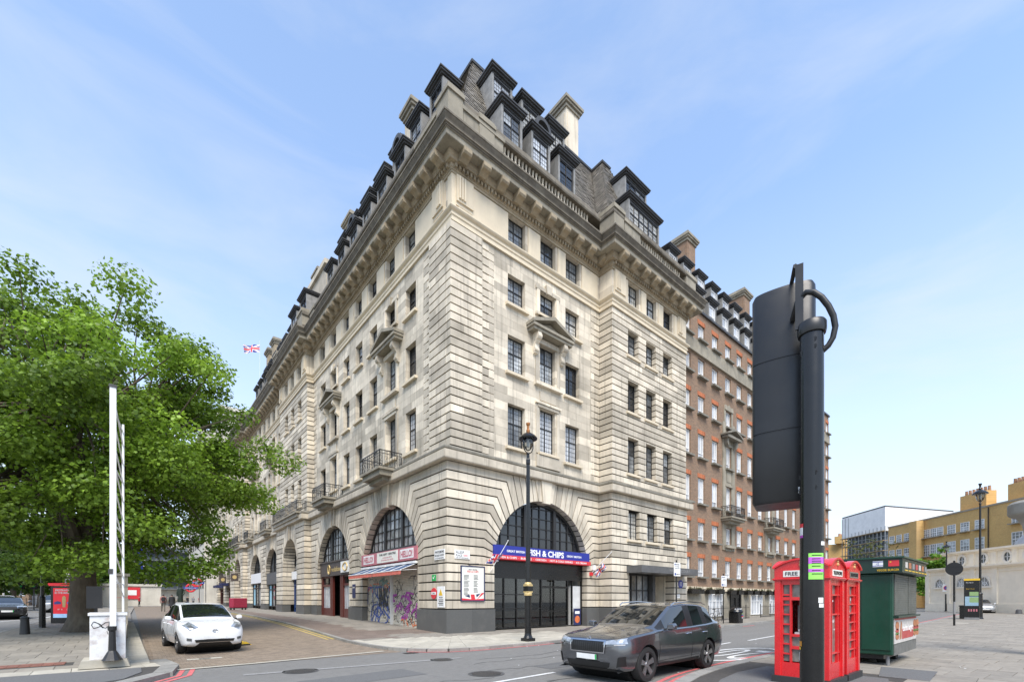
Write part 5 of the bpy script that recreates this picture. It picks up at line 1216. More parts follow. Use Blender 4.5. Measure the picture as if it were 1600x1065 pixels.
# ---- red telephone boxes
def phone_box(label, x, y, z, atm=False):
    t = thing('telephone_box', label, 'telephone box', (x, y, z), 0, 'red telephone boxes'); H = .46
    q = MB(); q.box(-.5, .5, -.5, .5, 0, .13); q.build('plinth', 'phone_plinth', t)
    q = MB()
    for a in (-1, 1):
        for b in (-1, 1): q.box(a*H-(.11 if a > 0 else 0), a*H+(.11 if a < 0 else 0), b*H-(.11 if b > 0 else 0), b*H+(.11 if b < 0 else 0), .13, 2.02)
    q.box(-H+.001, H-.001, -H+.001, H-.001, 2.03, 2.218); q.box(-H-.02, H+.02, -H-.02, H+.02, 1.98, 2.03); q.box(-H-.035, H+.035, -H-.035, H+.035, 2.0, 2.02); q.build('frame', 'phone_red', t, bevel=.006)
    q = MB(); k = 20; f = lambda u: .15*max(0, 1-(u/H)**2)
    g = lambda a, b: 2.215+max(f(a), f(b))+.05*max(0, 1-(a*a+b*b)/(H*H))
    for i in range(k+1):
        for j in range(k+1): a, b = -H+2*H*i/k, -H+2*H*j/k; q.v.append(Vector((a, b, g(a, b))))
    for i in range(k):
        for j in range(k): n0 = i*(k+1)+j; q.f.append([n0, n0+k+1, n0+k+2, n0+1]); q.mi.append(0); q.r.append(.5)
    q.build('roof', 'phone_red', t, smooth=True)
    FR = [Frame((0, 0, 0), (1, 0, 0), (0, -1, 0)), Frame((0, 0, 0), (0, 1, 0), (-1, 0, 0)), Frame((0, 0, 0), (-1, 0, 0), (0, 1, 0)), Frame((0, 0, 0), (0, -1, 0), (1, 0, 0))]
    for fi, F in enumerate(FR):
        q = MB(F); arc = [(H*u, 2.215+f(H*u)) for u in [-1+i/8 for i in range(17)]]; e_ = H-.004; arc2 = [(max(-e_, min(e_, u)), v) for u, v in arc]; q.prism([(-e_, 2.035), (e_, 2.035)]+arc2[::-1], H-.06, H+.004)
        for i in range(16): q.prism([arc[i], arc[i+1], (arc[i+1][0], arc[i+1][1]+.035), (arc[i][0], arc[i][1]+.035)], H-.08, H+.04)
        q.build('pediment', 'phone_red', t)
        word = 'FREE CASH' if atm and fi == 1 else 'TELEPHONE'
        q = MB(F); q.box(-.30, .30, H, H+.012, 2.05, 2.17); so_ = q.build('sign_panel', 'cream_sign' if (atm or fi) else 'dirty_pane', t); text(word, F, -.26, 2.075, .52, .07, H+.013, 'g_black', so_)
        q = MB(F); q.lathe([(.03, 0), (.035, .02), (.02, .05), (.03, .07), (.012, .1)], seg=8, F=Frame(F((0, H+.005, 2.25)), F.s, F.n)); q.build('crest', 'crest_gold', t)
        q = MB(F)
        if atm and fi == 1:
            q.box(-.35, -.16, H-.12, H-.05, .13, 1.98) if False else None
            q.box(-.35, .35, H-.10, H-.03, .13, .40); q.box(-.35, .35, H-.10, H-.03, 1.90, 1.98); q.box(-.35, .35, H-.10, H-.035, 1.60, 1.66); q.box(.17, .20, H-.10, H-.03, .4, 1.9); q.box(.32, .35, H-.1, H-.03, .4, 1.9); q.box(-.35, .17, H-.1, H-.036, .66, .72); q.box(-.35, .17, H-.1, H-.036, .90, .95)
            for i in range(7): z = .55+i*.19; q.box(.2, .32, H-.1, H-.036, z, z+.03)
            d = q.build('door', 'phone_red', t)
            for z0, z1, a, b in ((.42, .66, -.35, .17), (.72, .90, -.35, .17), (1.66, 1.9, -.35, .17), (.42, 1.9, .2, .32)): g_ = MB(F); g_.box(a, b, H-.09, H-.08, z0, z1); g_.build('pane', 'dirty_pane', d)
            q = MB(F); q.box(-.35, .17, H-.42, H-.40, .92, 1.62); q.build('recess', 'red_sign', t)
            a_ = MB(F); a_.prism([(-.30, 1.0), (.12, 1.0), (.12, 1.5), (-.30, 1.5)], H-.38, H-.22); ao = a_.build('cash_machine', 'atm', t)
            a_ = MB(F); a_.box(-.22, .04, H-.22, H-.21, 1.22, 1.42); a_.build('screen', 'screen_navy', ao); a_ = MB(F); a_.box(-.26, .08, H-.22, H-.12, 1.0, 1.04); a_.box(-.24, .06, H-.22, H-.18, 1.12, 1.15); a_.build('keypad', 'atm_light', ao); a_ = MB(F)
            for i in range(4): a_.box(.055, .085, H-.22, H-.205, 1.22+i*.05, 1.25+i*.05)
            a_.build('side_buttons', 'atm_light', ao); a_ = MB(F); a_.box(-.31, .13, H-.3, H-.08, .94, .985); a_.build('tray', 'atm_light', ao)
        else:
            q.box(-.35, .35, H-.10, H-.03, .13, .42); q.box(-.35, .35, H-.10, H-.03, 1.88, 1.98)
            xs_ = (-.35, -.20, .17, .32) ; zs_ = [.42+i*(1.46/8) for i in range(9)]
            for a in xs_: q.box(a, a+.03, H-.10, H-.03, .42, 1.88)
            for z in zs_[1:-1]:
                if atm and fi == 0 and z in (zs_[2], zs_[3], zs_[4], zs_[6]): continue
                q.box(-.32, .32, H-.10, H-.035, z-.014, z+.014)
            d = q.build('door', 'phone_red', t)
            rows_ = [(.42, zs_[1]), (zs_[1], zs_[5]), (zs_[5], zs_[7]), (zs_[7], 1.88)] if atm and fi == 0 else list(zip(zs_, zs_[1:]))
            for z0, z1 in rows_:
                for a, b in ((-.32, -.20), (-.17, .17), (.20, .32)): g_ = MB(F); g_.box(a, b, H-.085, H-.08, z0, z1); g_.build('pane', random.choice(('dirty_pane', 'dirty_pane', 'glass_dark')), d)
            if fi == 0:
                rr = random.Random(int(x*7)); q = MB(F)
                for _ in range(16 if atm else 7): a, z = rr.uniform(-.12, .10), rr.uniform(1.0, 1.6); q.box(a, a+rr.uniform(.01, .06), H-.079, H-.078, z, z+rr.uniform(.01, .07))
                q.build('torn_stickers', 'sticker_white', d)
    return t
phone_box('nearest red telephone box with a cash machine behind the signal pole', -1.14, -15.19, .1, True); phone_box('red telephone box standing behind the one with the cash machine', -.04, -15.19, .1)
# ---- green food kiosk
kk = thing('food_kiosk', 'dark green closed food kiosk with burger print beside the telephone boxes', 'kiosk', (4.35, -14.7, .1)); kk.location = (0, 0, 0)
X0, X1, Y0, Y1, ZB, ZT = 2.75, 5.55, -15.78, -13.5, .36, 2.36
q = MB(); q.box(X0, X1, Y0, Y1, ZB, ZT); q.build('body', 'kiosk_green', kk, bevel=.03)
for y0_, y1_ in ((Y0+.04, Y0+.62), (Y0+.68, Y0+1.6), (Y0+1.66, Y1-.05)): q = MB(); q.box(X0-.025, X0-.002, y0_, y1_, ZB+.12, ZT-.06); q.build('end_panel', 'kiosk_green', kk, bevel=.008)
q = MB(); q.box(X0-.16, X1+.12, Y0-.20, Y1+.1, ZT+.002, ZT+.34); q.build('roof_fascia', 'kiosk_dark', kk); q = MB(); q.box(X0-.2, X1+.16, Y0-.24, Y1+.14, ZT+.342, ZT+.38); q.build('roof_edge', 'kiosk_green', kk)
KE = Frame((X0-.16, 0, 0), (0, 1, 0), (-1, 0, 0)); KS = Frame((0, Y0-.20, 0), (1, 0, 0), (0, -1, 0))
text('VEGGIE BURGER', KE, Y0-.14, ZT+.04, .42, .05, .002, 'yellow', kk)
q = MB(KE); q.box(Y0+.16, Y0+.36, .001, .006, ZT+.15, ZT+.29, 0); q.box(Y0+.16, Y0+.36, .006, .007, ZT+.165, ZT+.182, 1); q.box(Y0+.16, Y0+.36, .006, .007, ZT+.258, ZT+.275, 1); q.tube([(Y0+.26+.03*math.cos(a), .007, ZT+.22+.035*math.sin(a)) for a in (0, 2.1, 4.2)], .005, 4, 1, closed=True); q.build('white_blue_flag', ['white_sign', 'blue_sign'], kk)
q = MB(KE); q.box(Y0-.14, Y0+.06, .001, .006, ZT+.15, ZT+.29); q.build('red_flag', 'red_sign', kk); q = MB(KE); q.cyl((Y0+.02, .006, ZT+.255), (Y0+.02, .008, ZT+.255), .02, seg=5); q.build('flag_star', 'yellow', kk)
for k in range(7): q = MB(KS); q.box(X0+.15+k*.42, X0+.42+k*.42, .001, .006, ZT+.12, ZT+.26); q.build('menu_picture', ['pale_print', 'burger_bun', 'grey_mid', 'burger_red'][k % 4], kk)
for k in range(7): q = MB(KS); q.box(X0+.12+k*.42, X0+.44+k*.42, .001, .004, ZT+.05, ZT+.075); q.build('menu_caption', 'yellow', kk)
KY = Frame((0, Y0, 0), (1, 0, 0), (0, -1, 0))
for a, b in ((X0+.08, X0+1.58), (X0+1.64, X1-.08)):
    q = MB(KY); z = 1.34
    while z < ZT-.06: q.prism([(a, z), (b, z), (b, z+.05), (a, z+.05)], .0, .022); z += .055
    q.build('serving_shutter', 'kiosk_shutter', kk)
q = MB(KY); q.box(X0+.05, X1-.05, .001, .012, ZB, .62); q.build('skirt', 'kiosk_base', kk); q = MB(KY); q.box(X0+.03, X1-.03, .001, .10, 1.27, 1.32); q.build('counter_edge', 'kiosk_dark', kk)
pr = MB(KY); pr.box(X0+.06, X1-.06, .001, .014, .64, 1.25); pr = pr.build('burger_print', 'pale_print', kk)
q = MB(KY); q.box(X0+.9, X0+2.3, .014, .018, .72, .98); q.box(X0+.06, X1-.06, .014, .017, 1.21, 1.25); q.build('red_band', 'burger_red', pr); text('chicken burgers', KY, X0+.95, .86, 1.3, .22, .0185, 'white_sign', pr)
for s in (X0+.35, X0+2.5, X0+2.85):
    for zz_, rx, rz_, mm in ((.80, .19, .07, 'burger_bun'), (.88, .2, .035, 'lettuce'), (.95, .19, .05, 'burger_red'), (1.07, .19, .11, 'burger_bun')):
        q = MB(KY); q.prism([(s+rx*math.cos(a), zz_+rz_*math.sin(a)) for a in [x*.393 for x in range(16)]], .018, .022); q.build('printed_burger', mm, pr)
q = MB(KY); q.prism([(X0+.62, .72), (X0+.8, .74), (X0+.86, 1.12), (X0+.78, 1.18), (X0+.74, 1.1)], .018, .022); q.build('printed_wrap', 'burger_bun', pr)
for (x, y) in ((X0+.75, Y0+.35), (X0+1.9, Y0+.35), (X0+.75, Y1-.35), (X0+1.9, Y1-.35)): q = MB(); q.cyl((x, y-.09, .30), (x, y+.09, .30), .20, seg=18); q.build('wheel', 'tyre', kk)
q = MB(); q.box(X0+.1, X1-.1, Y0+.2, Y1-.2, .25, ZB); q.box(X0-.05, X0+.3, Y0+.9, Y1-.1, ZB-.06, ZB-.02); q.build('chassis', 'trim_black', kk); q = MB(); q.cyl((X0+.12, Y0+.12, .1), (X0+.12, Y0+.12, ZB), .035, seg=8); q.build('jack_leg', 'grey_mid', kk)
t = thing('price_board', 'narrow red and white price board hanging on the kiosk corner by the boxes', 'sign', (X0-.06, Y1-1.0, 1.2)); q = MB(); q.box(-.04, 0, -.6, .25, 0, 1.35); q.build('board', 'white_sign', t); q = MB(); q.box(-.045, -.04, -.55, .2, .1, 1.25); q.build('red_print', 'red_sign', t)
# ---- traffic signal seen from behind
D0 = 2.85; pc = at(1268.5, 937, D0); ts = thing('traffic_signal', 'back of a tall black traffic signal head on a thick black pole', 'traffic signal', (pc.x, pc.y, .1))
zh = lambda py, d=D0: 1.7+(937-py)/711.1*d-.1
q = MB(); q.lathe([(.070, 0), (.066, .3), (.064, zh(520))], seg=28); q.build('pole', 'black_paint', ts, smooth=True)
q = MB(); q.lathe([(.074, zh(524)), (.079, zh(519)), (.079, zh(508)), (.072, zh(505)), (.02, zh(503))], seg=28); q.build('pole_cap', 'signal_black', ts, smooth=True)
HC = at(1224, 937, 3.13)-pc; HC.z = 0; zb, zt = zh(784, 3.03), zh(446, 3.03)
ax = (Vector((pc.x, pc.y, 0))-Vector((CAM.x, CAM.y, 0))).normalized(); lt = Vector((-ax.y, ax.x, 0))
def sect(f, z):
    pts = []
    for i in range(19): a = math.pi*i/18; pts.append(HC+lt*(.186*f*math.cos(a))-ax*(.12*f*max(0, math.sin(a))**.32)+Vector((0, 0, z)))
    for u, v in ((-.186, .16), (-.14, .2), (.14, .2), (.186, .16)): pts.append(HC+lt*(u*f)+ax*(v*f)+Vector((0, 0, z)))
    return pts
q = MB(); zs_ = [zb-.0, zb+.012]; h3 = (zt-zb)/3
levels = [(zb, .94), (zb+.02, 1)]
for i in (1, 2): levels += [(zb+h3*i-.006, 1), (zb+h3*i-.003, .975), (zb+h3*i+.003, .975), (zb+h3*i+.006, 1)]
levels += [(zt-.03, 1), (zt, .93)]
for z, f in levels: q.v += sect(f, z)
k = 23
for i in range(len(levels)-1):
    for j in range(k): q.f.append([i*k+j, i*k+(j+1) % k, (i+1)*k+(j+1) % k, (i+1)*k+j]); q.mi.append(0); q.r.append(.5)
q.f += [list(range(k))[::-1], list(range((len(levels)-1)*k, len(levels)*k))]; q.mi += [0, 0]; q.r += [.5, .5]
hd = q.build('signal_head', 'signal_black', ts, smooth=True)
for i in range(3):
    z = zb+h3*(i+.5); q = MB(); c_ = HC+ax*.2+Vector((0, 0, z))
    arc = [c_+lt*(.165*math.cos(a))+Vector((0, 0, .165*math.sin(a))) for a in [math.pi*x/12 for x in range(13)]]
    for a, b in zip(arc, arc[1:]): q.add([a, b, b+ax*.30-Vector((0, 0, .04)), a+ax*.30-Vector((0, 0, .04))], [(0, 1, 2, 3)])
    q.build('visor', 'signal_black', hd); q = MB(); q.cyl(c_, c_+ax*.01, .15, seg=20); q.build('lens', ['green_sign', 'amber', 'lamp_red'][i], hd)
q = MB()
for i in range(3):
    for dz in (.07, h3-.07): p = HC+lt*.140-ax*.087+Vector((0, 0, zb+h3*i+dz)); q.cyl(p, p-ax*.006+lt*.004, .008, seg=8)
q.build('rivets', 'trim_black', hd)
p = HC-ax*.115-lt*.10+Vector((0, 0, zb+.05)); q = MB(); q.add([p+lt*.035, p-lt*.035, p-lt*.035+Vector((0, 0, .04)), p+lt*.035+Vector((0, 0, .04))], [(0, 1, 2, 3)]); lb = q.build('maker_label', 'white_sign', hd)
FL = Frame(p-ax*.002, -lt, -ax); FL.flip = True; text('telent', FL, -.028, .010, .056, .018, 0, 'g_black', lb)
top = Vector((0, 0, zh(410))); bw = lt*.022
q = MB(); b0 = lt*.066-ax*.03
for a, b in ((zh(512), zh(410)),): q.add([b0-bw+Vector((0, 0, a)), b0+bw+Vector((0, 0, a)), b0+bw+Vector((0, 0, b)), b0-bw+Vector((0, 0, b)), b0-bw+ax*.012+Vector((0, 0, a)), b0+bw+ax*.012+Vector((0, 0, a)), b0+bw+ax*.012+Vector((0, 0, b)), b0-bw+ax*.012+Vector((0, 0, b))], [(3, 2, 1, 0), (4, 5, 6, 7), (0, 1, 5, 4), (1, 2, 6, 5), (2, 3, 7, 6), (3, 0, 4, 7)])
q.tube([b0+bw+Vector((0, 0, zh(411))), HC+lt*(-.04)+Vector((0, 0, zt+.02)), HC+lt*(-.01)+Vector((0, 0, zt-.02))], .014, 6); q.lathe([(.03, zt-.01), (.03, zt+.02), (.015, zt+.04)], (HC.x-lt.x*.01, HC.y-lt.y*.01, 0), 10); q.build('bracket', 'signal_black', ts)
q = MB(); q.tube([lt*.105+ax*.10+Vector((0, 0, zh(478))), lt*.075-ax*.0+Vector((0, 0, zh(464))), lt*.03-ax*.03+Vector((0, 0, zh(458))), -lt*.01-ax*.04+Vector((0, 0, zh(463))), -lt*.05-ax*.03+Vector((0, 0, zh(473))), -lt*.085-ax*.02+Vector((0, 0, zh(488))), -lt*.110-ax*.01+Vector((0, 0, zh(504))), -lt*.120+Vector((0, 0, zh(520))), -lt*.108+Vector((0, 0, zh(536))), -lt*.085+Vector((0, 0, zh(546))), -lt*.055+Vector((0, 0, zh(552)))], .017, 10); q.build('cable_conduit', 'trim_black', ts, smooth=True)
q = MB()
for (u, py) in ((-.25, 537), (-.25, 548), (.95, 551), (-.3, 741), (-.3, 764), (1.15, 745), (1.15, 768)):
    a = u; d = -ax*math.cos(a)+lt*math.sin(a); p = d*.065+Vector((0, 0, zh(py))); q.lathe([(.009, -.006), (.009, .004), (.003, .008)], F=Frame(p, lt, Vector((0, 0, 1))), seg=8)
q.build('bolts', 'signal_black', ts)
def wrap(name, matn, a0, a1, y0, y1, lift=.0012):
    q = MB(); k = 10
    for i in range(k+1):
        a = R_(lerp(a0, a1, i/k)); d = -ax*math.cos(a)-lt*math.sin(a); r = .0722+lift+.0022*0
        rr_ = .0668; q.v += [d*rr_+Vector((0, 0, zh(y1))), d*rr_+Vector((0, 0, zh(y0)))]
    for v in q.v: pass
    for i in range(k): q.f.append([2*i, 2*i+2, 2*i+3, 2*i+1]); q.mi.append(0); q.r.append(.5)
    o = q.build(name, matn, ts)
    if lift > .0015: o.scale = (1+lift*8, 1+lift*8, 1)
    return o
wrap('green_flyer', 'sticker_green', -15, 62, 865, 905); wrap('flyer_purple_band', 'sticker_purple', -15, 62, 871, 881, .002); wrap('flyer_purple_band', 'sticker_purple', -15, 62, 889, 894, .002)
for yy in (867.5, 873, 876.5, 879.5, 884, 891, 896): wrap('flyer_text', 'g_black', 0, random.uniform(40, 58), yy, yy+1.3, .003)
wrap('red_sticker', 'red_sign', -72, -42, 818, 824); wrap('white_sticker', 'sticker_white', -72, -44, 824, 836); wrap('dark_sticker', 'g_purple', -72, -44, 836, 840); wrap('white_sticker', 'sticker_white', 45, 80, 847, 853); wrap('white_sticker', 'sticker_white', 30, 62, 933, 941); wrap('white_sticker', 'sticker_white', 34, 66, 942, 948); wrap('orange_sticker', 'amber', -85, -52, 1001, 1009); wrap('yellow_sticker', 'yellow', -85, -60, 1010, 1014); wrap('cream_sticker', 'pale_print', -85, -70, 1018, 1032)
# ---- white cabinet with a lattice sign frame on the island
cb = thing('control_cabinet', 'white rusty control cabinet with black graffiti at the end of the island wall', 'cabinet', (-11.75, -3.55, .12))
q = MB(); q.box(-.32, .32, -.35, .38, .18, 1.22); q.build('case', 'white_rusty', cb, bevel=.015); q = MB(); q.box(-.35, .35, -.38, .41, 1.22, 1.28); q.build('cap', 'white_rusty', cb); q = MB(); q.prism([(-.52, 0), (.40, 0), (.34, .18), (-.46, .18)], -.45, .55, F=Frame((0, 0, 0), (1, 0, 0), (0, 1, 0))); q.build('stone_base', 'paving_pale', cb)
q = MB(); rr = random.Random(5); q.tube([(-.24+.13*math.sin(a*1.7)+.03*a, -.352, 1.0+.08*math.cos(a*2.9)) for a in [x*.45 for x in range(14)]], .008, 4); q.tube([(-.02, -.352, .86), (.0, -.352, .78)], .006, 4); q.build('scrawl', 'g_black', cb)
q = MB(); q.lathe([(.20, .18), (.17, .22), (.10, .36), (.075, .40), (.062, .85), (.085, .88), (.085, .97)], (.08, -.52, 0), 14); q.build('cast_foot', 'black_iron', cb)
sf_ = thing('sign_frame', 'tall white steel sign frame with lattice side seen almost edge on', 'sign frame', (-11.66, -3.9, .12))
q = MB(); q.box(-.06, .06, -.06, .06, .85, 6.62); q.build('front_post', 'white_paint', sf_); q = MB(); q.box(-.075, .075, -.08, .08, 6.62, 6.68); q.box(-.085, .0, -.07, .07, 2.2, 2.32); q.build('post_fittings', 'lead', sf_)
e = Vector((.16, 2.25, 0))
for f_ in (.10, 1.0): q = MB(); p = e*f_; q.box(p.x-.025, p.x+.025, p.y-.025, p.y+.025, 1.6 if f_ < .5 else 1.2, 6.45); q.build('lattice_chord', 'white_paint', sf_)
for i in range(9): z = 1.7+i*.52; q = MB(); q.tube([e*.1+Vector((0, 0, z+.55)), e+Vector((0, 0, z))], .018, 4); q.build('lattice_bar', 'white_paint', sf_)
for i in range(4): q = MB(); z = 2+i*1.4; q.tube([e*.1+Vector((0, 0, z)), e+Vector((0, 0, z+.02))], .016, 4); q.build('lattice_bar', 'white_paint', sf_)
t = thing('speaker_box', 'small black box mounted behind the white cabinet', 'box', (-12.0, -3.0, 1.38)); q = MB(); q.box(-.17, .12, -.1, .18, .12, .66); q.box(-.03, .03, -.03, .03, 0, .12); q.build('case', 'trim_black', t)
t = thing('island_wall', 'low stone wall with sloping coping stones along the service road', 'wall', (-11.6, -3, .1)); t.location = (0, 0, 0)
for i in range(24):
    y = -2.9+i*.8; z = GZ(0, y)+.1; q = MB(); q.box(-11.72, -11.47, y+.004, y+.796, z-.1, z+.36); q.build('wall_stone', 'paving_pale', t)
    q = MB(); q.prism([(y+.01, z+.362), (y+.79, z+.362), (y+.79, z+.60), (y+.01, z+.48)], -.15, .15, F=Frame((-11.6, 0, 0), (0, 1, 0), (1, 0, 0))); q.build('coping_stone', 'paving_pale', t)
t = thing('stone_pier', 'square stone pier at the far end of the island wall', 'pier', (-11.62, 4.4, .2)); 
for k in range(6): q = MB(); q.box(-.2, .2, -.2, .2, k*.4+.006, k*.4+.394); q.build('pier_stone', 'stone_sooty', t)
q = MB(); q.box(-.26, .26, -.26, .26, 2.4, 2.5); q.build('pier_cap', 'stone_sooty', t)
# ---- bollard, posts, poster panel, bus stop
t = thing('bollard', 'black tapered bollard on the left footway edge', 'bollard', gz(-14.57, 8.08)); q = MB(); q.lathe([(.16, 0), (.155, .04), (.13, .5), (.12, .62), (.135, .64), (.13, .68), (.06, .71)], seg=14); q.build('post', 'black_iron', t, smooth=True); q = MB(); q.lathe([(.137, .55), (.137, .58)], seg=14); q.build('band', 'trim_black', t)
t = thing('lamp_column', 'slim black lamp column standing by the bus lane under the tree', 'street lamp', gz(-14.47, 11.8)); q = MB(); q.lathe([(.13, 0), (.12, .05), (.11, 1.4), (.07, 1.5)], seg=12); q.build('base', 'black_paint', t); q = MB(); q.lathe([(.065, 1.5), (.05, 8.5)], seg=10); q.build('column', 'black_paint', t); q = MB(); q.tube([(0, 0, 8.4), (-.6, .1, 8.75), (-1.3, .2, 8.8)], .04, 6); q.box(-1.7, -1.2, .1, .3, 8.75, 8.85); q.build('arm', 'black_paint', t)
pp = Vector((-14.0, 15.4, GZ(0, 15.4)+.1)); t = thing('poster_case', 'bus shelter poster panel with red poster behind the tree trunk', 'poster', pp, R_(-31))
q = MB(); q.box(-.62, .62, -.06, .12, 0, 1.95); q.build('case', 'black_paint', t); q = MB(); q.box(-.72, .70, -.1, .5, 1.98, 2.12); q.build('red_canopy', 'poster_red', t); q = MB(); q.box(-.50, .50, -.068, -.061, .30, 1.86); q.build('poster', 'poster_red', t); q = MB(); q.box(-.50, .50, -.072, -.069, .30, .50); q.build('blue_foot', 'poster_blue', t)
PF = Frame((0, -.07, 0), (1, 0, 0), (0, -1, 0)); text('DESTINATION', PF, -.4, 1.70, .8, .10, 0, 'white_sign', t, bold=.03); text('IN THE MAKING', PF, -.42, 1.56, .84, .10, 0, 'white_sign', t, bold=.03)
q = MB(PF); q.prism([(-.06, .85), (.06, .85), (.09, 1.2), (.08, 1.38), (0, 1.46), (-.08, 1.38), (-.09, 1.2)], 0, .004); q.build('printed_trophy', 'gold', t)
for sg_i, mm in ((-1, 'screen_navy'), (1, 'screen_purple')): q = MB(PF); q.prism([(sg_i*.14, 1.02), (sg_i*.44, 1.0), (sg_i*.46, 1.1), (sg_i*.3, 1.18), (sg_i*.14, 1.12)], 0, .004); q.build('printed_emblem', mm, t)
text('F1', PF, -.28, .70, .2, .07, .004, 'white_sign', t); q = MB(PF); q.tube([(.2+.06*math.cos(a), .004, .73+.06*math.sin(a)) for a in [x*.7 for x in range(9)]], .012, 4, closed=True); q.build('printed_ring', 'white_sign', t)
pp = gz(-14.1, 17.0); t = thing('bus_stop_flag', 'white bus stop flag with red roundel above the poster panel', 'sign', pp, R_(-31)); q = MB(); q.cyl((0, 0, 0), (0, 0, 3.0), .035, seg=8); q.build('post', 'grey_light', t); q = MB(); q.box(.02, .6, -.02, .02, 2.3, 2.98); q.build('panel', 'white_sign', t); q = MB(); q.tube([(.31+.15*math.cos(a), -.03, 2.76+.11*math.sin(a)) for a in [x*.6 for x in range(11)]], .03, 5, closed=True); q.box(.12, .5, -.045, -.03, 2.72, 2.79); q.build('roundel', 'red_sign', t); q = MB(); q.box(.05, .57, -.03, -.02, 2.4, 2.5); q.build('stop_name', 'g_black', t)
# ---- yellow wheel clamp kerb ramp beside the white car
p = ongnd(381, 1008); t = thing('kerb_ramp', 'yellow and black rubber kerb ramp beside the white hatchback', 'ramp', (p.x, p.y, p.z+.012), R_(10)); q = MB(); q.prism([(-.28, 0), (.28, 0), (.1, .12), (-.1, .12)], 0, .42, F=Frame((0, 0, 0), (1, 0, 0), (0, 1, 0))); q.build('yellow_block', 'yellow', t); q = MB(); q.prism([(-.28, 0), (.28, 0), (.1, .13), (-.1, .13)], .425, .85, F=Frame((0, 0, 0), (1, 0, 0), (0, 1, 0))); q.build('second_block', 'yellow', t); q = MB(); q.box(-.2, .2, -.05, 0, 0, .05); q.build('toe', 'trim_black', t)
# ---- right pavement: bin, sign posts, bicycles
t = thing('litter_bin', 'black litter bin with domed top and colour stripes near the brick block', 'bin', (21.0, -4.0, .1)); q = MB(); q.box(-.36, .36, -.34, .34, 0, .78); q.build('bin_body', 'black_paint', t, bevel=.05); q = MB(); q.lathe([(.46, .78), (.44, .86), (.30, 1.02), (.14, 1.10), (.05, 1.12)], seg=16); q.build('hood', 'black_paint', t, smooth=True); q = MB()
for a in range(6): x = R_(200+a*25); q.cyl((.33*math.cos(x), .33*math.sin(x), .98), (.36*math.cos(x), .36*math.sin(x), .98), .06, seg=8)
q.build('stub_plates', 'grey_light', t)
for k, mm in enumerate(('map_green', 'screen_navy', 'red_sign', 'grey_light')): q = MB(); q.box(.10, .33, -.352, -.345, .62-k*.09, .69-k*.09); q.build('stripe', mm, t)
def parking_post(label, x, y, z, zs0, w_=.62, h=.62, yaw=0):
    t = thing('parking_sign', label, 'sign', (x, y, z), yaw); q = MB(); q.cyl((0, 0, 0), (0, 0, zs0+h+.15), .038, seg=8); q.build('post', 'black_paint', t); q = MB(); q.box(-w_/2, w_/2, -.055, -.035, zs0, zs0+h); q.build('plate', 'white_sign', t); f = Frame((0, -.056, 0), (1, 0, 0), (0, -1, 0))
    q = MB(); q.cyl((-w_/2+.1, -.056, zs0+h-.1), (-w_/2+.1, -.06, zs0+h-.1), .05, seg=12); q.build('blue_disc', 'screen_navy', t); text('RED ROUTE', f, -w_/2+.18, zs0+h-.13, .36, .06, 0, 'g_black', t); text('No stopping', f, -.2, zs0+h-.24, .4, .05, 0, 'g_black', t); text('Mon-Sat 7am-7pm', f, -.22, zs0+h-.34, .46, .05, 0, 'g_black', t); q = MB(); q.box(-w_/2+.06, -.12, -.06, -.056, zs0+.05, zs0+.17); q.build('blue_box', 'screen_navy', t); text('disabled 3 hours', f, -.08, zs0+.09, .34, .045, 0, 'g_black', t)
parking_post('white parking sign on a black post by the litter bin', 19.98, -3.6, .1, 2.55, .75, .72); parking_post('white parking sign on a black post in front of the grey entrance canopy', 12.2, -4.6, .1, 2.95, .66, .75)
def bicycle(label, x, y, rz, z=.1):
    t = thing('bicycle', label, 'bicycle', (x, y, z), rz, 'bicycles chained to the railing'); R0 = .33
    for sx_, in ((-.52,), (.52,)):
        q = MB(); q.tube([(sx_+R0*math.cos(a), 0, R0+R0*math.sin(a)) for a in [2*math.pi*i/24 for i in range(24)]], .02, 6, closed=True); wv = q.build('wheel', 'tyre', t); q = MB()
        for i in range(10): a = math.pi*2*i/10; q.tube([(sx_, 0, R0), (sx_+R0*math.cos(a), 0, R0+R0*math.sin(a))], .003, 3)
        q.build('spokes', 'chrome', wv)
    q = MB()
    for a, b in (((-.52, 0, R0), (-.18, 0, .82)), ((-.52, 0, R0), (-.05, 0, .3)), ((-.05, 0, .3), (-.22, 0, .92)), ((-.05, 0, .3), (.36, 0, .78)), ((-.2, 0, .78), (.36, 0, .82)), ((.52, 0, R0), (.34, 0, .95))): q.tube([a, b], .018, 6)
    q.build('frame', 'grey_panel', t); q = MB(); q.tube([(.30, -.26, .98), (.36, -.1, 1.0), (.34, 0, .97), (.36, .1, 1.0), (.30, .26, .98)], .014, 6); q.build('handlebar', 'chrome', t); q = MB(); q.slab([(-.36, -.07), (-.08, -.02), (-.08, .02), (-.36, .07)], .92, .97); q.build('saddle', 'trim_black', t); q = MB(); q.lathe([(.09, -.01), (.09, .01)], (0, 0, 0), 12, F=Frame((-.05, 0, .3), (1, 0, 0), (0, 0, 1))); q.build('chainring', 'chrome', t)
bicycle('bicycle leaning on the railing directly behind the parking sign post', 20.1, -2.25, R_(12)); bicycle('bicycle parked between the parking sign post and the litter bin', 21.6, -2.3, R_(-6))
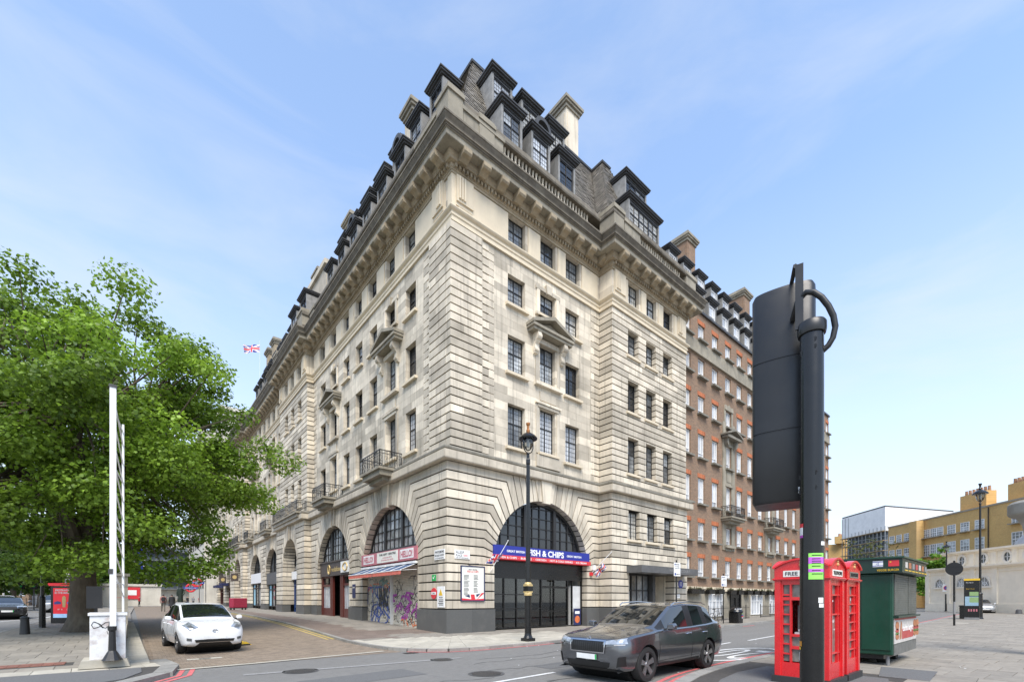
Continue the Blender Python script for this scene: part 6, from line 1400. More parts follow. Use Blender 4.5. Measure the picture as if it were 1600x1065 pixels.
# ---- round sign seen from behind, wayfinding totem, bin, lamps on the far right footway
t = thing('traffic_sign', 'round traffic sign seen from its black back on a black post', 'sign', gz(27.15, -14.34)); q = MB(); q.cyl((0, 0, 0), (0, 0, 3.95), .055, seg=10); q.build('post', 'black_paint', t); q = MB(); q.cyl((-.03, 0, 3.45), (-.06, 0, 3.45), .40, seg=28); q.build('disc', 'trim_black', t); q = MB(); q.box(-.075, -.055, -.3, .3, 3.6, 3.66); q.box(-.075, -.055, -.3, .3, 3.25, 3.31); q.build('clips', 'black_iron', t); q = MB(); q.lathe([(.058, .7), (.058, 1.45)], seg=10); q.build('grey_wrap', 'grey_mid', t)
t = thing('wayfinding_totem', 'tall black wayfinding totem with yellow top and street map', 'totem', gz(37.4, -14.25)); q = MB(); q.box(-.09, .09, -.42, .42, .18, 2.95); q.build('panel', 'black_paint', t); q = MB(); q.box(-.08, .08, -.40, .40, 0, .18); q.build('plinth', 'grey_mid', t); q = MB(); q.box(-.092, .092, -.422, .422, 2.95, 3.10); q.build('yellow_top', 'yellow', t); f = Frame((-.092, 0, 0), (0, 1, 0), (-1, 0, 0))
q = MB(f); q.box(-.36, .36, 0, .004, 1.05, 1.75); q.build('map', 'map_blue', t); q = MB(f); q.box(-.36, .12, .004, .006, 1.3, 1.7); q.build('map_park', 'map_green', t); q = MB(f); q.box(-.36, .12, 0, .004, 1.8, 2.1); q.build('finder_map', 'map_green', t); text('Marylebone', f, -.1, 2.75, .4, .08, 0, 'white_sign', t); text('Baker Street', f, -.15, 2.3, .45, .06, 0, 'yellow', t); q = MB(f)
for k in range(4): q.box(-.3+k*.14, -.22+k*.14, 0, .004, .62, .80)
q.build('icons', 'pink_sign', t)
t = thing('litter_bin', 'plain black litter bin just left of the wayfinding totem', 'bin', gz(39.2, -13.75)); q = MB(); q.box(-.32, .32, -.32, .32, 0, .95); q.build('bin_body', 'black_paint', t, bevel=.03); q = MB(); q.box(-.35, .35, -.35, .35, .95, 1.05); q.build('lid', 'trim_black', t)
def far_lamp(label, p, h, s=1):
    t = thing('street_lamp', label, 'street lamp', p); q = MB(); q.lathe([(.20, 0), (.15, .15), (.14, 1.9), (.17, 1.95), (.09, 2.05)], seg=12); q.build('base', 'black_paint', t); q = MB(); q.lathe([(.08, 2.05), (.06, h)], seg=10); q.build('column', 'black_paint', t); lantern(h, t, s, 'black_paint'); return t
far_lamp('tall black street lamp rising behind the wayfinding totem', gz(39.3, -14.55), 8.9, 1.3)
p = ongnd(1479, 954, .1); l2 = far_lamp('shorter black street lamp with parking plate before the cream building', p, 6.9, 1.1); q = MB(); dd = (CAM-p).normalized(); f = Frame((dd.x*.1, dd.y*.1, 0), (-dd.y, dd.x, 0), (dd.x, dd.y, 0)); q = MB(f); q.box(-.35, .35, 0, .02, 2.3, 3.2); q.build('parking_plate', 'white_sign', l2); q = MB(f); q.cyl((0, .02, 2.75), (0, .03, 2.75), .27, seg=20); q.build('red_ring', 'red_sign', l2); q = MB(f); q.cyl((0, .03, 2.75), (0, .035, 2.75), .2, seg=20); q.build('blue_disc', 'blue_sign', l2)
p = ongnd(1592, 960); t = thing('rubber_cone', 'grey rubber sign base lying on the road at the right edge', 'cone', (p.x, p.y, p.z)); q = MB(); q.lathe([(.55, 0), (.55, .08), (.25, .12), (.2, .5), (.12, .55)], seg=14); q.build('base', 'grey_panel', t); q = MB(); q.lathe([(.21, .3), (.19, .42)], seg=14); q.build('collar', 'grey_mid', t)
# curved concrete canopy edge entering at the right
cc = at(1646, 806, 13.0); t = thing('curved_canopy', 'curved grey concrete canopy jutting in at the right edge', 'canopy', (cc.x, cc.y, GZ(cc.x, cc.y)+.1)); t.location = (cc.x, cc.y, 0); q = MB(); z0 = cc.z
q.lathe([(.02, z0-.5), (.30, z0-.52), (.46, z0-.60), (.56, z0-.52), (.60, z0-.2), (.72, z0+.02), (.86, z0+.08), (.90, z0+.14), (.90, z0+.40), (.82, z0+.48), (.02, z0+.54)], seg=40); q.build('canopy_rim', 'concrete', t, smooth=True); q = MB(); q.cyl((0, 0, GZ(cc.x, cc.y)+.1), (0, 0, z0-.05), .3, seg=16); q.build('column', 'concrete', t)
# ---------------------------------------------------------------- cars: lofted body, cut wheel arches, fitted lamps and glass
def wheel_parts(t, x, y, r, w_, spokes=5, rimm='rim', sub=True):
    sg = 1 if y > 0 else -1; F = Frame((x, y, r), (1, 0, 0), (0, 0, 1))
    ax_ = Vector((0, sg, 0))
    def lathe_y(prof, seg=32, mi=0):
        q = MB(); v = []
        for rr, yy in prof:
            for i in range(seg): a = 2*math.pi*i/seg; v.append((x+rr*math.cos(a), y+sg*yy, r+rr*math.sin(a)))
        fs = [(k*seg+i, k*seg+(i+1) % seg, (k+1)*seg+(i+1) % seg, (k+1)*seg+i) for k in range(len(prof)-1) for i in range(seg)]; q.add(v, fs); return q
    h = w_/2; rr = r*.70
    ty = lathe_y([(rr*.6, -h), (r*.93, -h), (r, -h*.75), (r, h*.70), (r*.965, h*.93), (rr*1.06, h), (rr, h*.9), (rr, h*.3)]).build('wheel', 'tyre', t, smooth=True)
    if not sub: lathe_y([(rr, h*.35), (rr*.9, h*.6), (.02, h*.7)], 20).build('rim', rimm, ty); return
    lathe_y([(rr, h*.92), (rr*.96, h*.95), (rr*.93, h*.6), (rr*.93, -h*.2), (.02, -h*.2)]).build('rim_barrel', 'rim_dark', ty, smooth=True)
    q = MB()
    for k in range(spokes):
        for dl in (-.11, .11):
            a = 2*math.pi*k/spokes+.3; c0, s0 = math.cos(a+dl*2.4), math.sin(a+dl*2.4); c1, s1 = math.cos(a+dl), math.sin(a+dl); px_, pz_ = -s1, c1; b = .020 if dl < 0 else .020
            v = []
            for rad, wd, yy in ((.05, .022, h*.78), (rr*.96, .032, h*.92)):
                cx_, cz_ = (c0 if rad < .1 else c1)*rad, (s0 if rad < .1 else s1)*rad
                for s_ in (-1, 1):
                    for dy in (0, -.02): v.append((x+cx_+px_*wd*s_, y+sg*(yy+dy), r+cz_+pz_*wd*s_))
            q.add(v, [(0, 2, 6, 4), (1, 3, 7, 5), (0, 4, 5, 1), (2, 3, 7, 6)])
    q.build('spokes', rimm, ty); lathe_y([(.06, h*.75), (.055, h*.86), (.005, h*.88)], 16).build('hub_cap', rimm, ty)
def car(name, label, spec, paint, pos, heading, group=None, detail=True, subdiv=2):
    S = spec['st']; t = thing(name, label, 'car', pos, heading, group); bm = bmesh.new(); cr = bm.edges.layers.float.new('crease_edge'); rows_ = []
    for st in S:
        x, zb, ws, wm, zm, wsh, zsh, wr, zr = st; hood = wr == 0
        if hood: top = [(wsh-.05, zsh+.02), (wsh*.86, lerp(zsh, zr, .5)), (wsh*.70, lerp(zsh, zr, .8)), (wsh*.62, lerp(zsh, zr, .88)), (wsh*.32, zr-.004), (0, zr)]
        else: top = [(wsh-.035, zsh+.025), (lerp(wsh-.03, wr, .5), lerp(zsh, zr-.05, .52)), (wr, zr-.055), (wr*.93, zr-.012), (wr*.5, zr+.008), (0, zr+.014)]
        half = [(0, zb), (ws*.8, zb), (ws, zb+.05), (wm, zm), (wm*.995, lerp(zm, zsh, .6)), (wsh, zsh)]+top
        row = [bm.verts.new((x, -y, z)) for y, z in half[::-1][:-1]]; row = []
        for sg in (1, -1):
            for k, (y, z) in enumerate(half):
                if sg == -1 and k in (0, 11): continue
                row.append((sg*y, z, k))
        # closed loop: right side reversed
        rows_.append((x, half))
    for v in list(bm.verts): bm.verts.remove(v)
    grid = []
    for x, half in rows_:
        loop = [bm.verts.new((x, y, z)) for y, z in half]+[bm.verts.new((x, -y, z)) for y, z in half[-2:0:-1]]; grid.append(loop)
    n = 22; K_ = lambda j: j if j <= 11 else 22-j
    G = spec['glass']
    for i in range(len(grid)-1):
        for j in range(n):
            f = bm.faces.new((grid[i][j], grid[i][(j+1) % n], grid[i+1][(j+1) % n], grid[i+1][j])); a, b = K_(j), K_((j+1) % n); lo = min(a, b); f.smooth = True
            if i in G['side'] and lo in (6, 7): f.material_index = 10+i
            elif i in G['trim'] and lo in (6, 7): f.material_index = 2
            elif i in G['front'] and lo in (9, 10): f.material_index = 3
            elif i in G['rear'] and lo in (9, 10): f.material_index = 4
            elif lo == 0 or (lo == 1 and 2 < i < len(grid)-4): f.material_index = 2
    bm.faces.new(grid[0][::-1]).smooth = True; bm.faces.new(grid[-1]).smooth = True
    for e in bm.edges:
        a, b = e.verts; ia = [(i, j) for i in range(len(grid)) for j in range(n) if grid[i][j] is a][0]; ib = [(i, j) for i in range(len(grid)) for j in range(n) if grid[i][j] is b][0]
        if ia[1] == ib[1]: e[cr] = {2: .7, 3: .35, 5: .5, 6: .75, 8: .7, 9: .45}.get(K_(ia[1]), 0)
        elif ia[0] == ib[0] and (ia[0] in spec['crease']) and min(K_(ia[1]), K_(ib[1])) >= 6: e[cr] = .75
    bmesh.ops.recalc_face_normals(bm, faces=bm.faces[:])
    me = bpy.data.meshes.new('b'); bm.to_mesh(me); bm.free(); ob = bpy.data.objects.new('b', me)
    md = ob.modifiers.new('s', 'SUBSURF'); md.levels = subdiv; md.render_levels = subdiv
    r = spec['r']; cut = []
    for xw in spec['ax']:
        c = MB(); c.cyl((xw, -1.3, r+.005), (xw, 1.3, r+.005), r*1.13, seg=36); cm = bpy.data.meshes.new('c'); cm.from_pydata([tuple(v) for v in c.v], [], c.f); co = bpy.data.objects.new('c', cm); _ts.collection.objects.link(co); cut.append(co)
        b = ob.modifiers.new('w', 'BOOLEAN'); b.operation = 'DIFFERENCE'; b.object = co; b.solver = 'EXACT'
    full = eval_mesh(ob); bpy.data.objects.remove(ob)
    for c in cut: bpy.data.objects.remove(c)
    bvh = BVHTree.FromPolygons([v.co.copy() for v in full.vertices], [list(p.vertices) for p in full.polygons])
    names = ['body', 'side_glass', 'trim', 'windscreen', 'rear_glass']; mats_ = [paint, 'car_glass', 'trim_black', 'car_glass', 'car_glass']
    for k in [0, 2, 3, 4]+[10+i for i in G['side']]:
        for sd_ in ((1, -1) if k >= 10 else (0,)):
            fs = [p for p in full.polygons if p.material_index == k and (sd_ == 0 or p.center.y*sd_ > 0)]
            if not fs: continue
            ids = sorted({v for p in fs for v in p.vertices}); mp_ = {v: i for i, v in enumerate(ids)}; q = MB(); q.v = [full.vertices[v].co.copy() for v in ids]; q.f = [[mp_[v] for v in p.vertices] for p in fs]; q.mi = [0]*len(fs); q.r = [.5]*len(fs)
            o = q.build(names[1 if k >= 10 else k], mats_[1 if k >= 10 else k], t, smooth=62)
    for xw in spec['ax']:
        q = MB(); q.cyl((xw, -spec['tw']+.12, r), (xw, spec['tw']-.12, r), r*1.16, seg=20); q.build('wheel_well', 'trim_black', t)
        for y in (spec['tw'], -spec['tw']): wheel_parts(t, xw, y, r, .22, rimm=spec.get('rim', 'rim'), sub=detail)
    def cast(o_, d): h = bvh.ray_cast(Vector(o_), Vector(d)); return h[0], h[1]
    def patch(nm, mt, quad, face='front', lift=.006, nu=8, nv=5, both=False, smooth=True):
        """quad corners in (y, z) for front/rear or (x, z) for sides, dropped onto the body"""
        for ms_ in ((1, -1) if both else (1,)):
            q = MB(); ok = True
            for i in range(nu+1):
                for j in range(nv+1):
                    a = Vector(quad[0]).lerp(Vector(quad[1]), i/nu).lerp(Vector(quad[3]).lerp(Vector(quad[2]), i/nu), j/nv)
                    if face == 'front': o_, d = (4, a.x*ms_, a.y), (-1, 0, 0)
                    elif face == 'rear': o_, d = (-4, a.x*ms_, a.y), (1, 0, 0)
                    else: o_, d = (a.x, 3*ms_, a.y), (0, -ms_, 0)
                    p, nn = cast(o_, d)
                    if p is None: p = Vector(o_)+Vector(d)*(4-spec['st'][0][0]) if face != 'side' else Vector((a.x, .9*ms_, a.y)); nn = -Vector(d)
                    q.v.append(p-Vector(d)*lift)
            for i in range(nu):
                for j in range(nv): n0 = i*(nv+1)+j; q.f.append([n0, n0+nv+1, n0+nv+2, n0+1]); q.mi.append(0); q.r.append(.5)
            q.build(nm, mt, t, smooth=smooth)
    def seam(nm, pts, face='side', rad=.006, mt='trim_black', both=True, lift=.0):
        for ms_ in ((1, -1) if both else (1,)):
            pp_ = []
            for a, b in zip(pts, pts[1:]):
                for i in range(9):
                    u = Vector(a).lerp(Vector(b), i/8)
                    p, _ = cast((u.x, 3*ms_, u.y), (0, -ms_, 0)) if face == 'side' else (cast((4, u.x*ms_, u.y), (-1, 0, 0)) if face == 'front' else cast((u.x, u.y*ms_, 4), (0, 0, -1)))
                    if p is not None: pp_.append(p)
            if len(pp_) > 1: q = MB(); q.tube(pp_, rad, 4); q.build(nm, mt, t)
    if detail: spec['deco'](t, patch, seam, cast)
    bpy.data.meshes.remove(full); return t
#            x      zb    ws    wm    zm    wsh   zsh   wr    zr
SUV = dict(r=.365, ax=(1.43, -1.34), tw=.80, st=[
    (2.30, .46, .50, .55, .58, .50, .74, 0, .78), (2.26, .26, .74, .80, .55, .74, .86, 0, .90), (2.10, .22, .84, .90, .58, .84, .93, 0, .975), (1.65, .22, .86, .935, .60, .885, .985, 0, 1.05), (1.20, .23, .87, .935, .60, .90, 1.02, 0, 1.10),
    (.98, .23, .87, .935, .60, .90, 1.035, .78, 1.16), (.72, .23, .87, .935, .60, .90, 1.04, .765, 1.315), (.18, .23, .87, .935, .60, .90, 1.05, .70, 1.575), (-.42, .23, .87, .935, .60, .90, 1.06, .715, 1.635), (-.54, .23, .87, .935, .60, .90, 1.065, .715, 1.635), (-1.22, .23, .87, .935, .62, .90, 1.085, .70, 1.61), (-1.34, .23, .87, .935, .62, .90, 1.09, .70, 1.60), (-1.72, .24, .86, .93, .64, .88, 1.12, .67, 1.545),
    (-2.10, .26, .84, .91, .66, .84, 1.13, .68, 1.20), (-2.26, .30, .80, .87, .68, .80, 1.02, 0, 1.05), (-2.33, .42, .70, .76, .66, .70, .86, 0, .88)],
    glass=dict(side=(6, 7, 9, 11), trim=(5, 8, 10), front=(5, 6), rear=(12,)), crease=(5, 7, 12, 13))
def suv_deco(t, patch, seam, cast):
    patch('headlight', 'headlight', ((.40, .80), (.86, .83), (.82, .94), (.42, .87)), both=True, lift=.012, nu=12)
    patch('daylight_strip', 'grey_light', ((.66, .79), (.84, .80), (.84, .82), (.66, .81)), both=True, lift=.018)
    patch('grille', 'trim_black', ((-.42, .64), (.42, .64), (.44, .86), (-.44, .86)), lift=.010, nu=14)
    for k in range(15): patch('grille_bar', 'rim_dark', ((-.40+k*.0565, .66), (-.385+k*.0565, .66), (-.385+k*.0565, .845), (-.40+k*.0565, .845)), lift=.026, nu=1, nv=4)
    for qd in (((-.46, .86), (.46, .86), (.46, .885), (-.46, .885)), ((-.44, .62), (.44, .62), (.44, .64), (-.44, .64))): patch('grille_surround', 'chrome', qd, lift=.02, nu=14, nv=1)
    patch('grille_surround', 'chrome', ((.42, .63), (.445, .63), (.465, .87), (.44, .87)), lift=.02, nu=1, nv=6, both=True)
    patch('lower_intake', 'trim_black', ((-.52, .33), (.52, .33), (.56, .44), (-.56, .44)), lift=.012, nu=12); patch('corner_intake', 'trim_black', ((.70, .36), (.84, .38), (.86, .58), (.74, .56)), both=True, lift=.012)
    patch('number_plate', 'plate', ((-.26, .48), (.26, .48), (.26, .59), (-.26, .59)), lift=.03, nu=6, nv=2); patch('plate_green_band', 'plate_green', ((.225, .482), (.26, .482), (.26, .588), (.225, .588)), lift=.034, nu=1, nv=1)
    q = MB(); p, _ = cast((4, 0, .905), (-1, 0, 0)); p = p or Vector((2.2, 0, .92))
    q.tube([p+Vector((.012, .045*math.cos(a), .04*math.sin(a))) for a in [x*.63 for x in range(10)]], .008, 5, closed=True); q.tube([p+Vector((.012, -.02, -.02)), p+Vector((.012, .02, .02))], .007, 4); q.build('badge', 'chrome', t)
    patch('lower_lip', 'trim_black', ((-.78, .25), (.78, .25), (.80, .31), (-.80, .31)), lift=.01, nu=12, nv=2)
    seam('bonnet_line', [(2.12, .70), (1.15, .80)], 'top', .004); seam('bonnet_crease', [(2.2, .20), (1.2, .34)], 'top', .005, mt='car_grey')
    seam('door_seam', [(.98, .36), (1.0, .98)]); seam('door_seam', [(-.48, .36), (-.48, 1.05)]); seam('door_seam', [(-1.28, 1.08), (-1.20, .78), (-.98, .55), (-.92, .36)]); seam('sill_line', [(1.0, .40), (-.9, .42)]); seam('window_chrome', [(.85, 1.075), (-.5, 1.09), (-1.75, 1.15)], rad=.008, mt='chrome', lift=.01)
    patch('sill_cladding', 'trim_black', ((.98, .25), (-.88, .25), (-.88, .36), (.98, .34)), 'side', both=True, lift=.008, nu=16, nv=3)
    for x in (-.30, -1.10):
        for sg in (1, -1):
            p, _ = cast((x, 3*sg, .93), (0, -sg, 0)); q = MB(); q.tube([p+Vector((-.09, 0, 0)), p+Vector((-.08, sg*.03, .01)), p+Vector((.08, sg*.03, .012)), p+Vector((.09, 0, 0))], .012, 6); q.build('door_handle', 'chrome', t)
    for sg in (1, -1):
        q = MB(); q.tube([(.78, sg*.90, 1.06), (.76, sg*1.0, 1.08)], .025, 6); q.build('mirror_arm', 'trim_black', t); q = MB(); v = []
        q.prism([(.96, 1.05), (1.14, 1.06), (1.17, 1.13), (1.13, 1.21), (.99, 1.20)], .66, .80, F=Frame((0, 0, 0), (0, sg, 0), (1, 0, 0))); o = q.build('mirror', 'car_grey', t, bevel=.03)
        q = MB(); q.tube([(.12, sg*.69, 1.575), (.0, sg*.70, 1.635), (-.7, sg*.71, 1.665), (-1.4, sg*.69, 1.63), (-1.62, sg*.68, 1.58)], .016, 6); q.build('roof_rail', 'chrome', t)
    patch('tail_light', 'lamp_red', ((.48, .94), (.84, .94), (.82, 1.04), (.5, 1.06)), 'rear', both=True, lift=.01); seam('wiper', [(.25, 0), (.26, .45)], 'top', .01)
    patch('tail_light_wrap', 'lamp_red', ((-2.0, 1.0), (-2.24, .98), (-2.22, 1.06), (-2.02, 1.07)), 'side', both=True, lift=.008)
SUV['deco'] = suv_deco
HATCH = dict(r=.315, ax=(1.36, -1.32), tw=.76, st=[
    (2.20, .44, .46, .50, .54, .44, .66, 0, .69), (2.15, .26, .66, .72, .50, .64, .78, 0, .82), (1.98, .20, .78, .84, .52, .76, .88, 0, .925), (1.60, .20, .80, .875, .54, .81, .94, 0, 1.00), (1.36, .20, .80, .88, .55, .83, .96, 0, 1.035),
    (1.20, .20, .80, .88, .55, .83, .97, .73, 1.09), (.90, .20, .80, .88, .55, .83, .98, .705, 1.25), (.28, .20, .80, .88, .56, .83, 1.0, .64, 1.50), (-.30, .20, .80, .88, .56, .83, 1.01, .645, 1.545), (-.42, .20, .80, .88, .56, .83, 1.015, .645, 1.545), (-1.10, .20, .80, .88, .58, .83, 1.04, .63, 1.50), (-1.20, .20, .80, .88, .58, .83, 1.045, .63, 1.49), (-1.75, .22, .79, .87, .60, .80, 1.06, .58, 1.42),
    (-2.05, .26, .76, .84, .62, .76, 1.06, .60, 1.10), (-2.16, .30, .72, .80, .62, .72, .95, 0, .98), (-2.22, .42, .62, .68, .60, .62, .80, 0, .82)],
    glass=dict(side=(6, 7, 9, 11), trim=(5, 8, 10), front=(5, 6), rear=(12,)), crease=(5, 7, 12, 13))
def hatch_deco(t, patch, seam, cast):
    patch('headlight', 'headlight', ((.42, .82), (.66, .74), (.80, .88), (.62, .96)), both=True, lift=.022, nu=10); patch('headlight_lens', 'atm', ((.52, .80), (.66, .79), (.72, .86), (.60, .88)), both=True, lift=.028)
    patch('grille_slot', 'trim_black', ((-.50, .36), (.50, .36), (.53, .44), (-.53, .44)), lift=.012, nu=12, nv=2); patch('grille_frame', 'chrome', ((-.50, .345), (.50, .345), (.50, .36), (-.50, .36)), lift=.016, nu=12, nv=1)
    patch('number_plate', 'plate', ((-.30, .45), (.30, .45), (.30, .55), (-.30, .55)), lift=.02, nu=6, nv=2); patch('fog_lamp', 'atm', ((.60, .40), (.72, .42), (.72, .50), (.60, .48)), both=True, lift=.015)
    q = MB(); p, _ = cast((4, 0, .70), (-1, 0, 0)); q.tube([p+Vector((.012, .065*math.cos(a), .05*math.sin(a))) for a in [x*.63 for x in range(10)]], .010, 5, closed=True); q.box(p.x, p.x+.018, -.08, .08, p.z-.012, p.z+.012); q.build('badge', 'chrome', t)
    seam('bonnet_line', [(2.05, .50), (1.30, .72)], 'top', .004); seam('charge_flap', [(2.12, .28), (1.85, .22), (1.85, 0)], 'top', .004, mt='grey_mid'); seam('door_seam', [(.98, .34), (1.0, .92)]); seam('door_seam', [(-.36, .34), (-.36, 1.0)]); seam('door_seam', [(-1.16, 1.02), (-1.05, .7), (-.88, .34)]); seam('wiper', [(1.12, -.55), (1.02, .1)], 'top', .012, both=False); seam('wiper', [(1.16, .0), (1.08, .6)], 'top', .012, both=False)
    for sg in (1, -1):
        q = MB(); q.tube([(.80, sg*.84, 1.0), (.79, sg*.93, 1.03)], .025, 6); q.build('mirror_arm', 'trim_black', t); q = MB(); q.prism([(.89, 1.0), (1.06, 1.01), (1.09, 1.07), (1.05, 1.14), (.92, 1.13)], .70, .82, F=Frame((0, 0, 0), (0, sg, 0), (1, 0, 0))); q.build('mirror', t.get('paint', 'car_white'), t, bevel=.03)
        for x in (-.2, -1.0): p, _ = cast((x, 3*sg, .86), (0, -sg, 0)); q = MB(); q.tube([p+Vector((-.09, 0, 0)), p+Vector((-.08, sg*.03, .01)), p+Vector((.08, sg*.03, .012)), p+Vector((.09, 0, 0))], .012, 6); q.build('door_handle', t.get('paint', 'car_white'), t)
    patch('tail_light', 'lamp_red', ((.50, .85), (.72, .85), (.70, 1.05), (.55, 1.08)), 'rear', both=True, lift=.01)
HATCH['deco'] = hatch_deco
def low(spec, k=.9, lx=1.03):
    d = dict(spec); d['st'] = [(x*lx, a, b, c, e*k, f, g*k, h, z*k) for x, a, b, c, e, f, g, h, z in spec['st']]; d['ax'] = tuple(a*lx for a in spec['ax']); return d
pf, pr_ = ongnd(1006, 1065), ongnd(1106, 1043); dv = (pf-pr_).normalized(); lv = Vector((-dv.y, dv.x, 0)); pm = (pf+pr_)/2-lv*.86
car('dark_grey_suv', 'dark grey electric estate car driving left past the corner', SUV, 'car_grey', (pm.x-dv.x*.05, pm.y-dv.y*.05, 0), math.atan2(dv.y, dv.x)); print('suv wheelbase', (pf-pr_).length)
car('white_hatchback', 'white electric hatchback parked facing us on the brick service road', HATCH, 'car_white', (-9.5, .62, GZ(0, .62)+.014), R_(-85.5))
p = ongnd(1553, 959); p2 = p+Vector((2.0, 1.2, 0)); t = car('silver_hatchback', 'silver hatchback coming round the bend before the cream building', HATCH, 'car_silver', (p2.x, p2.y, p2.z), R_(196), detail=True)
p = ongnd(22, 967); car('black_saloon', 'black saloon car with headlamps on in the left bus lane', low(SUV, .88), 'car_black', (p.x-.6, p.y+1.6, p.z), R_(-80))
p = ongnd(5, 958); car('white_estate', 'white car following behind the black saloon', low(SUV, .95), 'car_white', (p.x-.6, p.y+4, p.z), R_(-80), detail=False)
p = ongnd(90, 957); car('silver_estate', 'silver car half hidden by the slim lamp column', low(SUV, .98), 'car_silver', (p.x-.4, p.y+3, p.z), R_(-84), detail=False)
p = ongnd(50, 949); car('black_hatchback', 'small black car waiting far back at the traffic lights', HATCH, 'car_black', (p.x-3, p.y+2, p.z), R_(95), detail=False)
# ---------------------------------------------------------------- trees
import numpy as np
def foliage(name, parent, clumps, leaf, matn, seed, droop=.35, kind=None):
    """clumps: (centre, radii, count); each leaf is a folded pair of quads, four points wide like a maple or plane leaf"""
    rg = np.random.default_rng(seed); V, Rn = [], []
    for c, r, n, tone in clumps:
        u = rg.normal(size=(n, 3)); u /= np.linalg.norm(u, axis=1)[:, None]; rad = rg.random(n)**.45
        p = np.array(c)+u*rad[:, None]*np.array(r)
        nrm = u*.55+np.array([0, 0, .75])+rg.normal(size=(n, 3))*.55; nrm /= np.linalg.norm(nrm, axis=1)[:, None]
        t = np.cross(nrm, rg.normal(size=(n, 3))); t /= np.linalg.norm(t, axis=1)[:, None]; t[:, 2] -= droop*rg.random(n); b = np.cross(nrm, t)
        s = leaf*(.65+.7*rg.random(n))[:, None]
        q = np.stack([p-t*s*.5, p-t*s*.05+b*s*.5-nrm*s*.12, p+t*s*.55, p-t*s*.05-b*s*.5-nrm*s*.12], 1); V.append(q); Rn.append(np.clip(tone+rg.normal(size=n)*.2, 0, 1))
    V = np.concatenate(V).reshape(-1, 3); Rn = np.concatenate(Rn); n = len(Rn); me = bpy.data.meshes.new(name)
    F_ = np.arange(4*n).reshape(n, 4); me.vertices.add(4*n); me.vertices.foreach_set('co', V.ravel())
    tri = np.stack([F_[:, 0], F_[:, 1], F_[:, 2], F_[:, 0], F_[:, 2], F_[:, 3]], 1).reshape(-1)
    me.loops.add(len(tri)); me.loops.foreach_set('vertex_index', tri); me.polygons.add(2*n); me.polygons.foreach_set('loop_start', np.arange(0, 6*n, 3)); 
    me.update(calc_edges=True); me.materials.append(M(matn)); a = me.attributes.new('rnd', 'FLOAT', 'FACE'); a.data.foreach_set('value', np.repeat(Rn, 2))
    o = bpy.data.objects.new(name, me); C.objects.link(o); o.parent = parent
    if kind: o['kind'] = kind
    return o
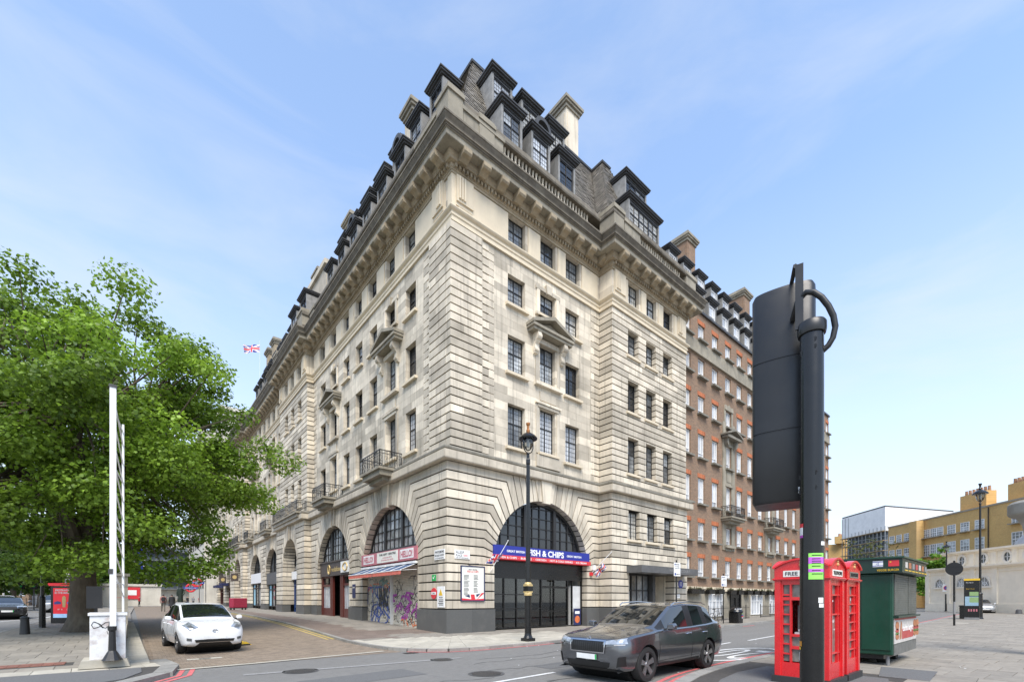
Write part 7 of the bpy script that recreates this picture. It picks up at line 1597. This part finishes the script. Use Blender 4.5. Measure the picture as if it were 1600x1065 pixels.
def tree(name, label, base, trunk_r, trunk_h, centre, radii, nclump, per, leaf, matn, seed, clump_r=(.9, 1.7), extra=(), group=None, flat=.6, bark='bark', lean=(0, 0), bough=0):
    rr = random.Random(seed); b = Vector(base); t = thing(name, label, 'tree', base, 0, group)
    cl = []; tries = 0; tips = []
    boughs = []
    while bough and len(boughs) < bough and tries < 4000:
        tries += 1; u = Vector((rr.gauss(0, 1), rr.gauss(0, 1), rr.gauss(0, 1))).normalized(); k = rr.uniform(.55, 1.0); p = Vector(centre)+Vector((u.x*radii[0], u.y*radii[1], u.z*radii[2]))*k*rr.uniform(.88, 1.1)
        if p.z < b.z+2.8 or (p-b).dot(RGT) > (5.0 if p.z > 9 else 5.9) or any((p-q[0]).length < 1.9 for q in boughs): continue
        boughs.append((p, rr.uniform(1.5, 2.3), rr.uniform(.25, .7)))
    for p0, br, tone in boughs:
        for _ in range(9):
            p = p0+Vector((rr.gauss(0, .5)*br, rr.gauss(0, .5)*br, rr.gauss(0, .34)*br)); cr_ = rr.uniform(*clump_r); cl.append((tuple(p-b), (cr_, cr_, cr_*flat), int(per*(cr_/1.3)**2), min(1, max(0, tone+rr.uniform(-.15, .15))))); tips.append(p-b)
    while not bough and len(cl) < nclump and tries < 9000:
        tries += 1; u = Vector((rr.gauss(0, 1), rr.gauss(0, 1), rr.gauss(0, 1))).normalized(); k = rr.uniform(.38, 1.0)**.6
        f = 1+.16*math.sin(3*math.atan2(u.y, u.x)+seed)+.10*math.sin(5*u.z+2*seed)
        p = Vector(centre)+Vector((u.x*radii[0], u.y*radii[1], u.z*radii[2]))*k*f
        if p.z < b.z+2.3: continue
        cr_ = rr.uniform(*clump_r); cl.append((tuple(p-b), (cr_, cr_, cr_*flat), int(per*(cr_/1.3)**2), rr.uniform(.25, .72))); tips.append(p-b)
    for p, cr_, k in extra: cl.append((tuple(Vector(p)-b), (cr_, cr_, cr_*flat), k, rr.uniform(.3, .6))); tips.append(Vector(p)-b)
    m = MB(); th = trunk_h; ln = Vector((lean[0], lean[1], 0))
    m.tube([Vector((0, 0, -.1)), Vector((0, 0, .12)), Vector((.02, 0, .5))+ln*.1, Vector((.05, .03, th*.5))+ln*.5, Vector((.0, .08, th*.8))+ln*.8, Vector((0, 0, th+.4))+ln], [trunk_r*1.75, trunk_r*1.4, trunk_r*1.1, trunk_r*.95, trunk_r*.92, trunk_r*.7], 14); m.build('trunk', bark, t, smooth=True)
    mains = []; m = MB(); k = max(5, nclump//32); cz = Vector(centre)-b
    for i in range(k):
        a = 2*math.pi*i/k+rr.uniform(-.3, .3); e = rr.uniform(.1, .95); q = Vector((math.cos(a)*radii[0]*.5*math.cos(e), math.sin(a)*radii[1]*.5*math.cos(e), 0)); q.x += cz.x; q.y += cz.y; q.z = cz.z+radii[2]*.55*math.sin(e*1.3)-radii[2]*.22
        s = Vector((0, 0, th*rr.uniform(.75, 1.1)))+ln*.95; mid = s.lerp(q, .45)+Vector((0, 0, radii[2]*.12)); mains.append((s, mid, q)); m.tube([s, s.lerp(mid, .5)+Vector((rr.uniform(-.2, .2), rr.uniform(-.2, .2), .2)), mid, mid.lerp(q, .5)+Vector((rr.uniform(-.3, .3), rr.uniform(-.3, .3), .1)), q], [trunk_r*.55, trunk_r*.42, trunk_r*.30, trunk_r*.2, trunk_r*.08], 8)
    m.build('limbs', bark, t, smooth=True); m = MB()
    if bough:
        for _, _, q in mains:
            for _ in range(7): p = q+Vector((rr.gauss(0, .7), rr.gauss(0, .7), rr.gauss(.2, .5))); cr_ = rr.uniform(.8, 1.2); cl.append((tuple(p), (cr_, cr_, cr_*flat), int(per*(cr_/1.3)**2), rr.uniform(.3, .6))); tips.append(p)
    for p in tips:
        best = min(((p-x).length, x) for mn in mains for x in (mn[1], mn[1].lerp(mn[2], .5), mn[2]))
        s = best[1]; m.tube([s, s.lerp(p, .5)+Vector((rr.uniform(-.3, .3), rr.uniform(-.3, .3), rr.uniform(0, .3))), p], [trunk_r*.13, trunk_r*.08, .012], 5)
    m.build('twigs', bark, t, kind='stuff'); foliage('crown', t, cl, leaf, matn, seed); return t
bx = ongnd(128, 985, .1); cw = Vector((-12.9, 8.9, 8.3))
ext = []
for px, py, dd, r_, n_ in ((385, 735, 20.5, .7, 120), (370, 720, 20.3, .9, 170), (350, 760, 20, 1.0, 200), (378, 760, 20.6, .5, 70), (350, 700, 20.5, 1.2, 240), (335, 610, 21, .8, 150), (325, 640, 20.5, 1.1, 220), (325, 830, 20, 1.0, 220), (345, 860, 20.5, .7, 120), (330, 880, 20, 1.0, 200), (300, 890, 19.5, 1.0, 200), (260, 895, 19, 1.0, 200), (215, 890, 18.5, 1.0, 200), (100, 880, 17, 1.1, 240), (40, 890, 17, 1.1, 240), (160, 870, 17, 1.1, 260), (215, 500, 20, 1.0, 220), (250, 525, 20, .9, 190), (140, 495, 20, 1.1, 230), (60, 485, 19.5, 1.2, 240), (15, 470, 19, 1.2, 240), (290, 560, 20, 1.2, 230), (20, 560, 17, 1.5, 300), (90, 600, 16.5, 1.5, 300), (60, 700, 16, 1.5, 300), (200, 640, 16.5, 1.5, 300), (260, 720, 17, 1.4, 280), (150, 760, 16, 1.5, 300), (30, 800, 16, 1.5, 300), (230, 820, 17, 1.3, 260)): ext.append((at(px, py, dd), r_, n_))
tree('plane_tree', 'big leafy plane tree with thick dark trunk on the left footway', bx, .46, 3.9, cw, (5.8, 6.5, 5.6), 330, 640, .125, 'leaf', 11, clump_r=(.55, 1.15), extra=[(p, r, int(n*2.6)) for p, r, n in ext], bough=52)
for i, (px, d, h, r_, lb) in enumerate(((-30, 46, 13, 5.5, 'park tree at the left edge beyond the road'), (20, 58, 13, 5.5, 'park tree behind the traffic lights on the far left'), (62, 66, 12, 5, 'park tree seen left of the red poster'), (98, 74, 12, 5, 'pale park tree seen above the bus stop flag'), (150, 88, 12, 5, 'park tree half hidden by the plane trunk'), (185, 100, 12, 5, 'farthest park tree right of the plane trunk'))):
    p = at(px, 937, d); p.z = GZ(p.x, p.y); tree('park_tree', lb, p, .3, 3.5, p+Vector((0, 0, h*.56)), (r_, r_, h*.40), 46, 150, .42, 'leaf_far' if i != 3 else 'leaf_bright', 30+i, (1.1, 2.0), group='trees across the road')
p = ongnd(1477, 951); p = at(1470, 937, 68); p.z = GZ(p.x, p.y); tree('street_tree', 'bright green round tree beside the cream building', p, .2, 2.5, p+Vector((0, 0, 5.2)), (3.6, 3.6, 3.4), 60, 170, .34, 'leaf_bright', 51, (.7, 1.2))
p = at(1356, 937, 46); p.z = GZ(p.x, p.y); tree('street_tree', 'sparse olive green young tree behind the telephone boxes', p, .12, 3.0, p+Vector((0, 0, 5.9)), (2.4, 2.4, 1.8), 34, 46, .20, 'leaf_olive', 52, (.5, .9))
# ---------------------------------------------------------------- background: far blocks, right-hand buildings, people, signs
def grid_block(name, label, F, s0, s1, z0, z1, rows, cols, wall='stone_far', wstyle='sash', depth=10, win=(1.0, 1.7), roof=None, cornice=True, glass='glass'):
    t = thing(name, label, 'building', F((0, 0, 0))); t.location = (0, 0, 0); m = MB(F); m.box(s0, s1, -depth, 0, -.5, z1); m.build('wall', wall, t)
    if cornice: m = MB(F); m.box(s0-.2, s1+.2, -.3, .45, z1-.7, z1-.3); m.box(s0-.3, s1+.3, -.3, .6, z1-.3, z1); m.build('cornice', wall, t)
    for r in range(rows):
        for c in range(cols): window(t, F, lerp(s0, s1, (c+.5)/cols), .03, lerp(z0, z1-1.2, (r+.2)/rows), win[0], win[1], wstyle, sill=False, glass=glass)
    return t
LB = Frame((-1.6, 0, 0), (0, 1, 0), (-1, 0, 0))
grid_block('stone_block', 'pale stone block beyond the corner building, rising above its far roof', LB, 76, 104, 3, 31, 7, 9, wstyle='leaded', depth=14, win=(1.2, 2.0))
m = MB(); m.box(1.5, 12, 78, 104, 31, 36); m.box(1, 12.5, 77.5, 104.5, 36, 36.6); bo = m.build('attic', 'stone_far', bpy.data.objects['stone_block'])
LE = Frame((0, 118, 0), (1, 0, 0), (0, -1, 0))
grid_block('white_terrace', 'white stucco building closing the view at the end of the street', LE, -34, -6, 2, 14, 4, 9, wall='far_white', depth=8)
grid_block('red_terrace', 'narrow red brick building beside the white one at the street end', Frame((0, 114, 0), (1, 0, 0), (0, -1, 0)), -31, -27, 2, 17, 5, 2, wall='brick', depth=6)
t = thing('station_wall', 'long pale stone wall with a red hoarding at the end of the paving', 'wall'); m = MB(); m.box(-20, -7, 88, 88.6, 0, 4.2); m.box(-20.3, -6.8, 87.8, 88.8, 4.2, 4.6); m.build('wall', 'stone_far', t); m = MB(); m.box(-13.4, -10, 87.85, 87.99, 1.9, 4.0); m.build('red_hoarding', 'red_sign', t); m = MB(); m.box(-12.9, -10.5, 87.82, 87.85, 2.6, 3.5); m.build('white_print', 'white_sign', t)
t = thing('scaffolded_front', 'building front under scaffolding with a tall blue banner', 'building'); m = MB(); m.box(-9, -1.6, 104, 112, 0, 14); m.build('wall', 'stone_far', t); m = MB()
for x in range(5):
    m.cyl((-9+x*1.8, 103, 0), (-9+x*1.8, 103, 14), .06, seg=5)
for z in range(6): m.box(-9, -1.8, 102.6, 103.6, 2+z*2, 2.1+z*2)
m.build('scaffold', 'scaffold', t); m = MB(); m.box(-10.6, -9.4, 100.8, 100.9, 6, 14); m.build('blue_banner', 'blue_sign', t); m = MB(); m.box(-9, -1.8, 103.7, 103.8, 4, 13); m.build('netting', 'debris_net', t)
flag('union_flag', 'union flag flying from a tall pole above the far roof', (5.0, 66, 33.6), (5.0, 66, 44.5), (5.0, 66, 42.6), (-.75, .65, -.05), (0, .05, 1), 2.6, 1.25, waves=.2, nu=40)
# underground roundels and station fascia
for (px, py, d, lb) in ((309, 910, 62, 'upper red underground roundel hanging before the station'), (298, 918, 58, 'lower red underground roundel left of the other')):
    p = at(px, py, d); t = thing('station_roundel', lb, 'sign', (p.x, p.y, GZ(p.x, p.y)), R_(-8), 'station roundels'); z = p.z-GZ(p.x, p.y); m = MB(); m.cyl((.9, .1, 0), (.9, .1, z+.6), .05, seg=6); m.build('post', 'grey_panel', t); m = MB(); m.tube([(.46*math.cos(a), 0, z+.46*math.sin(a)) for a in [2*math.pi*i/24 for i in range(24)]], .11, 6, closed=True); m.build('ring', 'red_sign', t); m = MB(); m.box(-.75, .75, -.13, .13, z-.12, z+.12); m.build('blue_bar', 'blue_sign', t); text('UNDERGROUND', Frame((0, -.131, 0), (1, 0, 0), (0, -1, 0)), -.6, z-.05, 1.2, .1, 0, 'white_sign', t)
t = thing('station_canopy', 'dark blue station canopy strip between the stone piers', 'canopy'); m = MB(LF); m.box(62.0, 64.5, .0, .9, 3.9, 4.3); m.build('strip', 'navy', t); m = MB(LF); m.box(67, 71, .0, .9, 3.7, 4.1); m.build('far_strip', 'navy', t)
for k, (s, lb) in enumerate(((50.2, 'brown hanging sign with gold crest nearest the white shop'), (60.0, 'oval brown hanging sign further down the arcade'))):
    t = thing('hanging_sign', lb, 'sign'); m = MB(LF); m.box(s, s+.1, .55, 1.4, 4.2, 5.2); m.tube([(s+.05, .5, 5.3), (s+.05, 1.4, 5.3)], .03, 5); m.build('board', 'brown_fascia', t); m = MB(LF); m.cyl((s-.02, .98, 4.7), (s-.01, .98, 4.7), .25, seg=12); m.build('crest', 'gold', t)
# bronze statue
p = ongnd(282, 948); t = thing('bronze_statue', 'bronze statue of a standing caped figure on a grey plinth', 'statue', p); m = MB(); m.prism([(-.8, 0), (.8, 0), (.5, .75), (-.5, .75)], -.7, .7, F=Frame((0, 0, 0), (1, 0, 0), (0, -1, 0))); m.build('plinth', 'grey_light', t); m = MB(); m.lathe([(.30, .75), (.36, .9), (.30, 1.5), (.42, 2.3), (.40, 2.75), (.16, 2.95), (.13, 3.0), (.18, 3.12), (.19, 3.3), (.12, 3.45), (.24, 3.46), (.13, 3.55)], seg=14); m.tube([(.36, -.05, 2.65), (.46, -.2, 2.2), (.3, -.35, 1.9)], .1, 8); m.tube([(-.36, -.05, 2.65), (-.44, -.1, 2.1), (-.4, -.15, 1.7)], .1, 8); m.build('figure', 'bronze', t, smooth=True)
# luggage trolley
p = gz(-2.5, 37.9); t = thing('luggage_trolley', 'dark red covered luggage trolley parked outside the shops', 'trolley', p, R_(20)); m = MB(); m.box(-.75, .75, -.4, .4, .22, 1.25); m.build('cover', 'trolley_red', t, bevel=.06); m = MB(); m.box(-.78, .78, -.43, .43, .15, .22); m.build('deck', 'trim_black', t)
for x in (-.6, .6):
    for y in (-.3, .3): m = MB(); m.cyl((x, y-.03, .08), (x, y+.03, .08), .08, seg=10); m.build('wheel', 'tyre', t)
# people
def body_mesh(stride):
    J = dict(pel=(0, 0, .95, .15, .11), sp=(0, -.01, 1.18, .145, .10), ch=(0, 0, 1.36, .165, .115), nk=(0, .0, 1.50, .058, .058), hd=(0, -.01, 1.60, .085, .10), tp=(0, -.005, 1.71, .075, .085))
    E_ = [('pel', 'sp'), ('sp', 'ch'), ('ch', 'nk'), ('nk', 'hd'), ('hd', 'tp')]
    for s, n in ((1, 'l'), (-1, 'r')):
        st = stride*s
        J.update({'h'+n: (s*.09, 0, .90, .095, .10), 'k'+n: (s*.10, -st*.5-.02, .50, .062, .065), 'a'+n: (s*.105, -st+(.06 if st < 0 else 0), .09, .042, .045), 't'+n: (s*.11, -st-.15, .045, .04, .03), 's'+n: (s*.19, 0, 1.40, .06, .065), 'e'+n: (s*.235, st*.35+.02, 1.12, .045, .045), 'w'+n: (s*.23, st*.6-.08, .90, .03, .032), 'f'+n: (s*.225, st*.6-.12, .80, .025, .035)})
        E_ += [('pel', 'h'+n), ('h'+n, 'k'+n), ('k'+n, 'a'+n), ('a'+n, 't'+n), ('ch', 's'+n), ('s'+n, 'e'+n), ('e'+n, 'w'+n), ('w'+n, 'f'+n)]
    ks = list(J); me = bpy.data.meshes.new('p'); me.from_pydata([J[k][:3] for k in ks], [(ks.index(a), ks.index(b)) for a, b in E_], []); ob = bpy.data.objects.new('p', me); ob.modifiers.new('s', 'SKIN')
    if not me.skin_vertices: bm = bmesh.new(); bm.from_mesh(me); bm.verts.layers.skin.verify(); bm.to_mesh(me); bm.free()
    for i, k in enumerate(ks): me.skin_vertices[0].data[i].radius = J[k][3:5]; me.skin_vertices[0].data[i].use_root = (k == 'pel')
    sb = ob.modifiers.new('d', 'SUBSURF'); sb.levels = 1; sb.render_levels = 1
    r = eval_mesh(ob); bpy.data.objects.remove(ob); return r
_bm = {s: body_mesh(s) for s in (.02, .16, .24)}
def person(label, px, py, facing, mats_, stride=.02, coat=None, bag=None, h=1.0, group='people on the paved street'):
    p = ongnd(px, py); t = thing('person', label, 'person', p, facing, group); t.scale = (h, h, h); me = _bm[stride].copy(); top, leg = mats_
    for x in ('shoe', leg, top, 'skin', 'hair_dark'): me.materials.append(M(x))
    for pl in me.polygons:
        c = pl.center; z = c.z; arm = abs(c.x) > .17
        pl.material_index = 0 if z < .10 else (3 if arm and z < .90 else (2 if arm or z > .93 else 1)) if z < 1.49 else (4 if z > 1.655 or (c.y > .0 and z > 1.55) else 3); pl.use_smooth = True
    o = bpy.data.objects.new('body', me); C.objects.link(o); o.parent = t
    if coat: m = MB(); m.lathe([(.27, .55), (.24, .8), (.20, 1.0), (.21, 1.25), (.20, 1.42), (.09, 1.5)], seg=14); c = m.build('coat', coat, t, smooth=True); c.scale = (1, .72, 1)
    if bag: m = MB(); m.box(-.15, .15, .12, .30, 1.02, 1.44); m.build('backpack', bag, t, bevel=.05)
    return t
N_ = R_(0); AWAY = R_(180)
person('person in a pink jacket with a dark backpack walking away', 255, 955, AWAY, ('jacket_pink', 'trouser'), .16, bag='coat_black'); person('person in a long black coat and hat walking away', 268.5, 955, AWAY, ('coat_black', 'coat_black'), .16, coat='coat_black')
person('person in a red jacket standing by the far hoarding', 217.5, 947, R_(60), ('jacket_red', 'coat_black')); person('person in a white top standing before the red hoarding', 228.5, 946, R_(-20), ('shirt_white', 'coat_black'), .16); person('person in dark clothes right of the white top', 241, 945, R_(10), ('coat_black', 'jeans')); person('person in a dark jacket left of the group by the statue', 293, 946.5, R_(30), ('coat_black', 'jeans'), .16); person('person in grey at the middle of the group by the statue', 302, 946, R_(-30), ('top_grey', 'coat_black')); person('person with pale trousers at the right of the statue group', 312, 946, R_(20), ('jacket_pink', 'trouser'), .16)
person('person in black waiting at the bus stop beside the tree trunk', 146, 966, R_(150), ('coat_black', 'jeans'))
# far traffic lights on the left
for k, (px, py, lb) in enumerate(((33, 952, 'traffic light with green lamp on the left of the far crossing'), (53, 952, 'traffic light with green lamp on the right of the far crossing'))):
    p = ongnd(px, py); t = thing('traffic_light', lb, 'traffic light', p, 0, 'lights at the far crossing'); m = MB(); m.cyl((0, 0, 0), (0, 0, 3.4), .06, seg=8); m.build('pole', 'grey_panel', t); m = MB(); m.box(-.2, .2, -.12, .1, 2.4, 3.5); m.box(-.3, .3, .1, .12, 2.3, 3.6); m.build('head', 'trim_black', t); m = MB(); m.cyl((0, -.12, 2.62), (0, -.16, 2.62), .11, seg=12); m.build('green_lamp', 'green_sign', t)
railing_run('long dark park railing behind the far traffic', (-46, 60, .6), (-22, 98, .66), .25, 1.3, False)
# cream stucco building, right
fl = lambda deg: (FWD*math.cos(R_(deg))+RGT*math.sin(R_(deg)))
def side_frame(px, depth, deg):
    A_ = at(px, 937, depth); A_.z = 0; d = fl(deg); n = -(RGT*math.cos(R_(deg))-FWD*math.sin(R_(deg))); F = Frame(A_, -d, n)
    def s_of(p): k = (p-800)/711.1; r = A_-Vector((CAM.x, CAM.y, 0)); a, b = r.dot(RGT), r.dot(FWD); sx_, sy_ = (-d).dot(RGT), (-d).dot(FWD); return (a-k*b)/(k*sy_-sx_)
    return F, s_of
WF, ws = side_frame(1447, 57, 4); g0 = .3; cw_ = thing('cream_building', 'cream stucco building with lunette and round windows and a lead dome', 'building')
m = MB(WF); m.box(-.02, 18, -8, 0, -.3, 5.2); m.box(2.2, 18, -8, -.5, 5.5, 7.0); m.build('wall', 'stucco', cw_)
for z0, z1, n in ((5.2, 5.36, .25), (5.36, 5.52, .42), (4.75, 4.9, .08)): m = MB(WF); m.box(-.3 if z0 > 5 else 0, 18.3, -8, n, z0, z1); m.build('cornice', 'stucco', cw_)
for z0, z1, n in ((7.0, 7.15, -.3), (7.15, 7.35, -.12)): m = MB(WF); m.box(1.95, 18.3, -8, n, z0, z1); m.build('upper_cornice', 'stucco', cw_)
m = MB(WF); m.box(-.04, 18, -.1, .10, -.3, 1.3); m.build('plinth', 'stucco', cw_)
for p_ in (1450, 1482, 1520, 1555): s = ws(p_); m = MB(WF); m.box(s-.28, s+.28, -.1, .12, 1.3, 5.2); m.build('pilaster', 'stucco', cw_)
for p_ in (1485, 1512, 1546, 1578): s = ws(p_); m = MB(WF); m.box(s-.25, s+.25, -.55, -.38, 5.55, 7.0); m.build('upper_pilaster', 'stucco', cw_)
for p_ in (1469, 1503, 1539):
    s = ws(p_); m = MB(WF); arc = [(s+.62*math.cos(a), 3.25+.95*math.sin(a)) for a in [math.pi*i/14 for i in range(15)]]; m.prism(arc, -.02, .012); w0 = m.build('lunette_window', 'glass', cw_); m = MB(WF); o_ = [(s+.74*math.cos(a), 3.25+1.1*math.sin(a)) for a in [math.pi*i/14 for i in range(15)]]
    for i in range(14): m.prism([arc[i], arc[i+1], o_[i+1], o_[i]], -.02, .14)
    m.box(s-.95, s+.95, -.02, .2, 3.05, 3.24); m.build('surround', 'stucco_trim', w0); m = MB(WF)
    for a in (.8, 1.57, 2.34): m.tube([(s, .03, 3.25), (s+.6*math.cos(a), .03, 3.25+.93*math.sin(a))], .03, 4)
    m.tube([(s+.3*math.cos(a), .03, 3.25+.45*math.sin(a)) for a in [math.pi*i/8 for i in range(9)]], .03, 4); m.build('bars', 'white_frame', w0)
for p_ in (1497, 1530, 1567, 1600):
    s = ws(p_); m = MB(WF); ci = [(s+.36*math.cos(a), 6.25+.5*math.sin(a)) for a in [2*math.pi*i/20 for i in range(20)]]; co_ = [(s+.56*math.cos(a), 6.25+.72*math.sin(a)) for a in [2*math.pi*i/20 for i in range(20)]]; m.prism(ci, -.52, -.47); w0 = m.build('round_window', 'glass_dark', cw_); m = MB(WF)
    for i in range(20): m.prism([ci[i], ci[(i+1) % 20], co_[(i+1) % 20], co_[i]], -.52, -.36)
    m.build('ring', 'stucco_trim', w0); m = MB(WF); m.tube([(s-.36, -.45, 6.25), (s+.36, -.45, 6.25)], .03, 4); m.tube([(s, -.45, 5.75), (s, -.45, 6.75)], .03, 4); m.build('bars', 'white_frame', w0)
c_ = WF((11.5, -4.5, 0)); m = MB(); m.lathe([(3.9, 7.3), (3.7, 7.9), (3.1, 8.6), (2.0, 9.1), (.8, 9.3), (.05, 9.35)], (c_.x, c_.y, 0), 32); m.build('dome', 'lead_dome', cw_, smooth=True)
# yellow brick terrace behind
YF, ys_ = side_frame(1388, 85, 5.6); yb = thing('yellow_brick_terrace', 'long yellow brick terrace with white sash windows behind the cream building', 'building')
m = MB(YF); m.box(0, 60, -9, 0, -.5, 15.1); m.box(ys_(1432), ys_(1444), -2, 1.2, -.5, 15.12); m.build('wall', 'brick_yellow', yb); m = MB(YF); m.box(-.05, 60, -.5, .1, 15.1, 15.35); m.build('coping', 'yellow_brick_trim', yb)
for p_ in (1394, 1405, 1417, 1448, 1459, 1469, 1487, 1508, 1531, 1590):
    s = ys_(p_); w_ = 1.25 if p_ < 1475 else 1.5
    for z0, z1 in ((12.1, 13.5), (9.0, 10.9), (5.5, 7.6)): window(yb, YF, s, .02, z0, w_, z1-z0, 'sash', sill='yellow_brick_trim', glass='glass')
for o in list(yb.children):
    if o.name.startswith(('window', 'sill')): o.rotation_euler = (0, 0, math.atan2(-(-YF.n).x, (-YF.n).y)+0)
for p_, nn_ in ((1500, 7), (1577, 8)):
    s = ys_(p_); m = MB(YF); m.box(s-2.2, s+2.2, -3.2, -1.8, 15, 18.0); ch = m.build('chimney', 'brick_yellow', yb)
    for k in range(nn_): c_ = YF((s-1.9+3.8*k/(nn_-1), -2.5, 0)); m = MB(); m.lathe([(.2, 18.0), (.17, 18.7), (.2, 18.75)], (c_.x, c_.y, 0), 8); m.build('chimney_pot', 'terracotta', ch)
s = ys_(1545); m = MB(YF); m.cyl((s, .08, 0), (s, .08, 15), .07, seg=6); m.build('downpipe', 'black_iron', yb)
# wrapped scaffold building
A_, B_, D_ = at(1383, 937, 100), at(1490, 937, 106), at(1316, 937, 115); sc_b = thing('wrapped_building', 'building under white scaffold sheeting behind the yellow terrace', 'building')
E2 = B_+(D_-A_); m = MB(); m.slab([(v.x, v.y) for v in (A_, B_, E2, D_)], 17.0, 22.2); m.build('white_sheeting', 'sheeting', sc_b); m = MB(); m.slab([(v.x, v.y) for v in (A_*.999+B_*.001, B_, E2, D_)], 22.2, 22.5); m.build('roof_edge', 'lead', sc_b); m = MB()
ins = lambda k: [((v-(A_+E2)/2)*k+(A_+E2)/2) for v in (A_, B_, E2, D_)]
m.slab([(v.x, v.y) for v in ins(.9)], 0, 17); m.build('netted_floors', 'debris_net', sc_b)
k = 12
for i in range(k+1): q = A_.lerp(D_, i/k); m = MB(); m.cyl((q.x, q.y, 0), (q.x, q.y, 18.0 if i < 10 else 22), .08, seg=5); m.build('scaffold_pole', 'scaffold', sc_b)
for z in (6, 8.2, 10.4, 12.6, 14.8, 16.9): m = MB(); d = (D_-A_).normalized(); nn = Vector((-d.y, d.x, 0))*.5; m.slab([((A_-nn).x, (A_-nn).y), ((D_-nn).x, (D_-nn).y), ((D_+nn).x, (D_+nn).y), ((A_+nn).x, (A_+nn).y)], z, z+.14); m.build('scaffold_deck', 'board', sc_b); m = MB(); m.tube([A_-nn+Vector((0, 0, z-A_.z+1.1)), D_-nn+Vector((0, 0, z-D_.z+1.1))], .06, 5); m.build('guard_rail', 'scaffold', sc_b)
FA = Frame((0, 0, 0), (1, 0, 0), (0, 1, 0)); a_, b_ = at(1290, 937, 130), at(1372, 937, 124); t = thing('distant_terrace', 'low yellow brick terrace far behind the telephone boxes', 'building'); m = MB(); d = (b_-a_).normalized(); nn = Vector((-d.y, d.x, 0))*8; m.slab([(a_.x, a_.y), (b_.x, b_.y), ((b_+nn).x, (b_+nn).y), ((a_+nn).x, (a_+nn).y)], 0, 17.5); m.build('wall', 'brick_yellow', t); m = MB(); q = a_.lerp(b_, .3); m.box(q.x-2, q.x+2, q.y-1, q.y+1, 17.5, 19.5); ch = m.build('chimney', 'brick_yellow', t)
for i in range(5): m = MB(); m.lathe([(.25, 19.5), (.2, 20.3)], (q.x-1.6+i*.8, q.y, 0), 8); m.build('chimney_pot', 'terracotta', ch)
bpy.data.scenes.remove(_ts)
